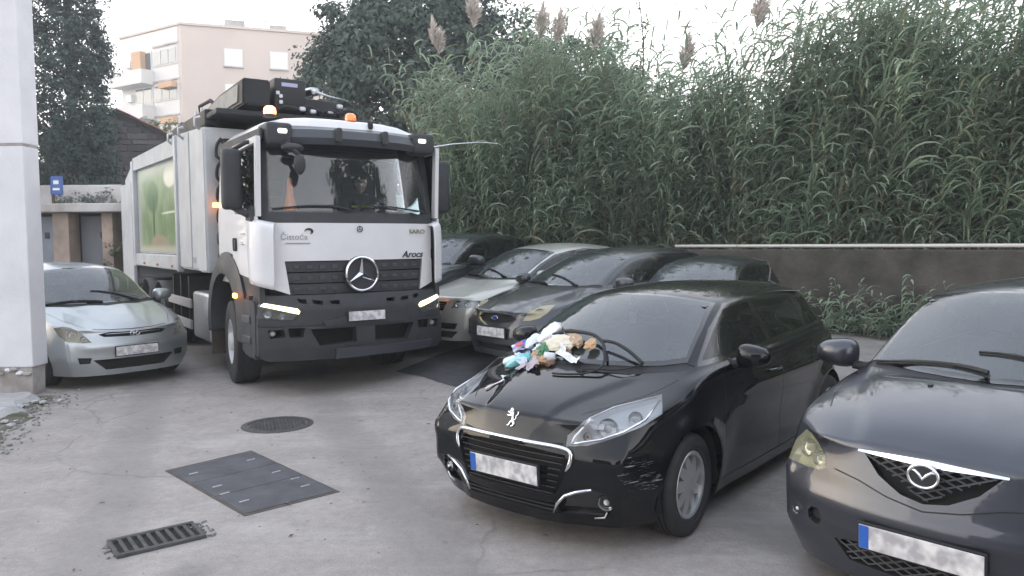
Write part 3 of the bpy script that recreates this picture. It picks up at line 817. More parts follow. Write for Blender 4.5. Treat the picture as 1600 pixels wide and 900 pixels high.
def scuff_mat():
    m = bpy.data.materials.new('scuffed paint'); m.use_nodes = True; n = m.node_tree; L = n.links; p = n.nodes['Principled BSDF']
    tc = n.nodes.new('ShaderNodeTexCoord'); mp = n.nodes.new('ShaderNodeMapping'); mp.inputs['Scale'].default_value = (7, 7, 120); mp.inputs['Rotation'].default_value = (.1, .12, 0); L.new(tc.outputs['Object'], mp.inputs[0])
    t = n.nodes.new('ShaderNodeTexNoise'); t.inputs['Scale'].default_value = 1.3; t.inputs['Detail'].default_value = 5; t.inputs['Roughness'].default_value = .75; L.new(mp.outputs[0], t.inputs[0])
    r = n.nodes.new('ShaderNodeValToRGB'); r.color_ramp.elements[0].position = .585; r.color_ramp.elements[1].position = .63
    r.color_ramp.elements[0].color = (.004, .0045, .006, 1); r.color_ramp.elements[1].color = (.34, .34, .34, 1); L.new(t.outputs[0], r.inputs[0]); L.new(r.outputs[0], p.inputs[0])
    p.inputs['Roughness'].default_value = .34; p.inputs['Specular IOR Level'].default_value = .02; p.inputs['Coat Weight'].default_value = 1; p.inputs['Coat IOR'].default_value = 1.42; p.inputs['Coat Roughness'].default_value = .06; return m
P_PUG = dict(W=.868, R=.312, rim=.205, wb=2.54, zb=.17, xf=.78, xc=.62, xlip=.675, zlip=.755, zbump=.60, cy=.84, zcorner=.765, face=(.045, .0, .02),
             xk=.06, zk=.985, xt=-.74, zt=1.43, yt=.585, xm=-1.40, zm=1.468, xr=-2.72, zr=1.40, xe=-3.12, ze=.98, yk=.70, sweep=.30, bulge=.035,
             belt=(.78, .875, .945, 1.03), zh1=.845, zh2=.945, pillars=(-1.36, -2.20), xa0=-.34, xz=-2.62,
             doors=((-.42, .26, .93), (-1.40, .26, .97), (-2.12, .66, .99)), hoodline=[(.56, .42, 0), (.42, .52, 0), (.20, .63, 0), (-.06, .71, 0)],
             mirror=(-.62, .955, 1.035, .15, .20, .135), handles=((-1.24, .86), (-2.30, .90)), handlemat=M_PIANO, cuts=pug_cuts, parts=pug_parts, sculpt=pug_sculpt,
             wheelstyle='cover', rimmat=M_RIM, steer=R(3))

# ================================================================== dark blue grey hatchback, right edge
def maz_sculpt(x, y, z):
    dz = dx = dy = 0
    if z > .68 and x > -.2 and y < .78:
        yl = lerp(.32, .56, sstep((.70 - x) / .8)); f = sstep((yl - y) / .10 + .5); k = sstep((.75 - x) / .25) * sstep((x + .2) / .12)
        dz += .016 * f * k
    if x > .3:
        dx += .018 * math.exp(-((z - .50) / .05) ** 2) * sstep((.75 - y) / .2)
        if z < .36: dx -= .015
    return (dx, dy, dz)
def maz_cuts(S, st):
    d = (-.95, -.25, -.2)
    S.msym([(.52, .67, .80), (.52, .60, .785), (.52, .535, .75), (.52, .475, .69), (.52, .455, .63), (.52, .50, .612), (.52, .58, .615), (.52, .72, .63), (.52, .745, .66), (.52, .735, .73)], d, R_HL, lambda c: c.y > .2 and c.x > .05, mind=.02)
    f = lambda c: c.x > .45
    S.cut([(1, y, z) for y, z in [(-.295, .775), (-.21, .685), (-.10, .625), (0, .607), (.10, .625), (.21, .685), (.295, .775)]], (-1, 0, 0), R_GR, f)
    S.cut([(1, y, z) for y, z in [(-.42, .32), (-.34, .235), (.34, .235), (.42, .32), (.3, .345), (-.3, .345)]], (-1, 0, 0), R_LOW, f)
    S.msym([(1, .64 + .045 * math.cos(a), .40 + .045 * math.sin(a)) for a in [i * math.pi / 6 for i in range(12)]], (-1, -.3, 0), R_FOG, lambda c: c.x > .3)
    S.line([(.7, 0, .575), (.7, .16, .60), (.7, .30, .64), (.68, .43, .66)], (-1, 0, 0), .006, R_GAP, pred=lambda c: c.x > .4)
def mesh_grille(x0, ys, zf, root, name, mat_, zr, step=.028, t=.0035, bulge=.3):
    """diamond lattice clipped to zf(y)->(zlo,zhi)"""
    b = B()
    for sgn in (1, -1):
        k = -1.2
        while k < 1.2:
            seg = []
            for i in range(61):
                y = lerp(-ys, ys, i / 60); z = zr + sgn * y * .42 + k; lo, hi = zf(y)
                if lo < z < hi: seg.append((x0 - bulge * y * y, y, z))
                elif len(seg) > 1: tube(b, seg, t, 4); seg = []
                else: seg = []
            if len(seg) > 1: tube(b, seg, t, 4)
            k += step
    return tag(obj(name, b, mat_, root), kind='stuff')
def maz_parts(S, root, st):
    for s in (1, -1):
        o = lamp_unit(S, R_HL, root, s, .055, M_LENSY, housing=mat('yellowed housing', (.55, .54, .40), .4, metal=.2))
        bowl_on(S, o, (.515, s * .635, .712), (-.95, -s * .25, -.2), .050); bowl_on(S, o, (.535, s * .535, .672), (-.95, -s * .25, -.2), .042)
        fg = S.take(R_FOG, 'fog_lamp_surround', M_BLK, root, side=s, extrude=.03)
        bowl(fg, (.60, s * .64, .40), (.9, s * .3, 0), .03, name='fog_lamp')
    gr = S.take(R_GR, 'grille_recess', M_DARK, root, extrude=.045)
    lo = S.take(R_LOW, 'lower_intake', M_DARK, root, extrude=.05)
    xg = S.hit((2, 0, .66), (-1, 0, 0)).x
    mesh_grille(xg - .012, .29, lambda y: (.612 + abs(y) * .56 + max(0, abs(y) - .1) * .02, .772), gr, 'grille_mesh', mat('grille plastic', (.05, .052, .058), .4), .7, .034, t=.005)
    mesh_grille(S.hit((2, 0, .28), (-1, 0, 0)).x - .012, .41, lambda y: (.245 + max(0, abs(y) - .33) * .9, .335), lo, 'intake_mesh', MATS['grille plastic'], .7, .034, t=.005)
    # chrome wing bar, thick in the middle
    b = B(); V = []
    for i in range(13):
        y = lerp(-.315, .315, i / 12); h = S.hit((2, y, .775), (-1, 0, 0)); x = (h.x if h else .66) + .004
        hh = lerp(.020, .006, (abs(y) / .315) ** 1.2); zc = .780
        V.append([b.verts.new((x - .02, y, zc + hh)), b.verts.new((x + .006, y, zc + hh * .8)), b.verts.new((x + .014, y, zc - hh * .7)), b.verts.new((x - .012, y, zc - hh * 1.2))])
    for i in range(12):
        for k in range(4): b.faces.new((V[i][k], V[i][(k + 1) % 4], V[i + 1][(k + 1) % 4], V[i + 1][k]))
    b.faces.new(V[0]); b.faces.new(V[-1]); bmesh.ops.recalc_face_normals(b, faces=list(b.faces)); obj('chrome_grille_bar', b, M_CHROME, root, smooth=True, angle=30)
    # winged oval badge
    M = frameM((xg + .022, 0, .735), (0, 1, 0), (-.08, 0, 1)); e = B()
    ring = [(.063 * math.cos(a), .050 * math.sin(a), .004) for a in [2 * math.pi * i / 36 for i in range(37)]]
    tube(e, ring[:-1] + [ring[0]], .0075, 8, cap=False)
    wing = [(-.052, .020, .004), (-.034, .022, .005), (-.016, .008, .007), (0, -.012, .009), (.016, .008, .007), (.034, .022, .005), (.052, .020, .004)]
    tube(e, wing, [.004, .007, .008, .008, .008, .007, .004], 8)
    bmesh.ops.transform(e, matrix=M, verts=e.verts); obj('winged_badge', e, M_CHROME, root, smooth=True)
    e = B(); prism(e, [(.056 * math.cos(a), .044 * math.sin(a)) for a in [2 * math.pi * i / 30 for i in range(30)]], 'z', -.012, 0); bmesh.ops.transform(e, matrix=M, verts=e.verts); obj('badge_backing', e, M_PIANO, root)
    plate(root, S.hit((2, 0, .40), (-1, 0, 0)).x + .016, .405, tilt=R(3))
    tail_lamps(S, root, P_MAZ)
    for y in (.22, -.22):
        h = S.hit((-.0, y, 2), (0, 0, -1)); b = B(); box(b, h.x - .015, h.x + .012, y - .012, y + .012, h.z - .004, h.z + .008, .004); obj('washer_jet', b, M_BLK, root)
    h = S.hit((xr_(P_MAZ) + .15, 0, 2.2), (0, 0, -1)); b = B()
    h2 = S.hit((P_MAZ['xt'] - .14, .02, 2.2), (0, 0, -1))
    tube(b, [h2 + Vector((0, 0, -.01)), h2 + Vector((-.02, 0, .02)), h2 + Vector((-.16, 0, .20))], [.022, .012, .003], 8); obj('roof_aerial', b, M_BLK, root, smooth=True)
def xr_(P): return P['xr']
P_MAZ = dict(W=.842, R=.292, rim=.19, wb=2.49, zb=.15, xf=.735, xc=.56, xlip=.63, zlip=.80, zbump=.60, cy=.86, zcorner=.80, face=(.05, .0, .02),
             xk=-.16, zk=1.035, xt=-.90, zt=1.505, yt=.60, xm=-1.6, zm=1.545, xr=-2.85, zr=1.475, xe=-3.16, ze=1.02, yk=.70, sweep=.27, bulge=.03,
             belt=(.845, .915, .975, 1.05), zh1=.905, zh2=1.00, pillars=(-1.50, -2.3), xa0=-.50, xz=-2.7,
             doors=((-.45, .26, .95), (-1.52, .26, .99), (-2.25, .5, .99)), hoodline=[(.30, .61, 0), (.1, .68, 0), (-.25, .735, 0)],
             mirror=(-.52, .945, 1.07, .19, .23, .155), handles=((-1.35, .88), (-2.12, .90)), cuts=maz_cuts, parts=maz_parts, sculpt=maz_sculpt,
             wheelstyle='seven', rimmat=M_RIM2, seatmat=M_SEATG,
             wipers=((-.34, .50, -.36, -.10), (-.24, -.02, -.40, -.66)))

# ================================================================== silver blue hatchback beside the wall
def hyu_sculpt(x, y, z):
    dz = dx = 0
    if z > .64 and x > -.2 and y < .74:
        yl = lerp(.26, .50, sstep((.72 - x) / .8)); f = sstep((yl - y) / .06 + .5); k = sstep((.8 - x) / .25) * sstep((x + .15) / .12); dz += .014 * f * k
    if x > .4: dx += .02 * math.exp(-((z - .53) / .06) ** 2) * sstep((.7 - y) / .2)
    return (dx, 0, dz)
def hyu_cuts(S, st):
    d = (-.92, -.36, -.1)
    S.msym([(.55, .86, .785), (.55, .76, .80), (.55, .66, .775), (.55, .55, .705), (.55, .45, .60), (.55, .42, .565), (.55, .53, .57), (.55, .70, .60), (.55, .80, .68)], d, R_HL, lambda c: c.y > .2 and c.x > .05, mind=.02)
    f = lambda c: c.x > .45
    S.cut([(1, y, z) for y, z in [(-.42, .68), (-.36, .645), (0, .632), (.36, .645), (.42, .68), (.3, .70), (.1, .692), (-.1, .692), (-.3, .70)]], (-1, 0, 0), R_GR, f)
    S.cut([(1, y, z) for y, z in [(-.50, .37), (-.36, .24), (.36, .24), (.50, .37)]], (-1, 0, 0), R_LOW, f)
    S.msym([(1, y, z) for y, z in [(.58, .40), (.60, .33), (.72, .33), (.74, .41)]], (-1, -.3, 0), R_FOG, lambda c: c.x > .3)
    S.line([(.7, 0, .71), (.68, .25, .718), (.6, .45, .73)], (-1, 0, -.2), .010, R_GAP, pred=lambda c: c.x > .4)
def hyu_parts(S, root, st):
    for s in (1, -1):
        o = lamp_unit(S, R_HL, root, s, .05, M_LENSA, housing=mat('aged housing', (.55, .52, .42), .4, metal=.2))
        bowl_on(S, o, (.58, s * .66, .70), (-.92, -s * .36, -.1), .055); bowl_on(S, o, (.63, s * .54, .63), (-.92, -s * .36, -.1), .045)
        fg = S.take(R_FOG, 'fog_lamp_surround', M_BLK, root, side=s, extrude=.03); bowl(fg, (.66, s * .655, .37), (.9, s * .3, 0), .034, name='fog_lamp')
    gr = S.take(R_GR, 'grille_recess', M_DARK, root, extrude=.04); S.take(R_LOW, 'lower_intake', M_DARK, root, extrude=.06)
    x0 = S.hit((2, 0, .66), (-1, 0, 0)).x
    strip_on(S, root, [(1, y, .672 + .05 * y * y) for y in (-.34, -.2, 0, .2, .34)], (-1, 0, 0), .012, .01, M_DCHROME, 'grille_bar')
    e = B(); M = frameM((x0 + .018, 0, .668), (0, 1, 0), (-.1, 0, 1))
    ring = [(.058 * math.cos(a), .034 * math.sin(a), 0) for a in [2 * math.pi * i / 28 for i in range(29)]]; tube(e, ring, .006, 6, cap=False)
    tube(e, [(-.022, -.026, 0), (-.014, .026, 0)], .006, 6); tube(e, [(.014, -.026, 0), (.022, .026, 0)], .006, 6); tube(e, [(-.018, -.006, 0), (.018, .006, 0)], .006, 6)
    bmesh.ops.transform(e, matrix=M, verts=e.verts); obj('oval_badge', e, M_CHROME, root, smooth=True)
    plate(root, S.hit((2, 0, .45), (-1, 0, 0)).x + .016, .46, blue=False)
    tail_lamps(S, root, P_HYU)
    b = B(); box(b, -.92, -.915, -.42, -.18, 1.24, 1.33, .004); obj('sun_strip_sticker', b, M_WHITEST, root)
P_HYU = dict(W=.887, R=.315, rim=.21, wb=2.65, zb=.17, xf=.86, xc=.66, xlip=.76, zlip=.715, zbump=.60, cy=.85, zcorner=.76, face=(.04, .0, .02),
             xk=-.06, zk=1.01, xt=-.86, zt=1.51, yt=.61, xm=-1.6, zm=1.56, xr=-2.9, zr=1.49, xe=-3.36, ze=1.0, yk=.73, sweep=.30, bulge=.03,
             belt=(.80, .885, .945, 1.03), zh1=.835, zh2=.945, pillars=(-1.5, -2.35), xa0=-.46, xz=-2.75,
             doors=((-.45, .26, .95), (-1.52, .26, .99)), hoodline=[(.62, .52, 0), (.3, .66, 0), (-.15, .74, 0)],
             mirror=(-.55, .985, 1.06, .19, .24, .15), handles=((-1.38, .87), (-2.3, .89)), cuts=hyu_cuts, parts=hyu_parts, sculpt=hyu_sculpt,
             wheelstyle='cover', rimmat=M_RIM2, wipers=((-.20, .50, -.30, -.10), (-.10, -.02, -.30, -.66)))

# ================================================================== charcoal hatchback with almond lamps
def foc_sculpt(x, y, z):
    dz = 0
    if z > .64 and x > -.2 and y < .74:
        yl = lerp(.22, .48, sstep((.72 - x) / .8)); f = sstep((yl - y) / .08 + .5); k = sstep((.8 - x) / .25) * sstep((x + .15) / .12); dz += .012 * f * k
    return (0, 0, dz)
def foc_cuts(S, st):
    d = (-.78, -.60, -.15)
    S.msym([(.55, .34, .60), (.55, .42, .70), (.55, .56, .795), (.55, .66, .825), (.55, .80, .845), (.55, .72, .74), (.55, .60, .655), (.55, .45, .61)], d, R_HL, lambda c: c.y > .2 and c.x > .05, mind=.02)
    f = lambda c: c.x > .45
    S.cut([(1, y, z) for y, z in [(-.36, .635), (-.22, .59), (0, .575), (.22, .59), (.36, .635), (.26, .675), (0, .69), (-.26, .675)]], (-1, 0, 0), R_GR, f)
    S.cut([(1, y, z) for y, z in [(-.40, .33), (-.34, .26), (.34, .26), (.40, .33)]], (-1, 0, 0), R_LOW, f)
    S.line([(.7, -.0, .40), (.7, .3, .405), (.66, .6, .42), (.5, .76, .43)], (-1, -.3, 0), .012, R_GAP, pred=lambda c: c.x > .2)
def foc_parts(S, root, st):
    for s in (1, -1):
        o = lamp_unit(S, R_HL, root, s, .05, M_LENSF, housing=mat('creamy housing', (.62, .58, .40), .35, metal=.2)); bowl_on(S, o, (.56, s * .60, .72), (-.78, -s * .6, -.15), .06)
    S.take(R_GR, 'grille_recess', M_DARK, root, extrude=.03); S.take(R_LOW, 'lower_intake', M_DARK, root, extrude=.05)
    x0 = S.hit((2, 0, .64), (-1, 0, 0)).x
    e = B(); prism(e, [(.055 * math.cos(a), .024 * math.sin(a)) for a in [2 * math.pi * i / 24 for i in range(24)]], 'z', 0, .01); bmesh.ops.transform(e, matrix=frameM((x0 + .004, 0, .635), (0, 1, 0), (0, 0, 1)), verts=e.verts); bd = obj('oval_badge', e, mat('blue enamel', (.03, .07, .2), .2, coat=1), root)
    e = B(); tube(e, [(.055 * math.cos(a), .024 * math.sin(a), .01) for a in [2 * math.pi * i / 24 for i in range(25)]], .004, 6, cap=False); bmesh.ops.transform(e, matrix=frameM((x0 + .004, 0, .635), (0, 1, 0), (0, 0, 1)), verts=e.verts); obj('badge_rim', e, M_CHROME, bd)
    plate(root, S.hit((2, 0, .46), (-1, 0, 0)).x + .016, .47, blue=False); tail_lamps(S, root, P_FOC)
P_FOC = dict(W=.85, R=.305, rim=.19, wb=2.615, zb=.19, xf=.82, xc=.60, xlip=.70, zlip=.70, zbump=.56, cy=.85, zcorner=.73, face=(.03, .0, .03),
             xk=-.10, zk=.99, xt=-.92, zt=1.41, yt=.575, xm=-1.6, zm=1.485, xr=-2.65, zr=1.42, xe=-3.30, ze=.96, yk=.69, sweep=.28, bulge=.03,
             belt=(.78, .87, .93, .99), zh1=.82, zh2=.93, pillars=(-1.5, -2.35), xa0=-.46, xz=-2.6, doors=((-.45, .26, .93), (-1.52, .26, .95)), hoodline=[(.55, .45, 0), (.3, .60, 0), (-.15, .70, 0)],
             mirror=(-.55, .94, 1.03, .18, .22, .14), handles=((-1.38, .85), (-2.3, .86)), cuts=foc_cuts, parts=foc_parts, sculpt=foc_sculpt, wheelstyle='five', rimmat=M_RIM2,
             wipers=((-.22, .45, -.33, -.12), (-.14, -.02, -.33, -.62)))

# ================================================================== pale saloon
def sil_cuts(S, st):
    d = (-.80, -.58, -.1)
    S.msym([(.6, .34, .60), (.6, .40, .70), (.6, .62, .735), (.6, .86, .735), (.6, .84, .66), (.6, .62, .61)], d, R_HL, lambda c: c.y > .2 and c.x > .05, mind=.02)
    f = lambda c: c.x > .45
    S.cut([(1, y, z) for y, z in [(-.34, .70), (-.30, .58), (.30, .58), (.34, .70)]], (-1, 0, 0), R_GR, f)
    S.cut([(1, y, z) for y, z in [(-.60, .42), (-.56, .34), (.56, .34), (.60, .42)]], (-1, 0, 0), R_LOW, f)
    S.cut([(1, y, z) for y, z in [(-.60, .31), (-.5, .22), (.5, .22), (.60, .31)]], (-1, 0, 0), R_X2, f)
def sil_parts(S, root, st):
    for s in (1, -1):
        o = lamp_unit(S, R_HL, root, s, .05, M_LENS); bowl_on(S, o, (.62, s * .46, .665), (-.8, -s * .58, -.1), .05); bowl_on(S, o, (.55, s * .60, .675), (-.8, -s * .58, -.1), .05); bowl_on(S, o, (.45, s * .74, .69), (-.8, -s * .58, -.1), .03, mats=(M_REFL, M_AMBER))
    gr = S.take(R_GR, 'grille_recess', M_DARK, root, extrude=.04); S.take(R_LOW, 'lower_intake', M_DARK, root, extrude=.05); S.take(R_X2, 'bumper_slot', M_DARK, root, extrude=.05)
    x0 = S.hit((2, 0, .64), (-1, 0, 0)).x
    for z in (.61, .64, .67): 
        b = B(); tube(b, [(x0 - .01 - .2 * y * y, y, z) for y in (-.30, -.15, 0, .15, .30)], .006, 5); obj('grille_bar', b, M_DCHROME, gr)
    plate(root, S.hit((2, 0, .46), (-1, 0, 0)).x + .016, .47); tail_lamps(S, root, P_SIL)
P_SIL = dict(W=.85, R=.305, rim=.2, wb=2.62, zb=.18, xf=.86, xc=.68, xlip=.74, zlip=.745, zbump=.58, cy=.88, zcorner=.76, face=(.02, .0, .05), p2=.05,
             xk=-.12, zk=.99, xt=-.96, zt=1.44, yt=.58, xm=-1.7, zm=1.515, xr=-2.75, zr=1.41, xe=-3.45, ze=.98, yk=.70, sweep=.22, bulge=.025,
             belt=(.80, .88, .93, .99), zh1=.855, zh2=.94, pillars=(-1.5, -2.35), xa0=-.46, xz=-2.7, doors=((-.45, .26, .93), (-1.52, .26, .95)), hoodline=[(.60, .52, 0), (.3, .64, 0), (-.15, .72, 0)],
             mirror=(-.55, .94, 1.03, .18, .22, .14), handles=((-1.38, .85), (-2.3, .86)), cuts=sil_cuts, parts=sil_parts, wheelstyle='five', rimmat=M_RIM2, seatmat=M_SEATG,
             wipers=((-.24, .45, -.35, -.12), (-.16, -.02, -.35, -.62)))
def gen_parts(P):
    def f(S, root, st):
        for s in (1, -1):
            o = lamp_unit(S, R_HL, root, s, .05, M_LENS); bowl(o, (P['xf'] - .26, s * .62, .70), (.85, s * .4, .1), .05)
        S.take(R_GR, 'grille_recess', M_DARK, root, extrude=.04); S.take(R_LOW, 'lower_intake', M_DARK, root, extrude=.05)
        plate(root, S.hit((2, 0, .46), (-1, 0, 0)).x + .016, .47); tail_lamps(S, root, P)
    return f
def gen_cuts(S, st):
    S.msym([(.6, .42, .62), (.6, .46, .72), (.6, .66, .78), (.6, .84, .80), (.6, .80, .70), (.6, .62, .63)], (-.80, -.55, -.1), R_HL, lambda c: c.y > .2 and c.x > .05, mind=.02)
    f = lambda c: c.x > .4
    S.cut([(1, y, z) for y, z in [(-.34, .68), (-.30, .60), (.30, .60), (.34, .68)]], (-1, 0, 0), R_GR, f)
    S.cut([(1, y, z) for y, z in [(-.50, .38), (-.45, .26), (.45, .26), (.50, .38)]], (-1, 0, 0), R_LOW, f)
P_DK = dict(W=.88, R=.32, rim=.2, wb=2.70, zb=.18, xf=.86, xc=.66, xlip=.70, zlip=.80, zbump=.62, cy=.86, zcorner=.83,
            xk=-.02, zk=1.09, xt=-1.02, zt=1.56, yt=.62, xm=-1.8, zm=1.62, xr=-3.1, zr=1.52, xe=-3.5, ze=1.06, yk=.74, sweep=.35, bulge=.035,
            belt=(.88, .97, 1.02, 1.08), zh1=.93, zh2=1.04, pillars=(-.62, -1.6, -2.5), xa0=-.40, xz=-3.0, doors=((-.62, .26, 1.0), (-1.62, .26, 1.0)), hoodline=[(.55, .52, 0), (.2, .68, 0)],
            mirror=(-.75, .98, 1.14, .19, .24, .16), handles=((-1.45, .93), (-2.4, .95)), cuts=gen_cuts, wheelstyle='seven', rimmat=M_RIM2, wipers=((-.22, .45, -.33, -.12), (-.14, -.02, -.33, -.62)))
P_DK['parts'] = gen_parts(P_DK)
P_SM = dict(P_FOC); P_SM.update(W=.82, yt=.58, xr=-2.4, zr=1.40, xe=-2.85, wb=2.35, zt=1.40, zm=1.455, cuts=gen_cuts, xz=-2.35, pillars=(-1.5,), handles=((-1.38, .87),), doors=((-.45, .26, .93),))
P_SM['parts'] = gen_parts(P_SM)

# ================================================================== refuse truck
M_TW = mat('truck white paint', (.70, .70, .71), .32, coat=.6, noise_amt=.06, noise_scale=3, rvar=.15, twoside=(.05, .05, .05))
M_TG = mat('truck grey plastic', (.030, .032, .037), .55, noise_amt=.25, noise_scale=7, rvar=.15, bump=.03, bump_scale=200)
M_TG2 = mat('truck visor grey', (.045, .05, .058), .35, rvar=.1)
M_BODYG = mat('hopper grey white paint', (.50, .52, .54), .45, noise_amt=.16, noise_scale=2.2, rvar=.2)
M_ALU = mat('brushed aluminium', (.55, .56, .58), .38, metal=.8, noise_amt=.12, noise_scale=20)
M_CHAS = mat('chassis grime', (.035, .033, .032), .8, noise_amt=.5, noise_scale=12)
M_DRL = mat('daytime lamp lit', (.8, .8, .6), .3, emis=(1, .90, .50), estr=1.1)
M_BEAC = mat('amber beacon lit', (.9, .3, .05), .3, emis=(1, .34, .06), estr=5)
M_BEAD = mat('amber beacon', (.75, .16, .04), .25, coat=1, emis=(1, .2, .05), estr=.35)
M_MARK = mat('marker lamp lit', (.85, .85, .8), .3, emis=(1, .98, .92), estr=.6)
M_INDC = mat('indicator lit', (.9, .3, .05), .3, emis=(1, .32, .07), estr=4)
M_TGLASS = glass_mat('truck windscreen glass', (.90, .93, .94), mixin=.03, ior=1.62)

def cab_x(y, z):
    """nose surface of the cab"""
    x = 1.44 if z < 2.05 else 1.44 - (z - 2.05) * .17
    if z < 1.6: x += .02 * (1.6 - z)
    return x - .20 * (abs(y) / 1.15) ** 3.2 - .01 * (y / 1.15) ** 2
def fpanel(name, poly, mat_, parent, th=.03, off=0, n=22, holes=(), smooth=True, xf=cab_x, m=8, bev=.006):
    """polygon in (y,z) laid on the nose surface, with real thickness and rolled edge"""
    ys = [p[0] for p in poly]; zs = [p[1] for p in poly]; y0, y1, z0, z1 = min(ys), max(ys), min(zs), max(zs)
    b = B(); g = [[b.verts.new((0, lerp(y0, y1, i / n), lerp(z0, z1, j / m))) for j in range(m + 1)] for i in range(n + 1)]
    for i in range(n):
        for j in range(m): b.faces.new((g[i][j], g[i + 1][j], g[i + 1][j + 1], g[i][j + 1]))
    P_ = list(poly)
    if _cw(P_) < 0: P_ = P_[::-1]
    def clip(P_, keep_inside):
        cand = list(b.faces)
        for i in range(len(P_)):
            a = P_[i]; c = P_[(i + 1) % len(P_)]; no = Vector((0, c[1] - a[1], -(c[0] - a[0]))).normalized(); co = Vector((0, a[0], a[1]))
            geom = list(set(cand) | set(e for f in cand for e in f.edges) | set(v for f in cand for v in f.verts))
            r = bmesh.ops.bisect_plane(b, geom=geom, dist=1e-6, plane_co=co, plane_no=no)
            fs = [f for f in r['geom'] if isinstance(f, bmesh.types.BMFace)]
            cand = [f for f in fs if (f.calc_center_median() - co).dot(no) < 0]
        cs = set(cand); kill = [f for f in b.faces if (f not in cs) == keep_inside]
        bmesh.ops.delete(b, geom=kill, context='FACES')
    clip(P_, True)
    for h in holes:
        if _cw(h) < 0: h = h[::-1]
        clip(h, False)
    for v in b.verts: v.co.x = xf(v.co.y, v.co.z) + off
    b.normal_update()
    if sum(f.normal.x for f in b.faces) < 0: bmesh.ops.reverse_faces(b, faces=list(b.faces))
    r = bmesh.ops.extrude_face_region(b, geom=list(b.faces))
    top = [v for v in r['geom'] if isinstance(v, bmesh.types.BMVert)]
    for v in top: v.co.x += th
    bmesh.ops.recalc_face_normals(b, faces=list(b.faces))
    return obj(name, b, mat_, parent, smooth=smooth, angle=35)
def disc_pts(cy, cz, r, n=20, rz=None): return [(cy + r * math.cos(2 * math.pi * i / n), cz + (rz or r) * math.sin(2 * math.pi * i / n)) for i in range(n)]

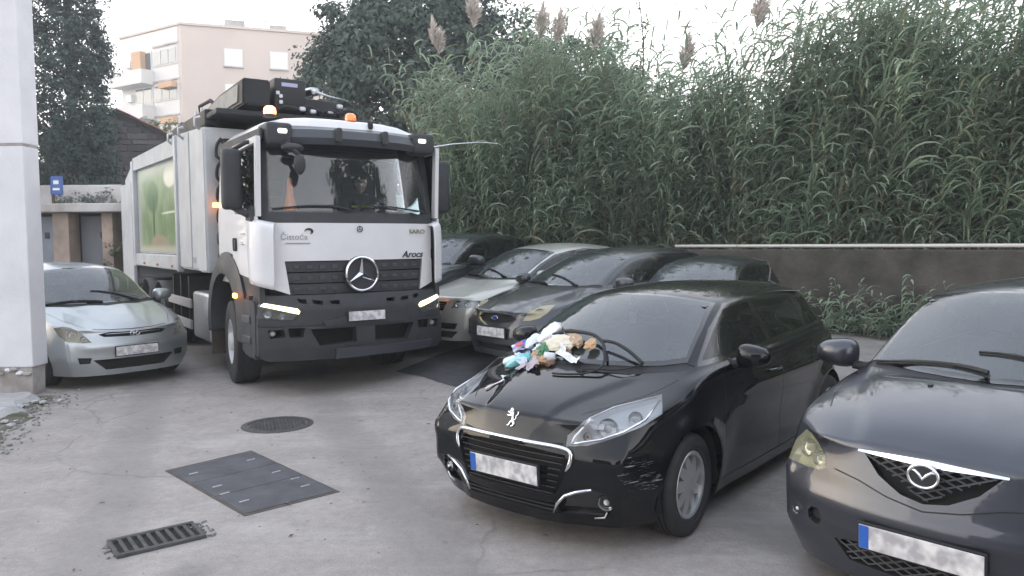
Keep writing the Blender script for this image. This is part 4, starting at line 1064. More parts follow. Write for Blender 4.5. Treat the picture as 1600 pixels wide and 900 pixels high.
def build_truck():
    X, Y, a = -2.64, 10.35, R(-55.7)
    T = empty('refuse_truck', (X, Y, 0), a, 'white and grey refuse truck with amber roof beacons and large star badge on its grille', 'truck')
    # ---- cab shell
    b = B()
    sec = [(1.14, 1.30), (1.15, 1.7), (1.15, 2.1), (1.10, 2.9), (1.07, 3.10), (.98, 3.20), (.6, 3.26), (0, 3.27)]
    xs = [1.30, 1.0, .2, -.3, -.55]
    G = []
    for x in xs:
        row = []
        for (y, z) in sec:
            dx = 0
            if x > 1.2: dx = cab_x(y, z) - .06 - x; 
            if x > 1.2 and z > 3.15: dx = -.14
            zz = z - (.05 if (x < -.4 and z > 3.1) else 0) - (.10 if (x > 1.2 and z > 3.15) else 0)
            row.append((x + dx, y, zz))
        G.append(row)
    full = [[b.verts.new(p) for p in row] + [b.verts.new((p[0], -p[1], p[2])) for p in row[::-1][1:]] for row in G]
    for i in range(len(full) - 1):
        for k in range(len(full[0]) - 1):
            f = full[i][k], full[i][k + 1], full[i + 1][k + 1], full[i + 1][k]
            c = sum((v.co for v in f), Vector()) / 4
            if abs(c.y) > 1.08 and 2.1 < c.z < 2.9 and .2 < c.x < 1.3: continue    # door glass opening
            b.faces.new(f)
    bmesh.ops.recalc_face_normals(b, faces=list(b.faces))
    obj('cab_shell', b, M_TW, T, smooth=True, angle=40)
    b = B(); box(b, -.56, -.50, -1.1, 1.1, 1.3, 3.1, .02); box(b, -.5, 1.25, -1.1, 1.1, 1.28, 1.34)
    obj('cab_back_wall', b, M_TG, T)
    # roof hump of the cab
    b = B(); V = []
    for i in range(9):
        t = i / 8; y = lerp(-1.0, 1.0, t); hh = 3.20 + .10 * (1 - abs(2 * t - 1) ** 4)
        V.append([b.verts.new((1.24 - .17 * (abs(y)) ** 3, y, 3.06)), b.verts.new((1.20 - .17 * abs(y) ** 3, y, hh - .05)), b.verts.new((1.02 - .06 * abs(y) ** 3, y * .98, hh + .0)), b.verts.new((.4, y * .97, hh + .03)), b.verts.new((-.45, y * .95, hh - .02))])
    for i in range(8):
        for k in range(4): b.faces.new((V[i][k], V[i][k + 1], V[i + 1][k + 1], V[i + 1][k]))
    bmesh.ops.recalc_face_normals(b, faces=list(b.faces)); obj('roof_panel', b, M_TW, T, smooth=True)
    # ---- nose: glass, panels, grille
    fpanel('windscreen_surround', [(-1.10, 2.02), (1.10, 2.02), (1.08, 2.95), (-1.08, 2.95)], M_TG, T, th=.02, off=-.055, holes=[[(-1.0, 2.17), (1.0, 2.17), (.98, 2.95), (-.98, 2.95)]])
    fpanel('windscreen', [(-1.02, 2.15), (1.02, 2.15), (.99, 2.96), (-.99, 2.96)], M_TGLASS, T, th=.006, off=-.040)
    fl = fpanel('service_flap', [(-1.04, 1.585), (1.04, 1.585), (1.05, 2.025), (-1.05, 2.025)], M_TW, T, th=.05, off=-.04)
    for s in (-1, 1):
        fpanel('grille_cheek', [(s * .885, 1.585), (s * 1.05, 1.585), (s * 1.05, 1.28), (s * .835, 1.20)], M_TW, T, th=.045, off=-.035, n=6)
        # rounded white deflector that wraps from the door to the nose
        path = [(.90, 1.165), (1.02, 1.205), (1.14, 1.225), (1.25, 1.22), (1.33, 1.185), (1.385, 1.13), (1.42, 1.06), (1.44, 1.03)]
        b = B(); V = []
        for i, (x, y) in enumerate(path):
            t = i / 7; zb_ = lerp(1.375, 1.255, t); zt_ = 2.075 - .05 * sstep((t - .3) / .7) - .03 * sstep((.25 - t) / .25); c = Vector((x - .9, (y - .6) * 1.0, 0)).normalized()
            col_ = [(0, zb_), (.006, lerp(zb_, zt_, .33)), (.008, lerp(zb_, zt_, .66)), (.0, zt_ - .07), (-.015, zt_ - .03), (-.045, zt_ - .005), (-.10, zt_)]
            V.append([b.verts.new((x + c.x * o_, s * (y + c.y * o_), z_)) for o_, z_ in col_])
        for i in range(7):
            for k in range(6): b.faces.new((V[i][k], V[i][k + 1], V[i + 1][k + 1], V[i + 1][k]))
        bmesh.ops.recalc_face_normals(b, faces=list(b.faces)); o = obj('corner_deflector', b, M_TW, T, smooth=True)
        sm = o.modifiers.new('s', 'SUBSURF'); sm.levels = sm.render_levels = 2; sm = o.modifiers.new('t', 'SOLIDIFY'); sm.thickness = .02; sm.offset = -1
    # grille: two rows of slats with square dimples
    fpanel('grille_backing', [(-.87, 1.58), (.87, 1.58), (.82, 1.18), (-.82, 1.18)], M_DARK, T, th=.01, off=-.10)
    for (z0, z1, w0, w1) in ((1.46, 1.575, .86, .875), (1.33, 1.445, .845, .86), (1.20, 1.315, .82, .84)):
        g_ = fpanel('grille_slat', [(-w0, z0), (w0, z0), (w1, z1), (-w1, z1)], M_TG, T, th=.035, off=-.045, bev=.01)
        for k in range(-5, 6):
            if abs(k) < 2: continue
            yy = k * .145 + (.03 if k > 0 else -.03)
            b = B(); x = cab_x(yy, (z0 + z1) / 2) - .008
            box(b, x - .004, x + .010, yy - .035, yy + .035, z0 + .03, z1 - .04, .006); obj('slat_dimple', b, M_TG2, g_)
    # star badge
    M = frameM((1.505, 0, 1.42), (0, 1, 0), (0, 0, 1)); b = B()
    tube(b, [(.20 * math.cos(q), .20 * math.sin(q), 0) for q in [2 * math.pi * i / 48 for i in range(49)]], .018, 8, cap=False)
    for k in range(3):
        q = math.pi / 2 + k * 2 * math.pi / 3; d = Vector((math.cos(q), math.sin(q), 0)); nrm = Vector((-d.y, d.x, 0))
        tip = d * .195; v = [b.verts.new(nrm * .036 + d * .02), b.verts.new(tip), b.verts.new(-nrm * .036 + d * .02), b.verts.new((0, 0, .035)), b.verts.new(tip * .99 + Vector((0, 0, .006)))]
        b.faces.new((v[0], v[3], v[4], v[1])); b.faces.new((v[3], v[2], v[1], v[4]))
    bmesh.ops.transform(b, matrix=M, verts=b.verts); bmesh.ops.recalc_face_normals(b, faces=list(b.faces)); st_ = obj('star_badge', b, M_CHROME, T, smooth=True, angle=30)
    b = B(); prism(b, disc_pts(0, 0, .215, 40), 'z', -.05, -.022); bmesh.ops.transform(b, matrix=M, verts=b.verts); obj('badge_dish', b, M_TG, st_)
    b = B(); tube(b, [(.034 * math.cos(q), .034 * math.sin(q), 0) for q in [2 * math.pi * i / 24 for i in range(25)]], .005, 6, cap=False)
    for k in range(3): tube(b, [(0, 0, 0), (.028 * math.cos(math.pi / 2 + k * 2.094), .028 * math.sin(math.pi / 2 + k * 2.094), 0)], .004, 5)
    bmesh.ops.transform(b, matrix=frameM((1.458, 0, 1.955), (0, 1, 0), (0, 0, 1)), verts=b.verts); obj('small_star', b, M_TG, fl)
    # ---- bumper block, built as separate mouldings
    bx = lambda y, z: 1.55 - .30 * (abs(y) / 1.2) ** 3.2 - .10 * sstep((z - 1.0) / .35) - .03 * sstep((.62 - z) / .2)
    fpanel('upper_bumper', [(-1.14, 1.19), (1.14, 1.19), (1.19, .84), (-1.19, .84)], M_TG, T, th=.10, off=-.10, xf=bx, n=30,
           holes=[[(s * .74, 1.02), (s * 1.17, 1.11), (s * 1.20, .93), (s * .82, .90)] for s in (-1, 1)] + [[(s * .30, 1.12), (s * .42, 1.12), (s * .40, 1.075), (s * .30, 1.07)] for s in (-1, 1)] + [[(s * .50, 1.12), (s * .62, 1.135), (s * .60, 1.085), (s * .50, 1.075)] for s in (-1, 1)] + [[(s * .68, 1.14), (s * .78, 1.155), (s * .76, 1.105), (s * .68, 1.09)] for s in (-1, 1)])
    fpanel('lower_bumper', [(-1.19, .835), (1.19, .835), (1.19, .50), (1.1, .44), (-1.1, .44), (-1.19, .50)], M_TG, T, th=.13, off=-.10, xf=bx, n=30,
           holes=[[(s * .66, .80), (s * .12, .80), (s * .12, .62), (s * .56, .60)] for s in (-1, 1)] + [[(s * 1.10, .80), (s * .94, .81), (s * .92, .72), (s * 1.07, .70)] for s in (-1, 1)] + [[(s * .90, .82), (s * .72, .82), (s * .74, .71), (s * .88, .71)] for s in (-1, 1)])
    fpanel('bumper_backing', [(-1.2, 1.18), (1.2, 1.18), (1.2, .46), (-1.2, .46)], M_DARK, T, th=.02, off=-.22, xf=bx)
    fpanel('front_underrun_bar', [(-.38, .56), (.95, .56), (.92, .46), (-.38, .44)], M_TG2, T, th=.06, off=.02, xf=bx)
    fpanel('bumper_step', [(-.52, .885), (-.30, .93), (.45, .93), (.60, .885), (.55, .83), (-.50, .83)], M_TG, T, th=.05, off=-.0, xf=bx)
    for s in (-1, 1):
        b = B(); q = [(1.40, s * 1.16), (1.52, s * 1.02), (1.43, s * 1.22), (1.20, s * 1.255), (.78, s * 1.255), (.78, s * 1.12)]
        pr = [(1.18, 1.16), (.72, 1.17), (.62, .50), (.80, .44), (1.16, .44), (1.24, .52), (1.24, 1.10)]
        prism(b, pr, 'y', s * 1.06, s * 1.20); bmesh.ops.bevel(b, geom=list(b.edges), offset=.03, segments=2, affect='EDGES'); obj('bumper_side', b, M_TG, T, smooth=True, angle=40)
        for z in (.62, .86):
            b = B(); box(b, .72, 1.05, min(s * 1.16, s * 1.222), max(s * 1.16, s * 1.222), z, z + .09, .012); obj('cab_step', b, M_TG2, T)
        # headlamps
        hl = fpanel('headlight', [(s * .75, 1.015), (s * 1.165, 1.105), (s * 1.195, .935), (s * .83, .905)], M_LENS, T, th=.006, off=-.02, xf=bx, n=8)
        fpanel('lamp_housing', [(s * .75, 1.015), (s * 1.165, 1.105), (s * 1.195, .935), (s * .83, .905)], M_BLK, hl, th=.01, off=-.11, xf=bx, n=8)
        fpanel('daytime_light', [(s * .765, 1.010), (s * .79, 1.042), (s * 1.12, 1.112), (s * 1.15, 1.075), (s * .84, .992), (s * .78, .978)], M_DRL, hl, th=.03, off=-.01, xf=bx, n=10)
        bowl(hl, (bx(s * 1.09, 1) - .02, s * 1.085, .985), (1, s * .35, 0), .060); bowl(hl, (bx(s * .95, 1) - .02, s * .945, .955), (1, s * .25, 0), .045)
        b = B(); lathe(b, [(0, .01), (.03, .008), (.035, -.02)], 14, Matrix.Translation((bx(s * 1.03, .75) - .05, s * 1.03, .755)) @ Matrix.Rotation(R(-90), 4, 'Z')); obj('fog_lamp', b, M_BULB, T, smooth=True)
    plate(T, bx(0, .92) + .075, .93, w_=.46, h_=.11, blue=False)
    b = B(); box(b, .0, .14, -.30, .30, 0, .04, .01, Matrix.Translation((bx(0, .5) - .05, 0, .36))); 
    # ---- visor and roof lamps
    b = B(); V = []
    for i in range(15):
        y = lerp(-.84, .84, i / 14); k = (abs(y) / .84) ** 3
        p = [(1.30, 3.16), (1.50 - .05 * k, 3.10), (1.56 - .06 * k, 3.0), (1.53 - .06 * k, 2.925), (1.49 - .06 * k, 2.93), (1.50 - .06 * k, 3.0), (1.44 - .05 * k, 3.075), (1.28, 3.12)]
        V.append([b.verts.new((x - .14 * (abs(y) / .84) ** 2.5, y, z)) for x, z in p])
    for i in range(14):
        for k in range(8): b.faces.new((V[i][k], V[i][(k + 1) % 8], V[i + 1][(k + 1) % 8], V[i + 1][k]))
    b.faces.new(V[0]); b.faces.new(V[-1]); bmesh.ops.recalc_face_normals(b, faces=list(b.faces)); vz = obj('sun_visor', b, M_TG2, T, smooth=True, angle=40)
    for y in (-.28, .30):
        b = B(); box(b, 1.47, 1.60, y - .035, y + .035, 2.95, 3.12, .02); obj('visor_bracket', b, M_TG, vz)
    b = B(); box(b, 1.12, 1.18, -1.0, 1.0, 2.90, 3.14, .015); box(b, -.5, 1.3, -1.115, -1.075, 2.96, 3.10, .015); box(b, -.5, 1.3, 1.075, 1.115, 2.96, 3.10, .015); obj('roof_rail_trim', b, M_TG, T)
    for s in (-1, 1):
        b = B(); box(b, 1.00, 1.40, min(s * .76, s * 1.06), max(s * .76, s * 1.06), 2.90, 3.16, .045, seg=3); hz = obj('lamp_pod', b, M_TG, T, smooth=True, angle=50)
        b = B(); box(b, 1.36, 1.418, s * .885 - .055, s * .885 + .055, 3.035, 3.09, .018); obj('marker_lamp', b, M_MARK, hz)
    # kerb mirror under the visor (car's right)
    b = B(); tube(b, [(1.36, -.86, 2.93), (1.50, -.82, 2.87), (1.56, -.76, 2.78)], [.045, .035, .025], 8); r = bmesh.ops.create_uvsphere(b, u_segments=14, v_segments=10, radius=1)
    for v in r['verts']: v.co = Vector((1.56 + v.co.x * .04, -.75 + v.co.y * .07, 2.68 + v.co.z * .12))
    r = bmesh.ops.create_uvsphere(b, u_segments=14, v_segments=10, radius=1)
    for v in r['verts']: v.co = Vector((1.47 + v.co.x * .09, -.80 + v.co.y * .13, 2.87 + v.co.z * .055))
    obj('kerb_mirror', b, M_TG, T, smooth=True)
    # side mirrors
    for s in (-1, 1):
        b = B(); box(b, 0.92, 1.08, min(s * 1.25, s * 1.47), max(s * 1.25, s * 1.47), 2.18, 2.87, .05, seg=3); m = obj('wing_mirror', b, M_TG, T, smooth=True, angle=50)
        b = B(); box(b, .910, .921, min(s * 1.28, s * 1.44), max(s * 1.28, s * 1.44), 2.40, 2.83, .004); obj('mirror_glass', b, M_CHROME, m)
        b = B(); tube(b, [(1.05, s * 1.06, 2.98), (1.04, s * 1.20, 2.95), (1.0, s * 1.34, 2.86)], .025, 8); obj('mirror_arm', b, M_TG, m, smooth=True); b = B(); tube(b, [(1.1, s * 1.12, 2.10), (1.08, s * 1.22, 2.13), (1.0, s * 1.36, 2.20)], [.05, .04, .025], 8); obj('mirror_arm', b, M_TG, m, smooth=True)
        # doors
        b = B(); n = 10
        pr = [(1.28, 1.36), (1.28, 2.10), (.26, 2.16), (.24, 1.50), (.50, 1.42)]
        prism(b, pr, 'y', s * 1.15, s * 1.178); bmesh.ops.bevel(b, geom=list(b.edges), offset=.008, segments=2, affect='EDGES'); dr = obj('door', b, M_TW, T, smooth=True, angle=40)
        b = B()
        for q in ([(1.28, 2.10), (1.33, 2.98), (1.25, 2.96), (1.19, 2.10)], [(.26, 2.14), (.30, 2.96), (.38, 2.96), (.34, 2.14)], [(.30, 2.90), (1.31, 2.93), (1.32, 3.0), (.30, 2.98)]): prism(b, q, 'y', s * 1.115, s * 1.165)
        obj('door_frame', b, M_TW, dr)
        b = B(); prism(b, [(.33, 2.12), (1.20, 2.10), (1.26, 2.92), (.37, 2.90)], 'y', s * 1.12, s * 1.126); obj('side_window', b, M_GLASSD, dr)
        b = B(); box(b, .36, .46, min(s * 1.176, s * 1.20), max(s * 1.176, s * 1.20), 1.70, 1.86, .03, seg=3); obj('door_handle', b, M_TG, dr, smooth=True, angle=50)
        b = B(); prism(b, [(1.22, 2.04), (.98, 2.06), (1.0, 2.16), (1.20, 2.22)], 'y', s * 1.15, s * 1.21); obj('door_trim', b, M_TG, dr)
        b = B()
        for z0, l in ((1.90, .20), (1.80, .12), (1.775, .15)): box(b, .62, .62 + l, min(s * 1.178, s * 1.182), max(s * 1.178, s * 1.182), z0, z0 + .014)
        tag(obj('small_lettering', b, mat('faded print', (.30, .31, .33), .6), dr), kind='stuff')
        # wheel arch moulding
        b = B(); V = []
        for i in range(17):
            an = R(-12 + 204 * i / 16); ca, sa = math.cos(an), math.sin(an)
            rx, rz = .66, .64; V.append([b.verts.new((-.08 + rx * ca, s * 1.24, .78 + rz * sa * 1.0)), b.verts.new((-.08 + (rx + .10) * ca, s * 1.255, .78 + (rz + .12) * sa)), b.verts.new((-.08 + (rx + .24) * ca, s * 1.19, .78 + (rz + .27) * sa)), b.verts.new((-.08 + (rx + .22) * ca, s * .95, .78 + (rz + .22) * sa)), b.verts.new((-.08 + rx * ca, s * .80, .78 + rz * sa))])
        for i in range(16):
            for k in range(5): b.faces.new((V[i][k], V[i][(k + 1) % 5], V[i + 1][(k + 1) % 5], V[i + 1][k]))
        b.faces.new(V[0]); b.faces.new(V[-1])
        bmesh.ops.recalc_face_normals(b, faces=list(b.faces)); obj('wheel_arch', b, M_TG, T, smooth=True, angle=50)
        b = B(); prism(b, [(.50, 1.42), (1.28, 1.36), (1.30, 1.10), (.62, 1.14)], 'y', s * 1.10, s * 1.16); obj('door_lower_trim', b, M_TG, T)
        b = B(); box(b, .60, .70, min(s * 1.25, s * 1.29), max(s * 1.25, s * 1.29), 1.14, 1.20, .015); obj('side_indicator', b, M_INDC, T)
    # beacons
    for y, m in ((-.90, M_BEAC), (.10, M_BEAD)):
        b = B(); Mx = Matrix.Translation((1.0, y, 3.27)) @ Matrix.Rotation(R(90), 4, 'X'); lathe(b, [(0, .0), (.075, .0), (.075, .03), (0, .03)], 16, Mx); bc = obj('beacon_base', b, M_TG, T)
        b = B(); lathe(b, [(.068, .03), (.072, .06), (.066, .10), (.04, .125), (0, .13)], 18, Mx); obj('beacon', b, m, bc, smooth=True)
    b = B(); box(b, .9, 1.14, -.02, .02, 3.30, 3.345, .01)
    # horn / hook
    b = B(); box(b, 1.18, 1.24, .24, .30, 3.19, 3.27, .015); obj('roof_camera', b, M_BLK, T)
    # wipers
    for pts in ([(1.0, 2.17), (.70, 2.20), (.42, 2.23), (-.02, 2.24)][::1], [(-.05, 2.165), (-.30, 2.23), (-.62, 2.225), (-1.0, 2.19)]):
        b = B(); tube(b, [(cab_x(y, z) + .015, y, z) for y, z in pts], [.013, .012, .010, .008], 6); obj('wiper', b, M_BLK, T)
    # aerial on the car's left
    b = B(); tube(b, [(1.15, 1.10, 3.02), (1.1, 1.5, 3.10), (1.05, 1.95, 3.16), (1.0, 2.3, 3.17)], [.012, .009, .007, .005], 6); obj('side_aerial', b, M_ALU, T)
    # ---- lettering
    def TM(y, z, o_=.018):
        return frameM((cab_x(y, z) + o_, y, z), (cab_x(y + .1, z) - cab_x(y - .1, z), .2, 0), (0, 0, 1))
    text_mesh('model_lettering', 'Arocs', .115, M_TG, fl, TM(.72, 1.64), shear=.3, bold=True, width=.34)
    text_mesh('firm_lettering', 'Čistoća', .095, mat('faded print'
 , (.30, .31, .33), .6), fl, TM(-.78, 1.862), width=.30)
    b = B(); tube(b, [(cab_x(-.62, 1.9) + .018, -.62 + .045 * math.cos(q), 1.925 + .03 * math.sin(q)) for q in [R(-60 + i * 30) for i in range(9)]], [.004, .010, .014, .015, .014, .012, .009, .006, .003], 6); obj('swoosh_logo', b, M_TG, fl)
    b = B(); box(b, -.14, .14, -.007, .007, -.001, .001, 0, TM(-.74, 1.79)); obj('lettering_underline', b, MATS['faded print'], fl)
    text_mesh('sticker_lettering', 'SARO', .075, mat('olive print', (.22, .22, .12), .6), fl, TM(.80, 1.925), bold=True, width=.26)
    # ---- inside the cab: driver, cone, papers
    b = B(); box(b, .75, 1.22, -1.05, 1.05, 1.9, 2.12, .05); obj('dashboard', b, M_DASH, T)
    for s in (.52, -.52): seat(T, .30, s, 1.80, M_SEAT)
    b = B(); Mw = Matrix.Translation((.80, .52, 2.20)) @ Matrix.Rotation(R(35), 4, 'Y'); tube(b, [Mw @ Vector((.22 * math.cos(q), .22 * math.sin(q), 0)) for q in [2 * math.pi * i / 24 for i in range(25)]], .017, 6, cap=False); tube(b, [Mw @ Vector((0, -.21, 0)), Mw @ Vector((0, .21, 0))], .02, 6); obj('steering_wheel', b, M_DASH, T)
    b = B(); box(b, 1.05, 1.10, -1.0, 1.0, 2.80, 2.95, .02); box(b, -.49, .3, -1.08, 1.08, 3.08, 3.10); obj('header_shelf', b, M_DASH, T)
    # ---- underbody, wheels
    b = B(); box(b, -8.0, 1.2, -.45, -.33, .72, 1.02); box(b, -8.0, 1.2, .33, .45, .72, 1.02); box(b, -.5, .9, -.33, .33, .55, 1.2, .03); box(b, -.15, .15, -.95, .95, .42, .58, .03)
    for x in (-4.75, -6.1): box(b, x - .12, x + .12, -.9, .9, .42, .62, .05)
    obj('chassis', b, M_CHAS, T)
    TW = dict(R=.53, rim=.30)
    def tw(x, s, dual=False, steer=0):
        w = bpy.data.objects.new('wheel', None); w.location = (x, s * (1.0 if not dual else .95), .53); w.rotation_euler = (0, 0, steer + (0 if s > 0 else math.pi)); link(w, T)
        b = B(); t = .155; offs = (0,) if not dual else (0, -.34)
        for o_ in offs:
            prof = [(.29, -t + o_), (.36, -t * 1.05 + o_), (.46, -t * 1.08 + o_), (.515, -t * .95 + o_)]
            for q in (-.6, -.2, .2, .6): prof += [(.53, t * (q - .14) + o_), (.53, t * (q + .14) + o_), (.517, t * (q + .16) + o_), (.517, t * (q + .22) + o_)]
            prof = prof[:-2] + [(.53, t * .85 + o_), (.515, t * .98 + o_), (.46, t * 1.08 + o_), (.36, t * 1.05 + o_), (.29, t + o_)]
            lathe(b, prof, 44)
        obj('tyre', b, M_RUB, w, smooth=True, angle=35)
        b = B(); 
        pf = [(.30, .15), (.275, .155), (.265, .09), (.22, .05), (.20, .075), (.12, .085), (.115, .16), (.07, .175), (0, .175)] if not dual else [(.30, .15), (.275, .155), (.26, .02), (.20, -.06), (.13, -.06), (.12, .04), (.06, .06), (0, .06)]
        lathe(b, pf, 32); lathe(b, [(.29, -.15), (.27, -.14), (.265, .05)], 32); rm = obj('rim', b, mat('truck wheel silver', (.62, .63, .64), .4, metal=.3, noise_amt=.15), w, smooth=True, angle=35)
        b = B()
        for k in range(10):
            q = 2 * math.pi * k / 10; box(b, -.014, .014, .06 if not dual else -.06, .115 if not dual else -.01, -.014, .014, .003, Matrix.Translation((.165 * math.cos(q), 0, .165 * math.sin(q))))
        tag(obj('wheel_nut', b, M_ALU, rm), kind='stuff')
    tw(-.06, -1, steer=R(-7)); tw(-.06, 1, steer=R(-7))
    for x in (-4.75, -6.1):
        for s in (-1, 1): tw(x, s, dual=True)
    for s in (-1, 1):      # mudguards over the tandem
        for x in (-4.75, -6.1):
            b = B(); V = []
            for i in range(11):
                an = R(15 + 150 * i / 10); V.append([b.verts.new((x + .62 * math.cos(an), s * 1.22, .53 + .62 * math.sin(an))), b.verts.new((x + .62 * math.cos(an), s * .62, .53 + .62 * math.sin(an)))])
            for i in range(10): b.faces.new((V[i][0], V[i][1], V[i + 1][1], V[i + 1][0]))
            o = obj('mudguard', b, M_TG, T, smooth=True); sm = o.modifiers.new('s', 'SOLIDIFY'); sm.thickness = .02
        b = B(); box(b, -1.95, -.95, min(s * .70, s * 1.22), max(s * .70, s * 1.22), .42, 1.10, .05, seg=3); obj('fuel_tank', b, M_ALU, T, smooth=True, angle=40)
        for z in (.50, .82):
            b = B(); box(b, -3.9, -2.2, min(s * 1.17, s * 1.21), max(s * 1.17, s * 1.21), z, z + .14, .01); obj('side_guard_rail', b, M_ALU, T)
        for x in (-2.5, -3.1, -3.7):
            b = B(); box(b, x, x + .08, min(s * .5, s * 1.17), max(s * .5, s * 1.17), .45, 1.3); obj('guard_post', b, M_CHAS, T)
    for x, z0, z1 in ((-2.3, .55, 1.1),):
        b = B(); tube(b, [(x, -.9, .75), (x - .6, -.9, .75)], .14, 14); obj('air_tank', b, M_CHAS, T, smooth=True)
    # rear mud flap and front flap
    b = B(); box(b, -.92, -.88, -1.2, -.85, .28, .95); obj('mud_flap', b, mat('brown grime rubber', (.07, .05, .04), .9, noise_amt=.4), T)
    # ---- hoses, rack between cab and body
    b = B(); box(b, -.72, -.60, -1.05, 1.05, 1.3, 3.2, .02); obj('intake_stack', b, M_BLK, T)
    for k in range(6):
        b = B(); z0 = 1.45 + k * .29; tube(b, cat_path([(-.60, -1.06, z0), (-.62, -1.13, z0 + .06), (-.64, -1.12, z0 + .2), (-.62, -1.06, z0 + .30)]), .022, 6); obj('hose', b, M_BLK, T, smooth=True)
    b = B(); box(b, -.68, -.60, -1.19, -1.12, 2.28, 2.34, .01); obj('side_reflector', b, M_INDC, T)
    # ---- compactor body
    H = [(1.42, 1.25), (3.36, 1.25)]
    hb = empty('hopper_body', (0, 0, 0)); hb.parent = T
    def sect(name, x0, x1, z0a, z1a, z0b, z1b, w, m=M_BODYG, bev=.03):
        b = B(); v = [(x0, -w, z0a), (x0, w, z0a), (x0, w, z1a), (x0, -w, z1a), (x1, -w, z0b), (x1, w, z0b), (x1, w, z1b), (x1, -w, z1b)]
        vv = [b.verts.new(p) for p in v]
        for q in ((0, 1, 2, 3), (7, 6, 5, 4), (0, 4, 5, 1), (2, 6, 7, 3), (1, 5, 6, 2), (0, 3, 7, 4)): b.faces.new([vv[i] for i in q])
        bmesh.ops.recalc_face_normals(b, faces=list(b.faces)); bmesh.ops.bevel(b, geom=list(b.edges), offset=bev, segments=3, affect='EDGES'); return obj(name, b, m, hb, smooth=True, angle=40)
    sect('front_bulkhead', -.78, -1.30, 1.40, 3.36, 1.40, 3.40, 1.26)
    sect('front_section', -1.28, -2.70, 1.41, 3.40, 1.42, 3.48, 1.245)
    sect('main_section', -2.68, -7.0, 1.60, 3.26, 1.60, 3.36, 1.19)
    for s in (-1, 1):
        for x0, x1, n_ in ((-2.60, -2.72, 'rib'), (-6.82, -7.06, 'rib')):
            b = B(); box(b, x1, x0, min(s * 1.18, s * 1.285), max(s * 1.18, s * 1.285), 1.36, 3.46, .02); obj(n_, b, M_BODYG, hb, smooth=True, angle=40)
        b = B(); box(b, -6.9, -2.65, min(s * 1.18, s * 1.27), max(s * 1.18, s * 1.27), 1.38, 1.62, .02); obj('lower_rail', b, M_BODYG, hb)
        b = B(); prism(b, [(-2.66, 3.44), (-6.9, 3.50), (-6.9, 3.26), (-2.66, 3.16)], 'y', s * 1.17, s * 1.265); obj('upper_rail', b, M_BODYG, hb)
        for x in (-3.2, -4.5, -5.9):
            b = B(); box(b, x, x + .14, min(s * 1.27, s * 1.28), max(s * 1.27, s * 1.28), 1.42, 1.46, .003); obj('marker_reflector', b, M_AMBER, hb)
        b = B(); prism(b, [(-2.80, 1.66), (-6.75, 1.66), (-6.75, 3.22), (-2.80, 3.10)], 'y', s * 1.195, s * 1.205); obj('banner', b, banner_mat(), hb)
        b = B(); box(b, -1.7, -1.5, min(s * 1.246, s * 1.252), max(s * 1.246, s * 1.252), 1.52, 1.60); obj('body_print', b, MATS['faded print'], hb)
        for x in (-1.75,):
            b = B(); box(b, x - .02, x + .03, min(s * 1.24, s * 1.262), max(s * 1.24, s * 1.262), 1.45, 3.40, .008); obj('stiffener', b, M_BODYG, hb)
        for x in (-1.0, -2.1, -2.9):
            b = B(); tube(b, [(x, s * 1.24, 3.34), (x, s * 1.31, 3.40), (x, s * 1.31, 3.5), (x, s * 1.24, 3.52)], .02, 6); obj('lifting_eye', b, M_ALU, hb)
    sect('tailgate', -7.08, -8.30, 1.15, 3.50, 1.00, 3.20, 1.22)
    sect('tailgate_hopper', -8.2, -8.9, .95, 3.05, 1.0, 1.9, 1.15)
    b = B(); box(b, -8.45, -7.0, -1.30, -1.22, .95, 3.05, .02); obj('tailgate_arm', b, M_BODYG, hb)
    # ---- folded crane
    cr = empty('crane', (0, 0, 0)); cr.parent = T
    b = B(); box(b, -3.3, -.35, -1.18, 1.10, 3.48, 3.56, .02); box(b, -3.2, -.9, -1.2, -1.0, 3.40, 3.62, .02); obj('crane_frame', b, M_BLK, cr)
    b = B()
    prism(b, [(-.28, 3.62), (-.25, 3.96), (-1.5, 3.94), (-3.3, 3.74), (-3.55, 3.58), (-2.2, 3.60)], 'y', -.86, -.50); bmesh.ops.bevel(b, geom=list(b.edges), offset=.02, segments=2, affect='EDGES'); bo = obj('boom_housing', b, M_BLK, cr, smooth=True, angle=40)
    b = B(); prism(b, [(-.50, 3.68), (-.45, 3.90), (-1.5, 3.89), (-3.1, 3.72), (-3.2, 3.64)], 'y', -.875, -.858); obj('boom_side_plate', b, mat('weathered grey steel', (.22, .22, .22), .5, metal=.3, noise_amt=.3, noise_scale=6), bo)
    for x in (-2.9, -2.5, -3.2):
        b = B(); box(b, x - .05, x + .05, -.90, -.87, 3.60, 3.90 if x > -3 else 3.8, .01); obj('boom_bracket', b, M_BODYG, bo)
    b = B(); box(b, -3.62, -3.5, -1.0, -.86, 3.55, 3.80, .02); tube(b, [(-3.3, -.7, 3.72), (-3.0, -.8, 4.0), (-2.5, -.75, 4.02), (-2.3, -.7, 3.9)], .03, 6); obj('boom_hose', b, M_BLK, cr, smooth=True)
    b = B(); box(b, -1.1, -.35, -.42, .02, 3.60, 4.03, .03); cb = obj('crane_column', b, M_BLK, cr, smooth=True, angle=40)
    b = B(); box(b, -.352, -.346, -.32, -.10, 3.92, 3.97); obj('column_label', b, mat('lilac label', (.35, .35, .5), .5), cb)
    for q in ((-.36, 3.76), (-.36, 3.68), (-.40, 3.80)):
        b = B(); box(b, -.35, -.335, q[0], q[0] + .05, q[1], q[1] + .05, .01); obj('valve_block', b, M_ALU, cb)
    b = B(); tube(b, [(-1.0, 0, 3.9), (-.5, .15, 3.92), (-.4, .18, 3.90)], .06, 10); tube(b, [(-.4, .18, 3.90), (-.45, .40, 3.86), (-.5, .68, 3.84)], [.022, .014, .01], 8); obj('crane_jib', b, M_DCHROME, cr, smooth=True)
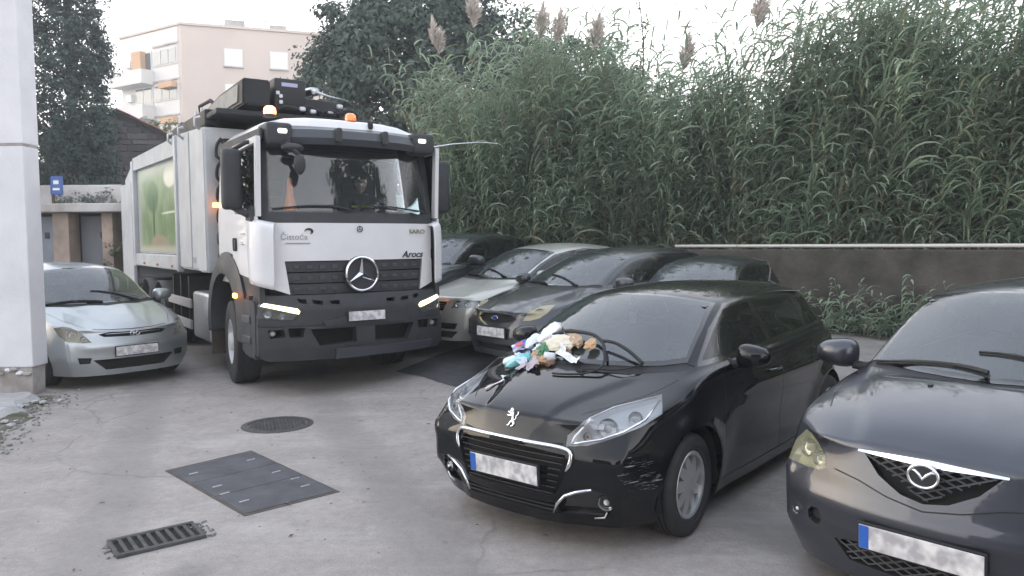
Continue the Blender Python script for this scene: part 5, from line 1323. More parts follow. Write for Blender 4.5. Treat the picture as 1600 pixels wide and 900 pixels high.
    b = B(); box(b, -1.0, -.4, .0, .55, 3.52, 3.80, .05)
    for k in range(4): tube(b, cat_path([(-.38, -.4 + .3 * k, 3.58), (-.3, -.3 + .3 * k, 3.64 + .03 * (k % 2)), (-.32, -.1 + .28 * k, 3.62), (-.5, .0 + .26 * k, 3.56)]), .022, 6)
    obj('hydraulic_lines', b, M_BLK, cr, smooth=True)
    for y, z in ((.30, 3.60), (.44, 3.68), (.05, 3.58), (-.1, 3.60)):
        b = B(); box(b, -.34, -.28, y, y + .09, z, z + .06, .02); obj('coupling', b, M_ALU, cr)
    return T
def banner_mat():
    """large printed panel: pale frame, blurred green park scene, pale sun in the upper corner, brown figure low down"""
    m = bpy.data.materials.new('green printed banner'); m.use_nodes = True; n = m.node_tree; L = n.links; p = n.nodes['Principled BSDF']
    tc = n.nodes.new('ShaderNodeTexCoord'); sx = n.nodes.new('ShaderNodeSeparateXYZ'); L.new(tc.outputs['Object'], sx.inputs[0])
    def mr(sock, a, b_):
        q = n.nodes.new('ShaderNodeMapRange'); L.new(sock, q.inputs[0]); q.inputs[1].default_value = a; q.inputs[2].default_value = b_; q.interpolation_type = 'SMOOTHSTEP'; return q.outputs[0]
    def mth(op, a, b_):
        q = n.nodes.new('ShaderNodeMath'); q.operation = op
        for i, s_ in enumerate((a, b_)):
            if isinstance(s_, (int, float)): q.inputs[i].default_value = s_
            else: L.new(s_, q.inputs[i])
        return q.outputs[0]
    def mix(f, a, b_):
        q = n.nodes.new('ShaderNodeMixRGB'); L.new(f, q.inputs[0])
        for i, s_ in ((1, a), (2, b_)):
            if isinstance(s_, tuple): q.inputs[i].default_value = (*s_, 1)
            else: L.new(s_, q.inputs[i])
        return q.outputs[0]
    x, z = sx.outputs['X'], sx.outputs['Z']
    t = n.nodes.new('ShaderNodeTexNoise'); t.inputs['Scale'].default_value = 1.6; t.inputs['Detail'].default_value = 2; L.new(tc.outputs['Object'], t.inputs[0])
    col = mix(mr(t.outputs[0], .38, .62), (.14, .23, .09), (.24, .33, .17))
    def blob(cx, cz, rx, rz, soft=.35):
        a = mth('DIVIDE', mth('SUBTRACT', x, cx), rx); b_ = mth('DIVIDE', mth('SUBTRACT', z, cz), rz)
        return mr(mth('ADD', mth('MULTIPLY', a, a), mth('MULTIPLY', b_, b_)), 1 + soft, 1 - soft)
    col = mix(blob(-5.1, 2.65, .55, .28), col, (.06, .16, .05)); col = mix(blob(-5.05, 2.3, .10, .45), col, (.07, .10, .04))
    col = mix(blob(-3.45, 2.93, .55, .20), col, (.72, .72, .60)); col = mix(blob(-4.6, 1.78, .9, .18), col, (.33, .28, .18))
    col = mix(blob(-3.6, 2.32, .7, .02), col, (.6, .62, .5))
    col = mix(mr(x, -6.0, -6.6), col, (.34, .38, .32)); col = mix(mr(z, 2.9, 3.15), col, (.36, .42, .34)); col = mix(mr(z, 1.82, 1.70), col, (.46, .46, .36))
    L.new(col, p.inputs[0]); p.inputs['Roughness'].default_value = .35; MATS['green printed banner'] = m
    return m

# ================================================================== ground
def gz(x, y):
    return .30 * sstep((y - 7.5) / 5.0) * sstep((x + 2.4) / 1.7)
def ground_mat():
    m = bpy.data.materials.new('worn pale asphalt'); m.use_nodes = True; n = m.node_tree; L = n.links; p = n.nodes['Principled BSDF']
    tc = n.nodes.new('ShaderNodeTexCoord')
    def noise_(s, d=8, r=.6, vec=None):
        t = n.nodes.new('ShaderNodeTexNoise'); t.inputs['Scale'].default_value = s; t.inputs['Detail'].default_value = d; t.inputs['Roughness'].default_value = r; L.new(vec or tc.outputs['Object'], t.inputs['Vector']); return t.outputs['Fac']
    def ramp(sock, a, ca, b_, cb):
        r = n.nodes.new('ShaderNodeValToRGB'); r.color_ramp.elements[0].position = a; r.color_ramp.elements[1].position = b_
        r.color_ramp.elements[0].color = (*ca, 1); r.color_ramp.elements[1].color = (*cb, 1); L.new(sock, r.inputs[0]); return r.outputs[0]
    def mix(f, a, b_, mode='MIX'):
        q = n.nodes.new('ShaderNodeMixRGB'); q.blend_type = mode
        for i, s_ in ((0, f), (1, a), (2, b_)):
            if isinstance(s_, tuple): q.inputs[i].default_value = (*s_, 1)
            elif isinstance(s_, (int, float)): q.inputs[i].default_value = s_
            else: L.new(s_, q.inputs[i])
        return q.outputs[0]
    base = ramp(noise_(.55, 5), .32, (.262, .240, .226), .68, (.372, .340, .320))
    base = mix(.55, base, ramp(noise_(2.6, 8, .65), .3, (.225, .208, .197), .72, (.39, .358, .338)))
    fine = ramp(noise_(85, 3, .7), .30, (.55, .55, .55), .66, (1.22, 1.22, 1.22)); base = mix(.55, base, fine, 'MULTIPLY')
    mid = ramp(noise_(14, 6, .7), .32, (.78, .78, .78), .66, (1.12, 1.12, 1.12)); base = mix(.7, base, mid, 'MULTIPLY')
    # pale dust streaks drawn out along the drive
    mp = n.nodes.new('ShaderNodeMapping'); mp.inputs['Rotation'].default_value = (0, 0, R(28)); mp.inputs['Scale'].default_value = (.35, 1.5, 1); L.new(tc.outputs['Object'], mp.inputs[0])
    st = ramp(noise_(1.1, 7, .6, mp.outputs[0]), .56, (0, 0, 0), .72, (.6, .6, .6)); base = mix(st, base, (.44, .425, .42))
    # broad scuffed tyre tracks leading to the truck
    mt = n.nodes.new('ShaderNodeMapping'); mt.inputs['Rotation'].default_value = (0, 0, R(-20)); L.new(tc.outputs['Object'], mt.inputs[0])
    wv_ = n.nodes.new('ShaderNodeTexWave'); wv_.wave_type = 'BANDS'; wv_.bands_direction = 'X'; wv_.inputs['Scale'].default_value = .16; wv_.inputs['Distortion'].default_value = 2.2; wv_.inputs['Detail'].default_value = 3; wv_.inputs['Detail Scale'].default_value = .6; L.new(mt.outputs[0], wv_.inputs['Vector'])
    base = mix(ramp(wv_.outputs[0], .80, (0, 0, 0), .97, (.42, .42, .42)), base, (.17, .16, .155))
    # old oil stains
    base = mix(ramp(noise_(.9, 4, .55), .63, (0, 0, 0), .70, (.55, .55, .55)), base, (.15, .142, .138))
    # oil drips and dark specks
    sp = ramp(noise_(5.5, 2, .5), .70, (0, 0, 0), .76, (.65, .65, .65)); base = mix(sp, base, (.13, .125, .13))
    # hairline cracks
    wv = n.nodes.new('ShaderNodeTexVoronoi'); wv.feature = 'DISTANCE_TO_EDGE'; wv.inputs['Scale'].default_value = .42
    wp = n.nodes.new('ShaderNodeMixRGB'); wp.blend_type = 'ADD'; wp.inputs[0].default_value = .30; L.new(tc.outputs['Object'], wp.inputs[1])
    nn = n.nodes.new('ShaderNodeTexNoise'); nn.inputs['Scale'].default_value = 1.8; nn.inputs['Detail'].default_value = 8; L.new(tc.outputs['Object'], nn.inputs['Vector']); L.new(nn.outputs['Color'], wp.inputs[2]); L.new(wp.outputs[0], wv.inputs['Vector'])
    ck = ramp(wv.outputs['Distance'], .002, (.5, .5, .5), .007, (0, 0, 0)); 
    msk = ramp(noise_(.4, 3), .52, (0, 0, 0), .6, (1, 1, 1)); ck = mix(1.0, ck, msk, 'MULTIPLY'); base = mix(ck, base, (.10, .098, .10))
    L.new(base, p.inputs['Base Color']); p.inputs['Roughness'].default_value = .82
    b = n.nodes.new('ShaderNodeBump'); b.inputs['Strength'].default_value = .45; b.inputs['Distance'].default_value = .006; L.new(noise_(70, 6, .75), b.inputs['Height'])
    b2 = n.nodes.new('ShaderNodeBump'); b2.inputs['Strength'].default_value = .5; b2.inputs['Distance'].default_value = .04; L.new(noise_(3, 5, .5), b2.inputs['Height']); L.new(b.outputs[0], b2.inputs['Normal']); L.new(b2.outputs[0], p.inputs['Normal'])
    return m
def build_ground():
    ax = np.concatenate([-np.geomspace(420, 22, 14), np.linspace(-20, 20, 134), np.geomspace(22, 420, 14)])
    ay = np.concatenate([-np.geomspace(200, 12, 8), np.linspace(-10, 30, 134), np.geomspace(33, 640, 14)])
    X, Y = np.meshgrid(ax, ay, indexing='ij')
    ss = lambda t: np.clip(t, 0, 1) ** 2 * (3 - 2 * np.clip(t, 0, 1))
    Z = .30 * ss((Y - 7.5) / 5) * ss((X + 2.4) / 1.7)
    V = np.stack([X, Y, Z], -1).reshape(-1, 3); nx, ny = X.shape
    i, j = np.meshgrid(np.arange(nx - 1), np.arange(ny - 1), indexing='ij'); a = (i * ny + j).ravel()
    F = np.stack([a, a + ny, a + ny + 1, a + 1], -1)
    tag(obj_np('ground', V, F, ground_mat(), smooth=True), kind='structure')
build_ground()
# darker tarmac repair in front of the parked row
b = B(); q = [(-1.57, 10.02), (-1.05, 10.75), (-.30, 11.62), (1.1, 10.6), (1.2, 8.8), (.35, 7.75), (-.12, 8.35), (-.70, 8.99)]
n_ = 14; gg = {}
cx_, cy_ = sum(p[0] for p in q) / 8, sum(p[1] for p in q) / 8
rings = []
for k in range(7):
    f_ = 1 - k / 6; ring = []
    for i in range(8):
        for t in (0, .25, .5, .75):
            x = lerp(q[i][0], q[(i + 1) % 8][0], t); y = lerp(q[i][1], q[(i + 1) % 8][1], t); w_ = .03 * noise.noise(Vector((x * 3, y * 3, 0))) if k == 0 else 0
            x = cx_ + (x - cx_) * f_ + w_; y = cy_ + (y - cy_) * f_ + w_; ring.append(b.verts.new((x, y, gz(x, y) + .006)))
    rings.append(ring)
for k in range(6):
    for i in range(32): b.faces.new((rings[k][i], rings[k][(i + 1) % 32], rings[k + 1][(i + 1) % 32], rings[k + 1][i]))
bmesh.ops.remove_doubles(b, verts=b.verts, dist=.0005)
tag(obj('asphalt_patch', b, mat('dark tarmac repair', (.075, .078, .085), .85, noise_amt=.35, noise_scale=6, bump=.5, bump_scale=120), smooth=True), kind='structure')

# ------------------------------------------------------------------ covers and drain
M_STEEL = mat('dark chequer steel', (.095, .097, .108), .6, metal=.15, noise_amt=.35, noise_scale=4, bump=.25, bump_scale=90, rvar=.2)
M_IRON = mat('cast iron', (.085, .082, .086), .65, metal=.2, noise_amt=.4, noise_scale=8, bump=.4, bump_scale=50)
cov = empty('access_cover', (0, 0, 0), 0, 'large dark steel access cover of three plates set in the asphalt', 'access cover')
A, Bc, Cc, D = Vector((-2.73, 5.91, 0)), Vector((-2.26, 6.46, 0)), Vector((-1.28, 5.39, 0)), Vector((-1.78, 4.93, 0))
# long edges A->D and B->C ; three plates along them
def quad_plate(bm, P4, z0, z1, ins=.006):
    c = sum(P4, Vector()) / 4; v0 = []; v1 = []
    for p in P4:
        d = (c - p).normalized() * ins; v0.append(bm.verts.new((p.x + d.x, p.y + d.y, z0))); v1.append(bm.verts.new((p.x + d.x, p.y + d.y, z1)))
    bm.faces.new(v1); [bm.faces.new((v0[i], v0[(i + 1) % 4], v1[(i + 1) % 4], v1[i])) for i in range(4)]
    bmesh.ops.recalc_face_normals(bm, faces=list(bm.faces))
b = B(); quad_plate(b, [A + (A - Cc).normalized() * .03, Bc + (Bc - D).normalized() * .03, Cc + (Cc - A).normalized() * .03, D + (D - Bc).normalized() * .03], -.02, .004, 0); obj('cover_frame', b, mat('rusty steel edge', (.10, .085, .075), .8, noise_amt=.5, noise_scale=9), cov)
ts = [0, .34, .645, 1.0]
for k in range(3):
    p = [A.lerp(D, ts[k]), Bc.lerp(Cc, ts[k]), Bc.lerp(Cc, ts[k + 1]), A.lerp(D, ts[k + 1])]
    b = B(); quad_plate(b, p, -.01, .007 + .0005 * k, .009); pl = obj('plate', b, M_STEEL, cov)
    e = (p[1] - p[0]).normalized()
    for (u_, v_) in ((.16, .5), (.84, .5)) + (((.12, .97),) if k == 1 else ((.88, .08),) if k == 2 else ()):
        c = (p[0].lerp(p[1], u_)).lerp(p[3].lerp(p[2], u_), v_); b = B(); M = frameM((c.x, c.y, .0080 + .0005 * k), e, (-e.y, e.x, 0)); box(b, -.035, .035, -.008, .008, -.004, .003, .002, M); obj('lifting_slot', b, M_ALU if 'M_ALU' in globals() else M_DCHROME, pl)
# round cover
mh = empty('manhole_cover', (-2.33, 7.43, 0), R(20), 'round cast iron manhole cover in front of the refuse truck', 'manhole cover')
My = Matrix.Rotation(R(90), 4, 'X')
b = B(); lathe(b, [(.285, -.01), (.285, .009), (.335, .009), (.345, .004), (.345, -.01)], 48, My); obj('cover_ring', b, M_IRON, mh, smooth=True, angle=30)
b = B(); lathe(b, [(0, .007), (.268, .007), (.276, .004), (.276, -.01)], 40, My)
for i in range(-7, 8):
    for j in range(-7, 8):
        x, y = i * .034, j * .034
        if math.hypot(x, y) < .25: box(b, x - .009, x + .009, y - .009, y + .009, .006, .011, 0)
obj('cover_lid', b, M_IRON, mh)
# drain grate
ga, gb, gc, gd = Vector((-2.45, 4.46, 0)), Vector((-2.09, 4.74, 0)), Vector((-1.90, 4.55, 0)), Vector((-2.25, 4.26, 0))
gr_ = empty('drain_grate', (0, 0, 0), 0, 'slotted iron drain grate with a crumbling asphalt edge in the foreground', 'drain')
ex = (gb - ga).normalized(); ey = Vector((-ex.y, ex.x, 0)); Lg = (gb - ga).length + .02; Wg = abs((gd - ga).dot(ey)); Mg = frameM(((ga.x + gd.x) / 2 + 0, (ga.y + gd.y) / 2, 0), ex, ey)
b = B(); box(b, 0, Lg, -Wg / 2, Wg / 2, .0035, .005, 0, Mg); obj('drain_shade_sheet', b, M_GAP, gr_)  # flat black sheet paints the shade between the grate bars
for y0, y1 in ((-Wg / 2 - .012, -Wg / 2 + .022), (Wg / 2 - .022, Wg / 2 + .012)):
    b = B(); box(b, -.01, Lg + .01, y0, y1, -.01, .022, .004, Mg); obj('frame_bar', b, M_IRON, gr_)
for k in range(10):
    x = Lg * (k + .0) / 9; b = B(); box(b, x - .011, x + .011, -Wg / 2 + .02, Wg / 2 - .02, -.01, .019, .003, Mg); obj('grate_bar', b, M_IRON, gr_)
# crumbs of broken asphalt
b = B(); rr = random.Random(5)
def rock(bm, c, s, rr, flat=.7):
    r = bmesh.ops.create_icosphere(bm, subdivisions=1, radius=1); a = rr.random() * 6.28; off = Vector((rr.random() * 9, rr.random() * 9, rr.random() * 9))
    for v in r['verts']:
        k = 1 + .45 * noise.noise(v.co * 1.3 + off); x, y = v.co.x * s * k * 1.2, v.co.y * s * k * .85
        v.co = Vector((c[0] + x * math.cos(a) - y * math.sin(a), c[1] + x * math.sin(a) + y * math.cos(a), c[2] + v.co.z * s * k * flat))
for k in range(60):
    t = rr.random(); c = Mg @ Vector((Lg + rr.gauss(.03, .03), rr.uniform(-Wg / 2, Wg / 2), 0)) if k < 35 else Mg @ Vector((rr.gauss(-.02, .02), rr.uniform(-Wg / 2, Wg / 2), 0))
    rock(b, (c.x, c.y, .004), rr.uniform(.005, .016), rr)
tag(obj('asphalt_crumbs', b, mat('crumb grey', (.20, .195, .195), .9, noise_amt=.4, noise_scale=30), gr_), kind='stuff')
# loose grit over the yard
b = B()
for k in range(420):
    x = rr.uniform(-5.5, 2.0); y = rr.uniform(2.6, 9.5); rock(b, (x, y, gz(x, y) + .001), rr.choice((.003, .004, .006, .009)) * rr.uniform(.7, 1.3), rr)
tag(obj('loose_grit', b, mat('grit', (.26, .25, .25), .9, noise_amt=.5, noise_scale=3), None), None, kind='stuff')

# ================================================================== wall on the left with its broken foot
WL = empty('rendered_wall', (-5.72, 9.0, 0), 0, 'end of a white rendered wall with a crumbling foot at the left edge', 'wall')
M_REND = mat('white render', (.72, .72, .74), .85, col2=(.60, .60, .625), noise_scale=1.1, bump=.25, bump_scale=25)
M_REND2 = mat('dirty render', (.45, .43, .42), .9, col2=(.28, .25, .23), noise_scale=3, bump=.5, bump_scale=20)
b = B(); box(b, -7.5, 0, 0, .30, .34, 2.955, .012); obj('lower_wall', b, M_REND, WL)
b = B(); box(b, -7.5, -.006, .006, .294, 2.955, 2.985); obj('joint', b, M_REND2, WL)
b = B(); box(b, -7.5, .004, -.002, .302, 2.985, 6.5, .012); obj('upper_wall', b, M_REND, WL)
b = B(); box(b, -7.5, -.025, .02, .28, -.02, .36, .01)
for v in b.verts: v.co.x += .03 * noise.noise(v.co * 3)
obj('wall_foot', b, M_REND2, WL)
for k in range(14):
    b = B(); rr = random.Random(90 + k); rock(b, (-.06 - k * .085 + rr.uniform(-.02, .02), .0, .31 + rr.uniform(-.06, .06)), rr.uniform(.035, .06), rr, .55)
    for v in b.verts: v.co.y = min(max(v.co.y, -.03), .1)
    obj('render_flake', b, M_REND if k % 2 else M_REND2, WL)
# broken slab and rubble at the foot
rr = random.Random(21)
outl = [(-5.45, 9.0), (-5.30, 8.75), (-5.22, 8.45), (-5.15, 8.1), (-4.98, 7.85), (-4.92, 7.5), (-4.86, 7.15), (-4.62, 6.85), (-4.60, 6.5), (-4.45, 6.2), (-4.50, 5.9), (-4.8, 5.6), (-9, 5.4), (-9, 9.0)]
def blob_sheet(name, outline, z, material, amp=.02, inner=(-6.5, 7.6), kind='structure', edge=.03):
    b = B(); pts = []
    for i in range(len(outline)):
        a, c = outline[i], outline[(i + 1) % len(outline)]; n = max(2, int(math.hypot(a[0] - c[0], a[1] - c[1]) / .07))
        n = min(n, 14)
        for k in range(n): pts.append((lerp(a[0], c[0], k / n) + .035 * noise.noise(Vector((i * 3.1 + k * .7, 1, z * 50))), lerp(a[1], c[1], k / n) + .035 * noise.noise(Vector((i * 3.1 + k * .7, 9, z * 50)))))
    rings = []
    for k in range(12):
        f_ = 1 - (k / 11) * .98; ring = []
        for x, y in pts:
            xx = inner[0] + (x - inner[0]) * f_; yy = inner[1] + (y - inner[1]) * f_
            zz = (0 if k == 0 else z * min(1, k / 1.0)) + (amp * noise.fractal(Vector((xx * 3, yy * 3, 0)), 1, 2, 4) if k else -.005)
            ring.append(b.verts.new((xx, yy, zz)))
        rings.append(ring)
    N = len(pts)
    for k in range(11):
        for i in range(N): b.faces.new((rings[k][i], rings[k][(i + 1) % N], rings[k + 1][(i + 1) % N], rings[k + 1][i]))
    b.faces.new(rings[-1]); bmesh.ops.recalc_face_normals(b, faces=list(b.faces))
    return tag(obj(name, b, material), kind=kind)
blob_sheet('dirt_verge', outl, .025, mat('earth and moss', (.17, .155, .13), .95, col2=(.055, .06, .03), noise_scale=2.6, bump=.8, bump_scale=30), .03)
slab = [(-5.62, 8.95), (-5.42, 8.7), (-5.40, 8.35), (-5.2, 8.1), (-5.18, 7.75), (-5.3, 7.5), (-5.15, 7.2), (-5.35, 7.0), (-5.6, 6.9), (-8.9, 6.7), (-8.9, 8.98)]
blob_sheet('broken_concrete_apron', slab, .075, mat('broken pale concrete', (.46, .455, .46), .9, col2=(.30, .295, .29), noise_scale=2.5, bump=.8, bump_scale=18), .035, inner=(-6.6, 7.9))
for k in range(34):
    t = rr.random(); x = lerp(-5.45, -4.75, t) + rr.gauss(0, .13); y = lerp(8.8, 6.4, t) + rr.gauss(0, .15); s = rr.choice((.02, .03, .04, .06)) * rr.uniform(.7, 1.2)
    b = B(); rock(b, (0, 0, 0), s, rr, .45); o = obj('concrete_fragment', b, MATS['broken pale concrete'], loc=(x, y, .03 + s * .2)); tag(o, 'pale broken concrete chip scattered at the foot of the white wall', 'rubble', 'concrete chips at the foot of the wall')
b = B()
for k in range(500):
    t = rr.random(); x = lerp(-5.5, -4.5, t) + rr.gauss(0, .16); y = lerp(8.9, 6.0, t) + rr.gauss(0, .2); rock(b, (x, y, .012), rr.uniform(.006, .02), rr)
tag(obj('rubble_grit', b, mat('rubble grit', (.36, .35, .34), .9, noise_amt=.5, noise_scale=4)), kind='stuff')

# ================================================================== sheds at the back left
M_CONC = mat('weathered concrete edge', (.50, .49, .48), .85, col2=(.30, .27, .25), noise_scale=.9, bump=.3)
M_BEI = mat('beige plaster pillar', (.42, .33, .27), .9, col2=(.25, .20, .17), noise_scale=1.8)
M_DBLU = mat('pale blue shed door', (.25, .29, .34), .6, col2=(.19, .20, .23), noise_scale=1.6)
M_DGRY = mat('grey shed door', (.17, .18, .20), .6, noise_amt=.2, noise_scale=1.5)
sh = empty('shed_row', (0, 18, 0), 0, 'row of low flat roofed sheds with grey doors behind the silver car', 'shed')
b = B(); box(b, -14, -2.2, -.25, 4, 2.56, 2.76, .02); obj('roof_slab', b, M_CONC, sh)
b = B(); box(b, -14, -2.2, .55, 3.9, 0, 2.56); obj('back_wall', b, mat('dark grey plaster', (.11, .11, .12), .9, noise_amt=.3), sh)
for x0, x1, m_ in ((-11.9, -10.86, M_DBLU), (-10.38, -9.70, M_DGRY), (-9.2, -8.3, M_DGRY), (-7.9, -7.0, M_DBLU), (-6.6, -5.6, M_DGRY), (-5.2, -4.2, M_DGRY)):
    b = B(); box(b, x0, x1, .40, .46, .05, 2.48, .008); d_ = obj('shed_door', b, m_, sh)
    b = B(); box(b, (x0 + x1) / 2 + .12, (x0 + x1) / 2 + .24, .385, .40, 1.95, 2.10, .004); obj('door_vent', b, mat('vent grey', (.07, .07, .075), .7), d_)
    b = B(); box(b, x1 - .12, x1 - .08, .36, .40, 1.0, 1.15, .004); obj('door_handle', b, M_BLK, d_)
for x0, x1 in ((-10.84, -10.46), (-9.68, -9.42), (-8.28, -7.95), (-6.95, -6.65), (-5.55, -5.25), (-12.3, -11.95)):
    b = B(); box(b, x0, x1, .02, .5, 0, 2.555, .015); obj('pillar', b, M_BEI, sh)
b = B(); box(b, -16, -10.6, 2.0, 2.25, 0, 3.42, .02); o = obj('back_garden_wall', b, mat('whitewashed wall', (.62, .60, .58), .9, col2=(.45, .43, .41), noise_scale=.8), loc=(0, 18.8, 0)); tag(o, 'short white wall behind the flat roof of the sheds', 'wall')
sg = empty('road_sign', (-12.15, 20.3, 0), 0, 'small blue and white sign on a dark post above the sheds', 'sign')
b = B(); tube(b, [(0, 0, 0), (0, 0, 3.5)], .045, 8); obj('post', b, mat('brown post', (.08, .05, .045), .8), sg)
b = B(); box(b, -.02, .30, -.08, -.055, 3.12, 3.62, .03); pn = obj('sign_panel', b, mat('sign blue', (.06, .12, .34), .5), sg)
b = B(); box(b, .06, .20, -.084, -.081, 3.40, 3.50, .002); box(b, .04, .22, -.084, -.081, 3.24, 3.30, .002); tag(obj('sign_marks', b, M_WHITEST, pn), kind='stuff')

# low building right of the truck with stepped ledges
M_SAND = mat('sand grey plaster', (.34, .32, .30), .9, col2=(.27, .25, .235), noise_scale=.8)
M_LEDGE = mat('pale ledge', (.60, .575, .55), .85, noise_amt=.15, noise_scale=1)
lb = empty('low_garage', (-.4, 17, 0), R(-3), 'low sand coloured garage with two pale ledges seen right of the truck cab', 'garage')
b = B(); box(b, -2.0, 3.2, 0, 5, .0, 2.62); obj('wall', b, M_SAND, lb)
b = B(); box(b, -2.05, 3.3, -.22, 5, 2.62, 2.74, .015); obj('ledge', b, M_LEDGE, lb)
b = B(); box(b, -2.05, 3.3, -.10, 5, 2.80, 2.96, .015); obj('ledge', b, M_LEDGE, lb)
b = B(); box(b, -2.0, 3.2, .05, 5, 2.74, 2.80); obj('wall_band', b, M_SAND, lb)
b = B(); box(b, -1.6, 3.2, 2.5, 5, 2.96, 3.35, .01); obj('parapet', b, mat('brown parapet', (.20, .16, .14), .9), lb)
b = B(); box(b, -1.7, 3.3, 2.3, 5, 3.35, 3.45, .01); obj('coping', b, M_LEDGE, lb)
b = B(); box(b, -.72, -.50, -.012, -.004, 2.10, 2.40, .002); ps = obj('poster', b, mat('faded pink poster', (.60, .45, .43), .7), lb)
b = B(); box(b, -.69, -.53, -.015, -.012, 2.15, 2.26, .001); obj('poster_print', b, mat('poster red', (.45, .16, .15), .7), ps)
b = B(); tube(b, [(-1.9, -.03, 2.5), (3.0, -.03, 2.5)], .018, 6); obj('wall_pipe', b, M_CHAS, lb)

# low wall with a pale coping behind the parked row
rw = empty('low_wall', (3.05, 14.3, .28), math.atan2(8.0 - 14.3, 9.6 - 3.05), 'long low dark wall with a pale rail running in front of the reeds', 'wall')
Lw = math.hypot(6.55, 6.3) + 6
b = B(); box(b, 0, Lw, 0, .22, -.6, 1.34, .02); obj('wall', b, mat('dark stained concrete', (.085, .076, .066), .9, col2=(.032, .030, .024), noise_scale=1.9, bump=.6, bump_scale=14), rw)
b = B(); tube(b, [(0, .05, 1.40), (Lw, .05, 1.40)], .028, 8); obj('rail', b, mat('pale painted rail', (.55, .52, .50), .5), rw)
for k in range(9):
    b = B(); tube(b, [(.3 + k * 1.7, .06, 1.3), (.3 + k * 1.7, .06, 1.40)], .02, 6); obj('rail_bracket', b, M_CHAS, rw)

# ================================================================== stone house
hs = empty('stone_house', (-15.9, 26.6, 0), R(12), 'old grey stone house with a red tiled roof behind the hopper of the truck', 'house')
Mst = [mat('grey stone %s' % n_, c, .9, noise_amt=.3, noise_scale=4, bump=.5) for n_, c in (('dark', (.095, .09, .095)), ('mid', (.125, .118, .12)), ('brown', (.12, .10, .095)), ('light', (.16, .152, .15)))]
gab = [(-.9, 0), (5.2, 0), (5.2, 4.95), (2.15, 6.45), (-.9, 4.0)]
b = B(); prism(b, [(x, z) for x, z in gab], 'y', 0, 8); obj('wall', b, mat('mortar', (.11, .105, .105), .95, noise_amt=.3), hs)
rr = random.Random(3); shp = []
for k in range(6):
    b = B(); r = bmesh.ops.create_cube(b, size=1)
    for v in r['verts']: v.co += Vector((rr.uniform(-.08, .08), 0, rr.uniform(-.10, .10)))
    bmesh.ops.bevel(b, geom=list(b.edges), offset=.07, segments=1, affect='EDGES'); me = bpy.data.meshes.new('stone'); b.to_mesh(me); b.free(); me.materials.append(Mst[k % 4]); shp.append(me)
cnt = 0; z = 2.55
while z < 6.4:
    h_ = rr.uniform(.17, .26); x = -.88 + rr.uniform(0, .2)
    while x < 4.6:
        w_ = rr.uniform(.22, .48); cxs, czs = x + w_ / 2, z + h_ / 2
        top = lerp(4.0, 6.45, (cxs + .9) / 3.05) if cxs < 2.15 else lerp(6.45, 4.95, (cxs - 2.15) / 3.05)
        if czs + h_ / 2 < top - .05 and cnt < 290:
            o = bpy.data.objects.new('stone', shp[rr.randrange(6)]); o.location = (cxs, -.02, czs); o.scale = (w_ * .95, .12 * rr.uniform(.6, 1.3), h_ * .92); link(o, hs); cnt += 1
        x += w_
    z += h_
M_TILE = mat('terracotta tile', (.33, .10, .075), .85, col2=(.22, .075, .06), noise_scale=2.5)
rf = B(); box(rf, 0, 1, 0, 1, 0, 1); rf.free()
def roof_plane(xa, za, xb, zb_):
    b = B(); n = 34; prof = []
    for i in range(n * 4 + 1):
        y = -.25 + 8.5 * i / (n * 4); prof.append((y, .035 * abs(math.sin(math.pi * i / 4))))
    nr = 8; V = []
    for r in range(nr + 1):
        t = r / nr; V.append([b.verts.new((lerp(xa, xb, t), y, lerp(za, zb_, t) + dz + .02 * (r % 2))) for y, dz in prof])
    for r in range(nr):
        for i in range(len(prof) - 1): b.faces.new((V[r][i], V[r][i + 1], V[r + 1][i + 1], V[r + 1][i]))
    return b
rp = empty('roof', (0, 0, 0)); rp.parent = hs
for q in ((2.15, 6.52, 5.5, 4.86), (2.15, 6.52, -1.15, 3.86)):
    b = B(); xs = sorted((q[0], q[2])); prism(b, [(q[0], q[1] - .1), (q[0], q[1] - .01), (q[2], q[3] - .01), (q[2], q[3] - .1)], 'y', -.22, 8.2); obj('roof_board', b, mat('dark timber', (.06, .045, .04), .9), rp)
    tag(obj('roof_tiles', roof_plane(*q), M_TILE, rp, smooth=True), kind='stuff')

# ================================================================== apartment block
M_APB = mat('beige facade', (.58, .495, .44), .9, col2=(.51, .43, .385), noise_scale=.12, bump=.05)
M_APW = mat('pale facade', (.66, .64, .62), .9, noise_amt=.06, noise_scale=.3)
M_SHUT = mat('white roller shutter', (.78, .78, .78), .6)
M_WIN = mat('far window glass', (.10, .12, .13), .08, spec=1)
M_AWN = mat('orange awning', (.52, .33, .20), .8)
ap = empty('apartment_block', (-25.5, 60, 0), 0, 'tall beige apartment block with orange awnings rising behind the truck', 'building')
e1 = Vector((.95, .316, 0)).normalized(); e2 = Vector((-.85, .52, 0)).normalized()
P0 = Vector((0, 0, 0)); P1 = e1 * 15; P2 = e2 * 8.0; P3 = P1 + e2 * 12
b = B(); z1 = 18.75; vs = [b.verts.new((p.x, p.y, z_)) for z_ in (0, z1) for p in (P0, P1, P3, P2)]
for q in ((0, 1, 5, 4), (1, 2, 6, 5), (2, 3, 7, 6), (3, 0, 4, 7), (4, 5, 6, 7)): b.faces.new([vs[i] for i in q])
for f in b.faces: f.material_index = 1 if q is None else 0
bmesh.ops.recalc_face_normals(b, faces=list(b.faces)); obj('wall', b, M_APB, ap)
def on_face(e, t, d, z): n_ = Vector((e.y, -e.x, 0)); n_ = n_ if n_.y < 0 else -n_; return e * t + n_ * d + Vector((0, 0, z))
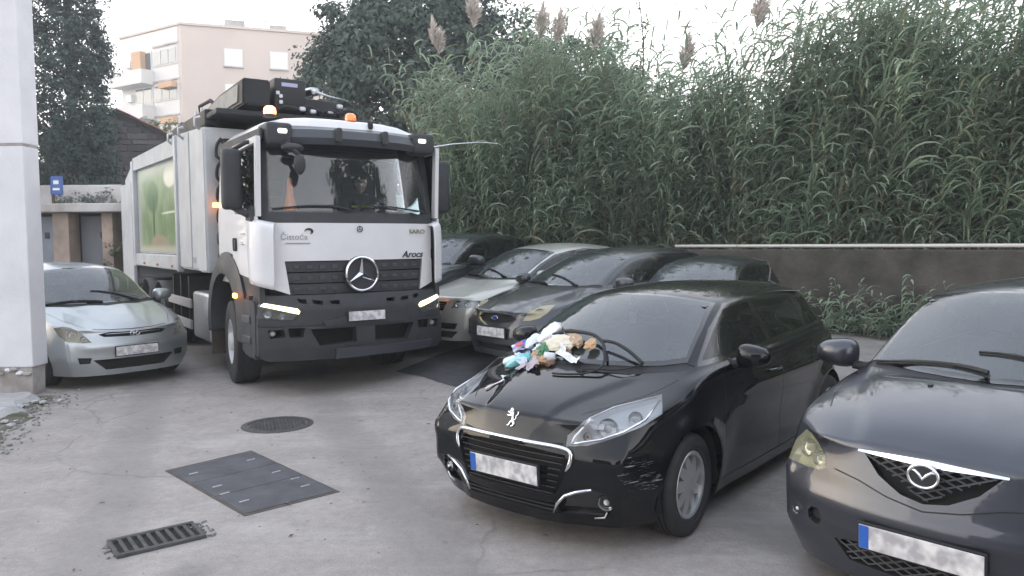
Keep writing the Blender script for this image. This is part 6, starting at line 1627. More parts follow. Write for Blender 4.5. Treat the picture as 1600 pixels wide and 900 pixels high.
def fbox(name, e, t0, t1, d0, d1, z0, z1, m_, par, bev=0):
    n_ = Vector((e.y, -e.x, 0)); n_ = n_ if n_.y < 0 else -n_
    b = B(); box(b, t0, t1, d0, d1, z0, z1, bev); M = Matrix(((e.x, n_.x, 0, 0), (e.y, n_.y, 0, 0), (0, 0, 1, 0), (0, 0, 0, 1))); bmesh.ops.transform(b, matrix=M, verts=b.verts); bmesh.ops.recalc_face_normals(b, faces=list(b.faces)); return obj(name, b, m_, par)
fbox('coping', e1, -.1, 15.1, -.2, .14, 18.75, 18.95, M_APB, ap)
fbox('coping', e2, .1, 8.1, -.2, .12, 18.76, 18.94, M_APB, ap)
fbox('sunlit_side_facade', e2, .35, 7.95, .0, .03, 0, 18.7, M_APW, ap)  # left face paler: its sunlit brightness is put into the colour
for zf in (17.1, 14.35, 11.6, 8.85):
    for t in (3.17, 6.62, 11.0):
        w_ = fbox('window', e1, t - .08, t + 1.34, -.02, .06, zf - 1.32, zf + .08, M_APW, ap)
        fbox('shutter', e1, t, t + 1.26, .061, .085, zf - 1.25, zf, M_SHUT, w_); fbox('sill', e1, t - .12, t + 1.38, .03, .16, zf - 1.40, zf - 1.322, M_CONC, w_)
    # strip glazing and balconies on the street side
    w_ = fbox('window', e2, .45, 3.4, .03, .10, zf - 1.22, zf + .1, M_APW, ap)
    for t in (.55, 1.5, 2.45): fbox('pane', e2, t, t + .85, .101, .13, zf - 1.12, zf, M_WIN, w_)
    w_ = fbox('window', e2, 3.7, 6.0, .03, .10, zf - 1.5, zf + .1, M_APW, ap); fbox('pane', e2, 3.8, 4.8, .101, .12, zf - 1.45, zf, M_WIN, w_); fbox('pane', e2, 4.9, 5.9, .101, .12, zf - 1.45, zf, M_WIN, w_)
    bl = fbox('balcony', e2, 3.5, 7.9, .03, 1.15, zf - 2.55, zf - 2.40, M_APW, ap); fbox('balcony_front', e2, 3.5, 7.9, 1.02, 1.14, zf - 2.40, zf - 1.45, M_APW, bl); fbox('balcony_side', e2, 3.5, 3.6, .04, 1.015, zf - 2.40, zf - 1.45, M_APW, bl)
    fbox('slab_edge', e2, .36, 3.48, .031, .16, zf + .30, zf + .42, M_CONC, ap)
    if zf in (14.35, 17.1, 11.6):
        a_ = fbox('awning', e2, .5 if zf != 17.1 else 4.4, 2.2 if zf != 17.1 else 5.6, .14, .6, zf - .32 if zf != 17.1 else zf - 1.3, zf + .12, M_AWN, ap)
    fbox('air_conditioner', e2, 6.2, 6.9, .04, .35, zf - .9, zf - .35, M_SHUT, ap)
fbox('stair_head', e1, 3.2, 4.7, -1.6, -.3, 18.9, 19.5, M_CONC, ap); fbox('tank', e1, 6.6, 7.9, -1.6, -.3, 18.9, 19.35, M_CONC, ap)
b = B(); tube(b, [on_face(e1, 3.2, -.4, 19.75), on_face(e1, 7.9, -.4, 19.55)], .03, 5)
for t in (3.2, 4.7, 6.3, 7.9): tube(b, [on_face(e1, t, -.4, 18.9), on_face(e1, t, -.4, 19.7)], .03, 5)
tag(obj('roof_railing', b, M_CHAS, ap), kind='stuff')
ap2 = empty('pale_apartment_block', (-41, 78, 0), R(20), 'pale yellowish apartment block farther back between the cypress and the beige block', 'building')
b = B(); box(b, 0, 9.5, 0, 12, 0, 15.5); obj('wall', b, mat('pale yellow facade', (.62, .56, .48), .9), ap2)
for zf in (13.6, 10.8, 8.0):
    for x in (1.0, 3.6, 6.2):
        b = B(); box(b, x, x + 1.2, -.05, .02, zf - 1.3, zf, .02); w_ = obj('window', b, M_SHUT, ap2); b = B(); box(b, x + .1, x + 1.1, -.07, -.05, zf - 1.2, zf - .1); obj('pane', b, M_WIN, w_)
b = B(); box(b, -.2, 9.7, -.2, 12.2, 15.5, 15.7); obj('coping', b, M_APW, ap2)
b = B(); box(b, 3, 5, 3, 5, 15.7, 17.3); obj('stair_head', b, M_APW, ap2)
# fallen dry leaves blown about the yard
b = B(); rr = random.Random(33)
for k in range(70):
    x = rr.uniform(-5.2, 1.5); y = rr.uniform(3.2, 10); a = rr.random() * 6.28; s_ = rr.uniform(.012, .03); z = gz(x, y) + .006
    c_, n_ = math.cos(a), math.sin(a); q = [(x + c_ * s_, y + n_ * s_, z), (x - n_ * s_ * .35, y + c_ * s_ * .35, z + s_ * .25), (x - c_ * s_, y - n_ * s_, z + .002), (x + n_ * s_ * .35, y - c_ * s_ * .35, z + s_ * .15)]
    b.faces.new([b.verts.new(p) for p in q])
tag(obj('fallen_leaves', b, mat('dry leaf', (.16, .11, .06), .8, noise_amt=.5, noise_scale=2)), kind='stuff')

# ================================================================== foliage
def leaf_mat(name, c1, c2, rough=.5, trans=.25, dead=None):
    m = bpy.data.materials.new(name); m.use_nodes = True; n = m.node_tree; L = n.links; p = n.nodes['Principled BSDF']
    g = n.nodes.new('ShaderNodeNewGeometry'); r = n.nodes.new('ShaderNodeValToRGB'); r.color_ramp.elements[0].color = (*c1, 1); r.color_ramp.elements[1].color = (*c2, 1); L.new(g.outputs['Random Per Island'], r.inputs[0])
    if dead: e = r.color_ramp.elements.new(.93); e.color = (*c2, 1); r.color_ramp.elements[2].position = .95; r.color_ramp.elements[2].color = (*dead, 1)
    tc = n.nodes.new('ShaderNodeTexCoord'); t = n.nodes.new('ShaderNodeTexNoise'); t.inputs['Scale'].default_value = .9; t.inputs['Detail'].default_value = 3; L.new(tc.outputs['Object'], t.inputs[0])
    q = n.nodes.new('ShaderNodeMapRange'); L.new(t.outputs[0], q.inputs[0]); q.inputs[1].default_value = .3; q.inputs[2].default_value = .7; q.inputs[3].default_value = .75; q.inputs[4].default_value = 1.3
    v = n.nodes.new('ShaderNodeVectorMath'); v.operation = 'SCALE'; L.new(r.outputs[0], v.inputs[0]); L.new(q.outputs[0], v.inputs['Scale'])
    L.new(v.outputs[0], p.inputs['Base Color']); p.inputs['Roughness'].default_value = rough; p.inputs['Specular IOR Level'].default_value = .5
    if trans:
        tr = n.nodes.new('ShaderNodeBsdfTranslucent'); L.new(v.outputs[0], tr.inputs[0]); mx = n.nodes.new('ShaderNodeMixShader'); mx.inputs[0].default_value = trans
        out = [x for x in n.nodes if x.type == 'OUTPUT_MATERIAL'][0]; L.new(p.outputs[0], mx.inputs[1]); L.new(tr.outputs[0], mx.inputs[2]); L.new(mx.outputs[0], out.inputs[0])
    MATS[name] = m; return m
M_BARK = mat('brown bark', (.075, .060, .050), .9, noise_amt=.5, noise_scale=9, bump=.6, bump_scale=20)
L_DARK = leaf_mat('dark evergreen leaf', (.060, .085, .070), (.095, .128, .098), .85)
L_CYP = leaf_mat('cypress foliage', (.036, .056, .052), (.066, .094, .078), .85, .15)
L_MID = leaf_mat('yellow green leaf', (.10, .13, .06), (.17, .20, .10), .6)
L_REED = leaf_mat('reed leaf', (.180, .255, .175), (.35, .43, .31), .5, .4, dead=(.30, .27, .18))
L_STEM = mat('reed stem', (.16, .17, .09), .6, noise_amt=.3, noise_scale=3)
L_PLUME = mat('reed plume', (.66, .59, .54), .95, noise_amt=.25, noise_scale=5)

def leaf_cloud(rng, cen, nrm, size, aspect=1.9):
    """cen (n,3), nrm (n,3): folded four-vertex leaves (two quads as diamond)"""
    n = len(cen); a = rng.normal(size=(n, 3)); nrm = nrm / (np.linalg.norm(nrm, axis=1, keepdims=True) + 1e-9)
    t = a - nrm * (a * nrm).sum(1, keepdims=True); t /= np.linalg.norm(t, axis=1, keepdims=True) + 1e-9; s = np.cross(nrm, t)
    sz = (size * rng.uniform(.6, 1.35, n))[:, None]
    p0 = cen - t * sz * .5; p2 = cen + t * sz * .5 - nrm * sz * .12; p1 = cen + s * sz * .5 / aspect + nrm * sz * .06; p3 = cen - s * sz * .5 / aspect + nrm * sz * .06
    V = np.stack([p0, p1, p2, p3], 1).reshape(-1, 3); F = np.arange(4 * n).reshape(n, 4); return V, F
def crown_pts(rng, lobes, n_clump, per, clump_r, gap=.25, seed=0):
    """lobes: (cx,cy,cz,rx,ry,rz). clumps lie through the outer part of each lobe, leaves around each clump"""
    C = []; N = []
    tot = sum(l[3] * l[5] for l in lobes)
    for (cx, cy, cz, rx, ry, rz) in lobes:
        k = int(n_clump * rx * rz / tot); d = rng.normal(size=(k, 3)); d /= np.linalg.norm(d, axis=1, keepdims=True)
        r = rng.uniform(.55, 1.05, k) ** .6 * (1 + .13 * np.sin(d[:, 0] * 7 + seed) * np.cos(d[:, 2] * 6 + cx) + .08 * np.sin(d[:, 1] * 11 + d[:, 2] * 13))
        c = d * r[:, None] * np.array([rx, ry, rz]) + np.array([cx, cy, cz])
        C.append(c); N.append(d)
    C = np.concatenate(C); N = np.concatenate(N); k = len(C)
    rad = clump_r * rng.uniform(.5, 1.4, k)
    off = rng.normal(size=(k, per, 3)); off /= np.linalg.norm(off, axis=2, keepdims=True); off *= (rng.uniform(.2, 1, (k, per)) ** .5)[:, :, None] * rad[:, None, None]; off[:, :, 2] *= .7
    pts = (C[:, None, :] + off).reshape(-1, 3); nr = (off / rad[:, None, None] + N[:, None, :] * .6 + rng.normal(size=off.shape) * .5 + np.array([0, 0, .35])).reshape(-1, 3)
    return pts, nr
def tree(name, base, trunk_pts, limbs, lobes, n_clump, per, clump_r, leaf, material, label, cat='tree', group=None, seed=1, tr=.2):
    t = empty(name, base, 0, label, cat, group); rng = np.random.default_rng(seed)
    b = B(); n = len(trunk_pts); tube(b, trunk_pts, [tr * (1 - .6 * i / (n - 1)) for i in range(n)], 10)
    tk = obj('trunk', b, M_BARK, t, smooth=True)
    for i, (s, e) in enumerate(limbs):
        b = B(); s, e = Vector(s), Vector(e); m = s.lerp(e, .5) + Vector((0, 0, .15 * (e - s).length)); tube(b, cat_path([s, m, e], 4), [tr * .45 * (1 - .8 * k / 8) for k in range(9)], 7); obj('limb', b, M_BARK, t, smooth=True)
    pts, nr = crown_pts(rng, lobes, n_clump, per, clump_r, seed=seed); V, F = leaf_cloud(rng, pts, nr, leaf)
    obj_np('crown', V, F, material, t); return t
# round evergreen behind the truck
tree('evergreen_tree', (-3.0, 24.5, 0), [(.3, 0, 0), (.2, .1, 1.8), (0, 0, 3.6), (-.1, 0, 6)], [((.1, 0, 2.6), (-2.2, -.4, 5.4)), ((.1, 0, 2.9), (2.3, -.5, 5.0)), ((0, 0, 3.4), (-.9, .3, 7.0)), ((0, 0, 3.6), (1.2, -.8, 6.8)), ((.1, 0, 2.4), (1.2, -1.5, 4.6))],
     [(0, 0, 6.9, 3.3, 2.8, 2.75), (-1.9, -.3, 6.1, 1.9, 1.9, 1.9), (1.9, -.3, 7.2, 2.3, 2.2, 2.2), (.2, -.8, 8.3, 2.2, 1.9, 1.5), (-1.2, -.6, 7.7, 1.9, 1.7, 1.5), (1.4, -.5, 5.0, 1.8, 1.6, 1.3)], 1250, 46, .46, .17, L_DARK, 'broad round dark evergreen tree behind the truck cab', seed=3, tr=.30)
tree('evergreen_tree', (1.9, 25.5, 0), [(0, 0, 0), (.1, 0, 3), (0, 0, 6)], [((0, 0, 2.6), (-1.4, 0, 5.0)), ((0, 0, 3), (1.4, 0, 5.2))],
     [(0, 0, 6.4, 2.3, 2.0, 2.2), (1.3, 0, 5.9, 1.5, 1.5, 1.7), (-1.2, 0, 7.0, 1.5, 1.4, 1.3), (-1.7, 0, 5.2, 1.6, 1.4, 1.6)], 560, 44, .44, .17, L_DARK, 'smaller dark evergreen tree showing above the left part of the reeds', seed=5, tr=.22)
# dark understorey below the big crown, with a few trunks
tree('understorey_shrub', (-5.2, 26.5, 0), [(0, 0, 0), (0, 0, 3)], [((0, 0, 1), (-1, 0, 3.6)), ((0, 0, 1), (1, 0, 3.6))], [(0, 0, 3.9, 2.6, 1.3, 1.6), (1.8, 0, 3.4, 2.0, 1.2, 1.4), (3.9, .2, 3.6, 1.9, 1.2, 1.5)], 420, 36, .42, .17, L_DARK, 'dark shrub filling the shade under the round tree', 'shrub', seed=8, tr=.10)
# cypress on the left
tree('cypress_tree', (-14.0, 24.5, 0), [(0, 0, 0), (0, 0, 3), (.05, 0, 7), (0, 0, 12)], [((0, 0, 2), (-.7, -.2, 4.6)), ((0, 0, 2.3), (.8, -.2, 4.8)), ((0, 0, 3), (.1, -.6, 6.0))],
     [(0, 0, 4.1, 1.15, 1.1, 1.9), (.05, 0, 6.3, 1.22, 1.2, 2.2), (-.1, 0, 8.6, 1.2, 1.1, 2.2), (.15, 0, 10.8, 1.0, 1.0, 2.1), (0, 0, 12.9, .7, .7, 1.9), (.75, -.1, 4.6, .75, .7, 1.7), (.6, 0, 7.6, .75, .7, 1.3), (-.8, 0, 5.6, .6, .6, 1.2), (-.85, 0, 9.4, .5, .6, 1.4)], 1500, 36, .27, .11, L_CYP, 'tall dark cypress beside the white wall', seed=11, tr=.22)
tree('pale_tree', (-15.9, 31, 0), [(0, 0, 0), (0, 0, 3), (.1, 0, 5)], [((0, 0, 2), (-.9, 0, 4.2)), ((0, 0, 2), (1.1, 0, 4.6))], [(1.6, 0, 5.3, 1.0, 1.0, 1.5), (.6, 0, 4.4, 1.4, 1.0, 1.2), (-1.6, 0, 5.4, 1.2, 1.0, 1.7), (-1.2, 0, 7.6, .6, .6, .8)], 260, 34, .34, .15, L_MID, 'light green tree partly hidden behind the cypress', seed=12, tr=.12)
for (x, y, s_, lb_, sd_) in ((-10.7, 20.6, .62, 'grey green bush spilling over the shed roof beside the stone house', 31), (-11.9, 21.0, .5, 'small pale bush behind the sheds near the blue sign', 32)):
    tree('bush', (x, y, 2.0), [(0, 0, 0), (0, 0, .8)], [((0, 0, .3), (-.3, 0, .8)), ((0, 0, .3), (.4, 0, .8))], [(0, 0, .85, s_ * 1.4, .5, s_ * .7), (.5, 0, .8, s_ * .8, .4, s_ * .6)], 60, 30, .2, .10, leaf_mat('dusty leaf %d' % sd_, (.12, .13, .11), (.26, .27, .24)), lb_, 'bush', seed=sd_, tr=.04)
tree('ivy_bush', (-9.3, 18.2, 0), [(0, 0, 0), (0, 0, 1.5)], [((0, 0, .5), (.3, 0, 1.5))], [(.0, 0, 1.4, .35, .3, .7), (.3, 0, .8, .4, .3, .6)], 50, 30, .16, .09, L_MID, 'straggly plant growing between the sheds and the truck', 'plant', seed=41, tr=.03)
tree('pomegranate_bush', (-1.2, 19.0, 0), [(0, 0, 0), (.1, 0, 2), (0, 0, 4)], [((0, 0, 1.5), (-.9, 0, 3.8)), ((0, 0, 1.5), (.9, -.2, 3.6))], [(.2, 0, 4.3, 1.3, .9, 1.0), (-.6, -.2, 5.0, .9, .8, .9), (.9, 0, 3.3, .9, .8, .9)], 170, 34, .34, .14, leaf_mat('olive leaf', (.07, .09, .05), (.16, .18, .11)), 'loose leafy tree between the round tree and the reeds', seed=44, tr=.07)

# ------------------------------------------------------------------ giant reed thicket
RL = [(-1.75, 16.6, 4.9), (-1.1, 16.3, 6.3), (.0, 16.0, 6.55), (1.6, 15.6, 6.7), (2.35, 15.4, 5.75), (3.0, 15.2, 5.05), (3.8, 14.7, 5.5), (4.6, 14.0, 6.6), (6.2, 12.9, 6.7), (8.0, 11.3, 6.4), (10.0, 9.6, 6.3), (12.0, 7.6, 6.3)]
def reed_line(t):
    k = t * (len(RL) - 1); i = min(int(k), len(RL) - 2); f_ = k - i; return [lerp(RL[i][j], RL[i + 1][j], f_) for j in range(3)]
def reed_arrays(rng, bx, by, bz, H, lean, nl=34, leaf_l=.72, leaf_w=.038, stem_r=.011):
    """bx.. arrays of canes; lean (n,2). returns stem V,F and leaf V,F"""
    n = len(bx); K = 9; s = np.linspace(0, 1, K)
    cx = bx[:, None] + lean[:, 0:1] * H[:, None] * (s ** 1.8)[None]; cy = by[:, None] + lean[:, 1:2] * H[:, None] * (s ** 1.8)[None]; cz = bz[:, None] + H[:, None] * (s - .10 * (np.linalg.norm(lean, axis=1)[:, None]) * s ** 3)
    P_ = np.stack([cx, cy, cz], -1); ang = np.array([0, 2.094, 4.189]); ro = np.stack([np.cos(ang), np.sin(ang), ang * 0], -1)
    rad = stem_r * (1 - .75 * s); SV = (P_[:, :, None, :] + ro[None, None] * rad[None, :, None, None]).reshape(-1, 3)
    idx = np.arange(n * K * 3).reshape(n, K, 3); SF = np.concatenate([np.stack([idx[:, :-1, a], idx[:, :-1, (a + 1) % 3], idx[:, 1:, (a + 1) % 3], idx[:, 1:, a]], -1).reshape(-1, 4) for a in range(3)])
    # leaves
    hs_ = np.linspace(.12, .99, nl)[None] + rng.uniform(-.015, .015, (n, nl)); hs_ = np.clip(hs_, 0, 1)
    base = np.stack([bx[:, None] + lean[:, 0:1] * H[:, None] * hs_ ** 1.8, by[:, None] + lean[:, 1:2] * H[:, None] * hs_ ** 1.8, bz[:, None] + H[:, None] * (hs_ - .10 * np.linalg.norm(lean, axis=1)[:, None] * hs_ ** 3)], -1)
    az0 = rng.uniform(0, 6.28, (n, 1)); az = az0 + np.pi * (np.arange(nl) % 2)[None] + rng.normal(0, .35, (n, nl))
    d = np.stack([np.cos(az), np.sin(az), az * 0], -1); wind = np.array([.75, -.25, 0]); d = d + wind; d /= np.linalg.norm(d, axis=2, keepdims=True) + 1e-9
    Ln = leaf_l * rng.uniform(.65, 1.25, (n, nl)) * (1 - .45 * hs_ ** 4)
    m = 6; q = np.linspace(0, 1, m); up0 = rng.uniform(.6, 1.15, (n, nl)); droop = rng.uniform(1.0, 1.9, (n, nl))
    # arc: angle falls along the blade
    th_ = (up0[..., None] - droop[..., None] * q * 1.15); dl = Ln[..., None] / (m - 1)
    hx = np.concatenate([np.zeros((n, nl, 1)), np.cumsum(np.cos(th_[..., :-1]) * dl, -1)], -1); hz = np.concatenate([np.zeros((n, nl, 1)), np.cumsum(np.sin(th_[..., :-1]) * dl, -1)], -1)
    C = base[:, :, None, :] + d[:, :, None, :] * hx[..., None] + np.array([0, 0, 1.]) * hz[..., None]
    side = np.cross(d, np.array([0, 0, 1.])); tw = rng.normal(0, .5, (n, nl, 1)); side = side * np.cos(tw) + np.array([0, 0, 1.]) * np.sin(tw)
    wv = leaf_w * np.array([.55, .95, 1.0, .8, .5, .05]); A_ = C + side[:, :, None, :] * (wv / 2)[None, None, :, None]; B_ = C - side[:, :, None, :] * (wv / 2)[None, None, :, None]
    LV = np.stack([A_, B_], 3).reshape(-1, 3); li = np.arange(n * nl * m * 2).reshape(n * nl, m, 2)
    LF = np.stack([li[:, :-1, 0], li[:, 1:, 0], li[:, 1:, 1], li[:, :-1, 1]], -1).reshape(-1, 4)
    return SV, SF, LV, LF
rng = np.random.default_rng(77)
nC = 3500; seg = np.array([math.hypot(RL[i + 1][0] - RL[i][0], RL[i + 1][1] - RL[i][1]) * (1.5 if i > 5 else 1) for i in range(len(RL) - 1)]); tt = np.interp(rng.uniform(0, 1, nC), np.concatenate([[0], np.cumsum(seg) / seg.sum()]), np.linspace(0, 1, len(RL))); base = np.array([reed_line(t) for t in tt]); dep = rng.uniform(0, 1, nC) ** 1.1 * 2.4
nrm_ = np.array([.42, .90]); bx = base[:, 0] + nrm_[0] * dep * (1 + .5 * (tt > .6)) + rng.normal(0, .12, nC); by = base[:, 1] + nrm_[1] * dep + rng.normal(0, .12, nC)
Hh = (base[:, 2] - .3) * rng.uniform(.62, 1.02, nC) * (1 - .06 * (1 - dep / 2.4)); lean = np.stack([rng.normal(.04, .12, nC), rng.normal(-.12, .09, nC)], -1)
cl = np.sin(tt * 41) * .5 + np.sin(tt * 17 + 2) * .5; lean[:, 0] += .13 * cl; lean[:, 1] += .05 * np.sin(tt * 29); Hh *= 1 + .06 * np.sin(tt * 63 + 1)
lean[:, 0] += np.where(tt < .12, -.20, 0) * rng.uniform(0, 1, nC)
SV, SF, LV, LF = reed_arrays(rng, bx, by, np.full(nC, .28), Hh, lean)
rt = empty('reed_thicket', (0, 0, 0), 0, 'dense thicket of tall grey green giant reeds behind the parked cars', 'reeds')
tag(obj_np('reed_stems', SV, SF, L_STEM, rt), kind='stuff'); tag(obj_np('reed_leaves', LV, LF, L_REED, rt), kind='stuff'); rt['kind'] = 'stuff'
# rank weeds along the foot of the low wall
tw_ = rng.uniform(.02, .98, 420); wx = 3.05 + 6.55 * tw_ * 1.2 - .693 * rng.uniform(.05, .5, 420); wy = 14.3 - 6.3 * tw_ * 1.2 - .72 * rng.uniform(.05, .5, 420)
SV, SF, LV, LF = reed_arrays(rng, wx, wy, np.full(420, .28), rng.uniform(.25, .95, 420) * (.55 + .5 * np.sin(tw_ * 37) ** 2), np.stack([rng.normal(0, .3, 420), rng.normal(-.1, .25, 420)], -1), nl=9, leaf_l=.30, leaf_w=.03, stem_r=.005)
o = obj_np('wall_weeds', np.concatenate([SV, LV]), np.concatenate([SF, LF + len(SV)]), L_REED); tag(o, kind='stuff')
# taller reeds with feathery plumes
def plume(bm_pts, p, d, L, rng):
    V = []; F = []; n = 420
    for k in range(n):
        s = rng.random(); o = p + d * (s * L); w_ = .17 * math.sin(math.pi * min(1, s * 1.05 + .08)) + .02; a = rng.random() * 6.28
        e = o + Vector((math.cos(a) * w_ + .05, math.sin(a) * w_, rng.uniform(.02, .16))) + d * rng.uniform(.03, .12); m_ = o.lerp(e, .5) + Vector((0, 0, .02)); sd_ = Vector((rng.uniform(-1, 1), rng.uniform(-1, 1), rng.uniform(-1, 1))).normalized() * .006
        i = len(V); V += [o - sd_, o + sd_, m_ + sd_ * 1.2, e, m_ - sd_ * 1.2][:4]; F.append((i, i + 1, i + 2, i + 3))
    return V, F
Lr = {1: 'plumed reed leaning furthest left above the truck side', 2: 'tall plumed reed touching the top edge beside the round tree', 3: 'plumed reed second from the left near the smaller evergreen', 4: 'plumed reed right beside its twin over the smaller evergreen', 5: 'short plumed reed left of the gap of open sky', 6: 'plumed reed at the right of the open sky gap', 7: 'plumed reed standing high over the right part of the thicket'}
for k, (u_, v_, Y_, lx) in {1: (686, 62, 15.2, -.22), 2: (742, 26, 15.4, -.10), 3: (846, 48, 15.0, .03), 4: (872, 55, 15.0, .05), 5: (930, 62, 14.9, .08), 6: (1068, 96, 14.3, .06), 7: (1180, 30, 13.2, .05)}.items():
    X_ = (u_ - 800) / 1188 * Y_; Z_ = 1.79 + (378 - v_) / 1188 * Y_; Ht = Z_ - .28; ln = np.array([[lx, -.05]]); b0 = np.array([X_ - lx * Ht]); b1 = np.array([Y_ + .05 * Ht])
    SV, SF, LV, LF = reed_arrays(rng, b0, b1, np.array([.28]), np.array([Ht]), ln, nl=26)
    r_ = empty('plumed_reed', (0, 0, 0), 0, Lr[k], 'reed', 'plumed reeds'); obj_np('stem', SV, SF, L_STEM, r_); obj_np('leaves', LV, LF, L_REED, r_)['kind'] = 'stuff'
    top = Vector((b0[0] + lx * Ht, b1[0] - .05 * Ht, .28 + Ht * (1 - .1 * abs(lx)))); dd = Vector((lx * 1.4 + .05, -.05, 1)).normalized(); V, F = plume(None, top - dd * .25, dd, .60, random.Random(k))
    obj_np('plume', np.array([tuple(v) for v in V]), np.array(F), L_PLUME, r_)
# thin sapling whip against the sky
sp_ = empty('sapling', (2.55, 15.5, .3), 0, 'thin whip like shoot standing alone in the gap of open sky', 'plant')
pth = cat_path([(0, 0, 0), (.05, 0, 3.2), (.12, 0, 5.4), (-.02, 0, 6.6), (-.10, 0, 7.6)], 5); b = B(); tube(b, pth, [.02 * (1 - .75 * i / len(pth)) for i in range(len(pth))], 6); obj('stem', b, M_BARK, sp_, smooth=True)
rg = np.random.default_rng(4); pts = []
for p in pth[8:]:
    for _ in range(16 if p.z < 5.9 else 6): pts.append(tuple(p + Vector((rg.normal(0, .10 if p.z < 6 else .04), rg.normal(0, .08), rg.normal(0, .10)))))
V, F = leaf_cloud(rg, np.array(pts), rg.normal(size=(len(pts), 3)), .09); obj_np('leaves', V, F, L_MID, sp_)['kind'] = 'stuff'

tree('evergreen_tree', (-15.8, 19.6, 0), [(0, 0, 0), (0, 0, 3), (0, 0, 6)], [((0, 0, 2), (-1.2, 0, 4.6)), ((0, 0, 2), (1.2, 0, 4.6))], [(0, 0, 5.2, 2.6, 2.2, 3.0), (-2.0, -1, 4, 2.2, 2, 2.4)], 260, 34, .5, .24, L_DARK, 'dark evergreen hidden behind the white wall, reflected in the truck door', seed=71, tr=.2)
# ------------------------------------------------------------------ unseen blocks added to darken reflections, and the tree mirrored in truck glass
bb_ = empty('unseen_reflection_house', (0, -16, 0), 0, 'plain grey house added unseen behind the viewer to darken reflections in the paint', 'building')  # added block; its dark wall keeps the bright horizon out of the paint
b = B(); box(b, -22, 4, -8, 0, 0, 9.5); obj('wall', b, mat('grey plaster', (.13, .125, .12), .9, noise_amt=.1), bb_)
for i in range(7):
    for j in range(3):
        b = B(); box(b, -20.5 + i * 3.4, -19.1 + i * 3.4, -.02, .05, 1.4 + j * 3, 2.8 + j * 3, .02); obj('window', b, M_WIN, bb_)
tree('yard_tree', (10.5, 2.2, 0), [(0, 0, 0), (0, 0, 3), (0, 0, 6)], [((0, 0, 2), (-1.6, 0, 5)), ((0, 0, 2), (1.8, 0, 5))], [(0, 0, 6.6, 2.3, 2.1, 2.9), (1.0, 1, 5, 1.8, 1.8, 2.2)], 300, 34, .6, .26, L_DARK, 'dark tree behind the viewer on the right', seed=61, tr=.25)
sw2 = empty('unseen_reflection_wall', (13.5, 0, 0), 0, 'dark plastered wall added outside the view on the right to darken reflections', 'building')  # added to keep the car flank dark; low so truck glass mirrors sky
b = B(); box(b, 0, 6, -12, 5.0, 0, 4.2); obj('wall', b, mat('dark plaster', (.09, .088, .085), .9, noise_amt=.2), sw2)

# ================================================================== vehicles in place
build_truck()
PUG_M = Matrix.Translation((.44, 5.05, 0)) @ Matrix.Rotation(R(-130.2), 4, 'Z')
pug, S_PUG, _ = build_car(P_PUG, (.44, 5.05, R(-130.2), 0), 'hatchback', 'black hatchback with rubbish heaped on its windscreen and a scraped bumper corner', 'car', paint=P_BLACK)
build_car(P_MAZ, (2.34, 3.79, R(-137.9), 0), 'hatchback', 'dark blue grey hatchback with a winged badge at the right edge', 'car', paint=P_NAVY)
build_car(P_HYU, (-5.43, 10.18, R(-40.4), 0), 'hatchback', 'silver blue hatchback parked half behind the white wall on the left', 'car', paint=P_SILV)
build_car(P_FOC, (.36, 9.62, -2.44, .24), 'hatchback', 'charcoal hatchback with large yellowed headlights behind the black one', 'car', paint=P_FORD, level=3)
build_car(P_SIL, (-.55, 11.17, -2.44, .27), 'saloon_car', 'pale green silver car parked between the charcoal and the slate cars', 'car', paint=P_CHAMP, level=2)
build_car(P_DK, (-1.77, 11.88, -2.1, .36), 'people_carrier', 'dark slate people carrier partly hidden by the truck cab', 'car', paint=P_DK3, level=2)
build_car(P_SM, (1.86, 9.22, -2.20, .14), 'small_hatchback', 'small dark car showing only its windscreen and roof over the black hatchback', 'car', paint=P_FORD, level=2)

# bent wiper on the black hatchback
def on_pug(x, y, up=0.0):
    h = S_PUG.hit((x, y, 2.2), (0, 0, -1)); return (h or Vector((x, y, 1))) + (S_PUG.nrm(h) if h else Vector((0, 0, 1))) * up
b = B(); tube(b, cat_path([on_pug(-.09, .444, .02), on_pug(-.11, .33, .05), on_pug(-.125, .22, .06), on_pug(-.124, .13, .05)], 5), .011, 6); obj('wiper_arm', b, M_BLK, pug, smooth=True)
b = B(); pts = cat_path([on_pug(-.198, -.37, .03), on_pug(-.195, -.22, .045), on_pug(-.177, -.106, .05), on_pug(-.156, .036, .05), on_pug(-.105, .141, .05), on_pug(-.042, .192, .055), on_pug(.02, .225, .05), on_pug(.10, .232, .03), on_pug(.16, .15, .012), on_pug(.20, .02, .010), on_pug(.206, -.06, .010)], 5)
n_ = len(pts); tube(b, pts, [lerp(.015, .007, sstep(i / n_ * 1.3)) for i in range(n_)], 8); bw = obj('bent_wiper_blade', b, M_BLK, pug, smooth=True)
b = B(); tube(b, cat_path([on_pug(-.08, -.42, .015), on_pug(-.20, -.52, .02), on_pug(-.33, -.62, .02)], 5), .009, 6); obj('wiper', b, M_BLK, pug, smooth=True)
b = B(); tube(b, cat_path([on_pug(-.09, .44, .01), on_pug(.02, .33, .012), on_pug(.07, .22, .012), on_pug(.10, .1, .01)], 5), .006, 6); obj('wiper_rubber_strip', b, M_BLK, pug)

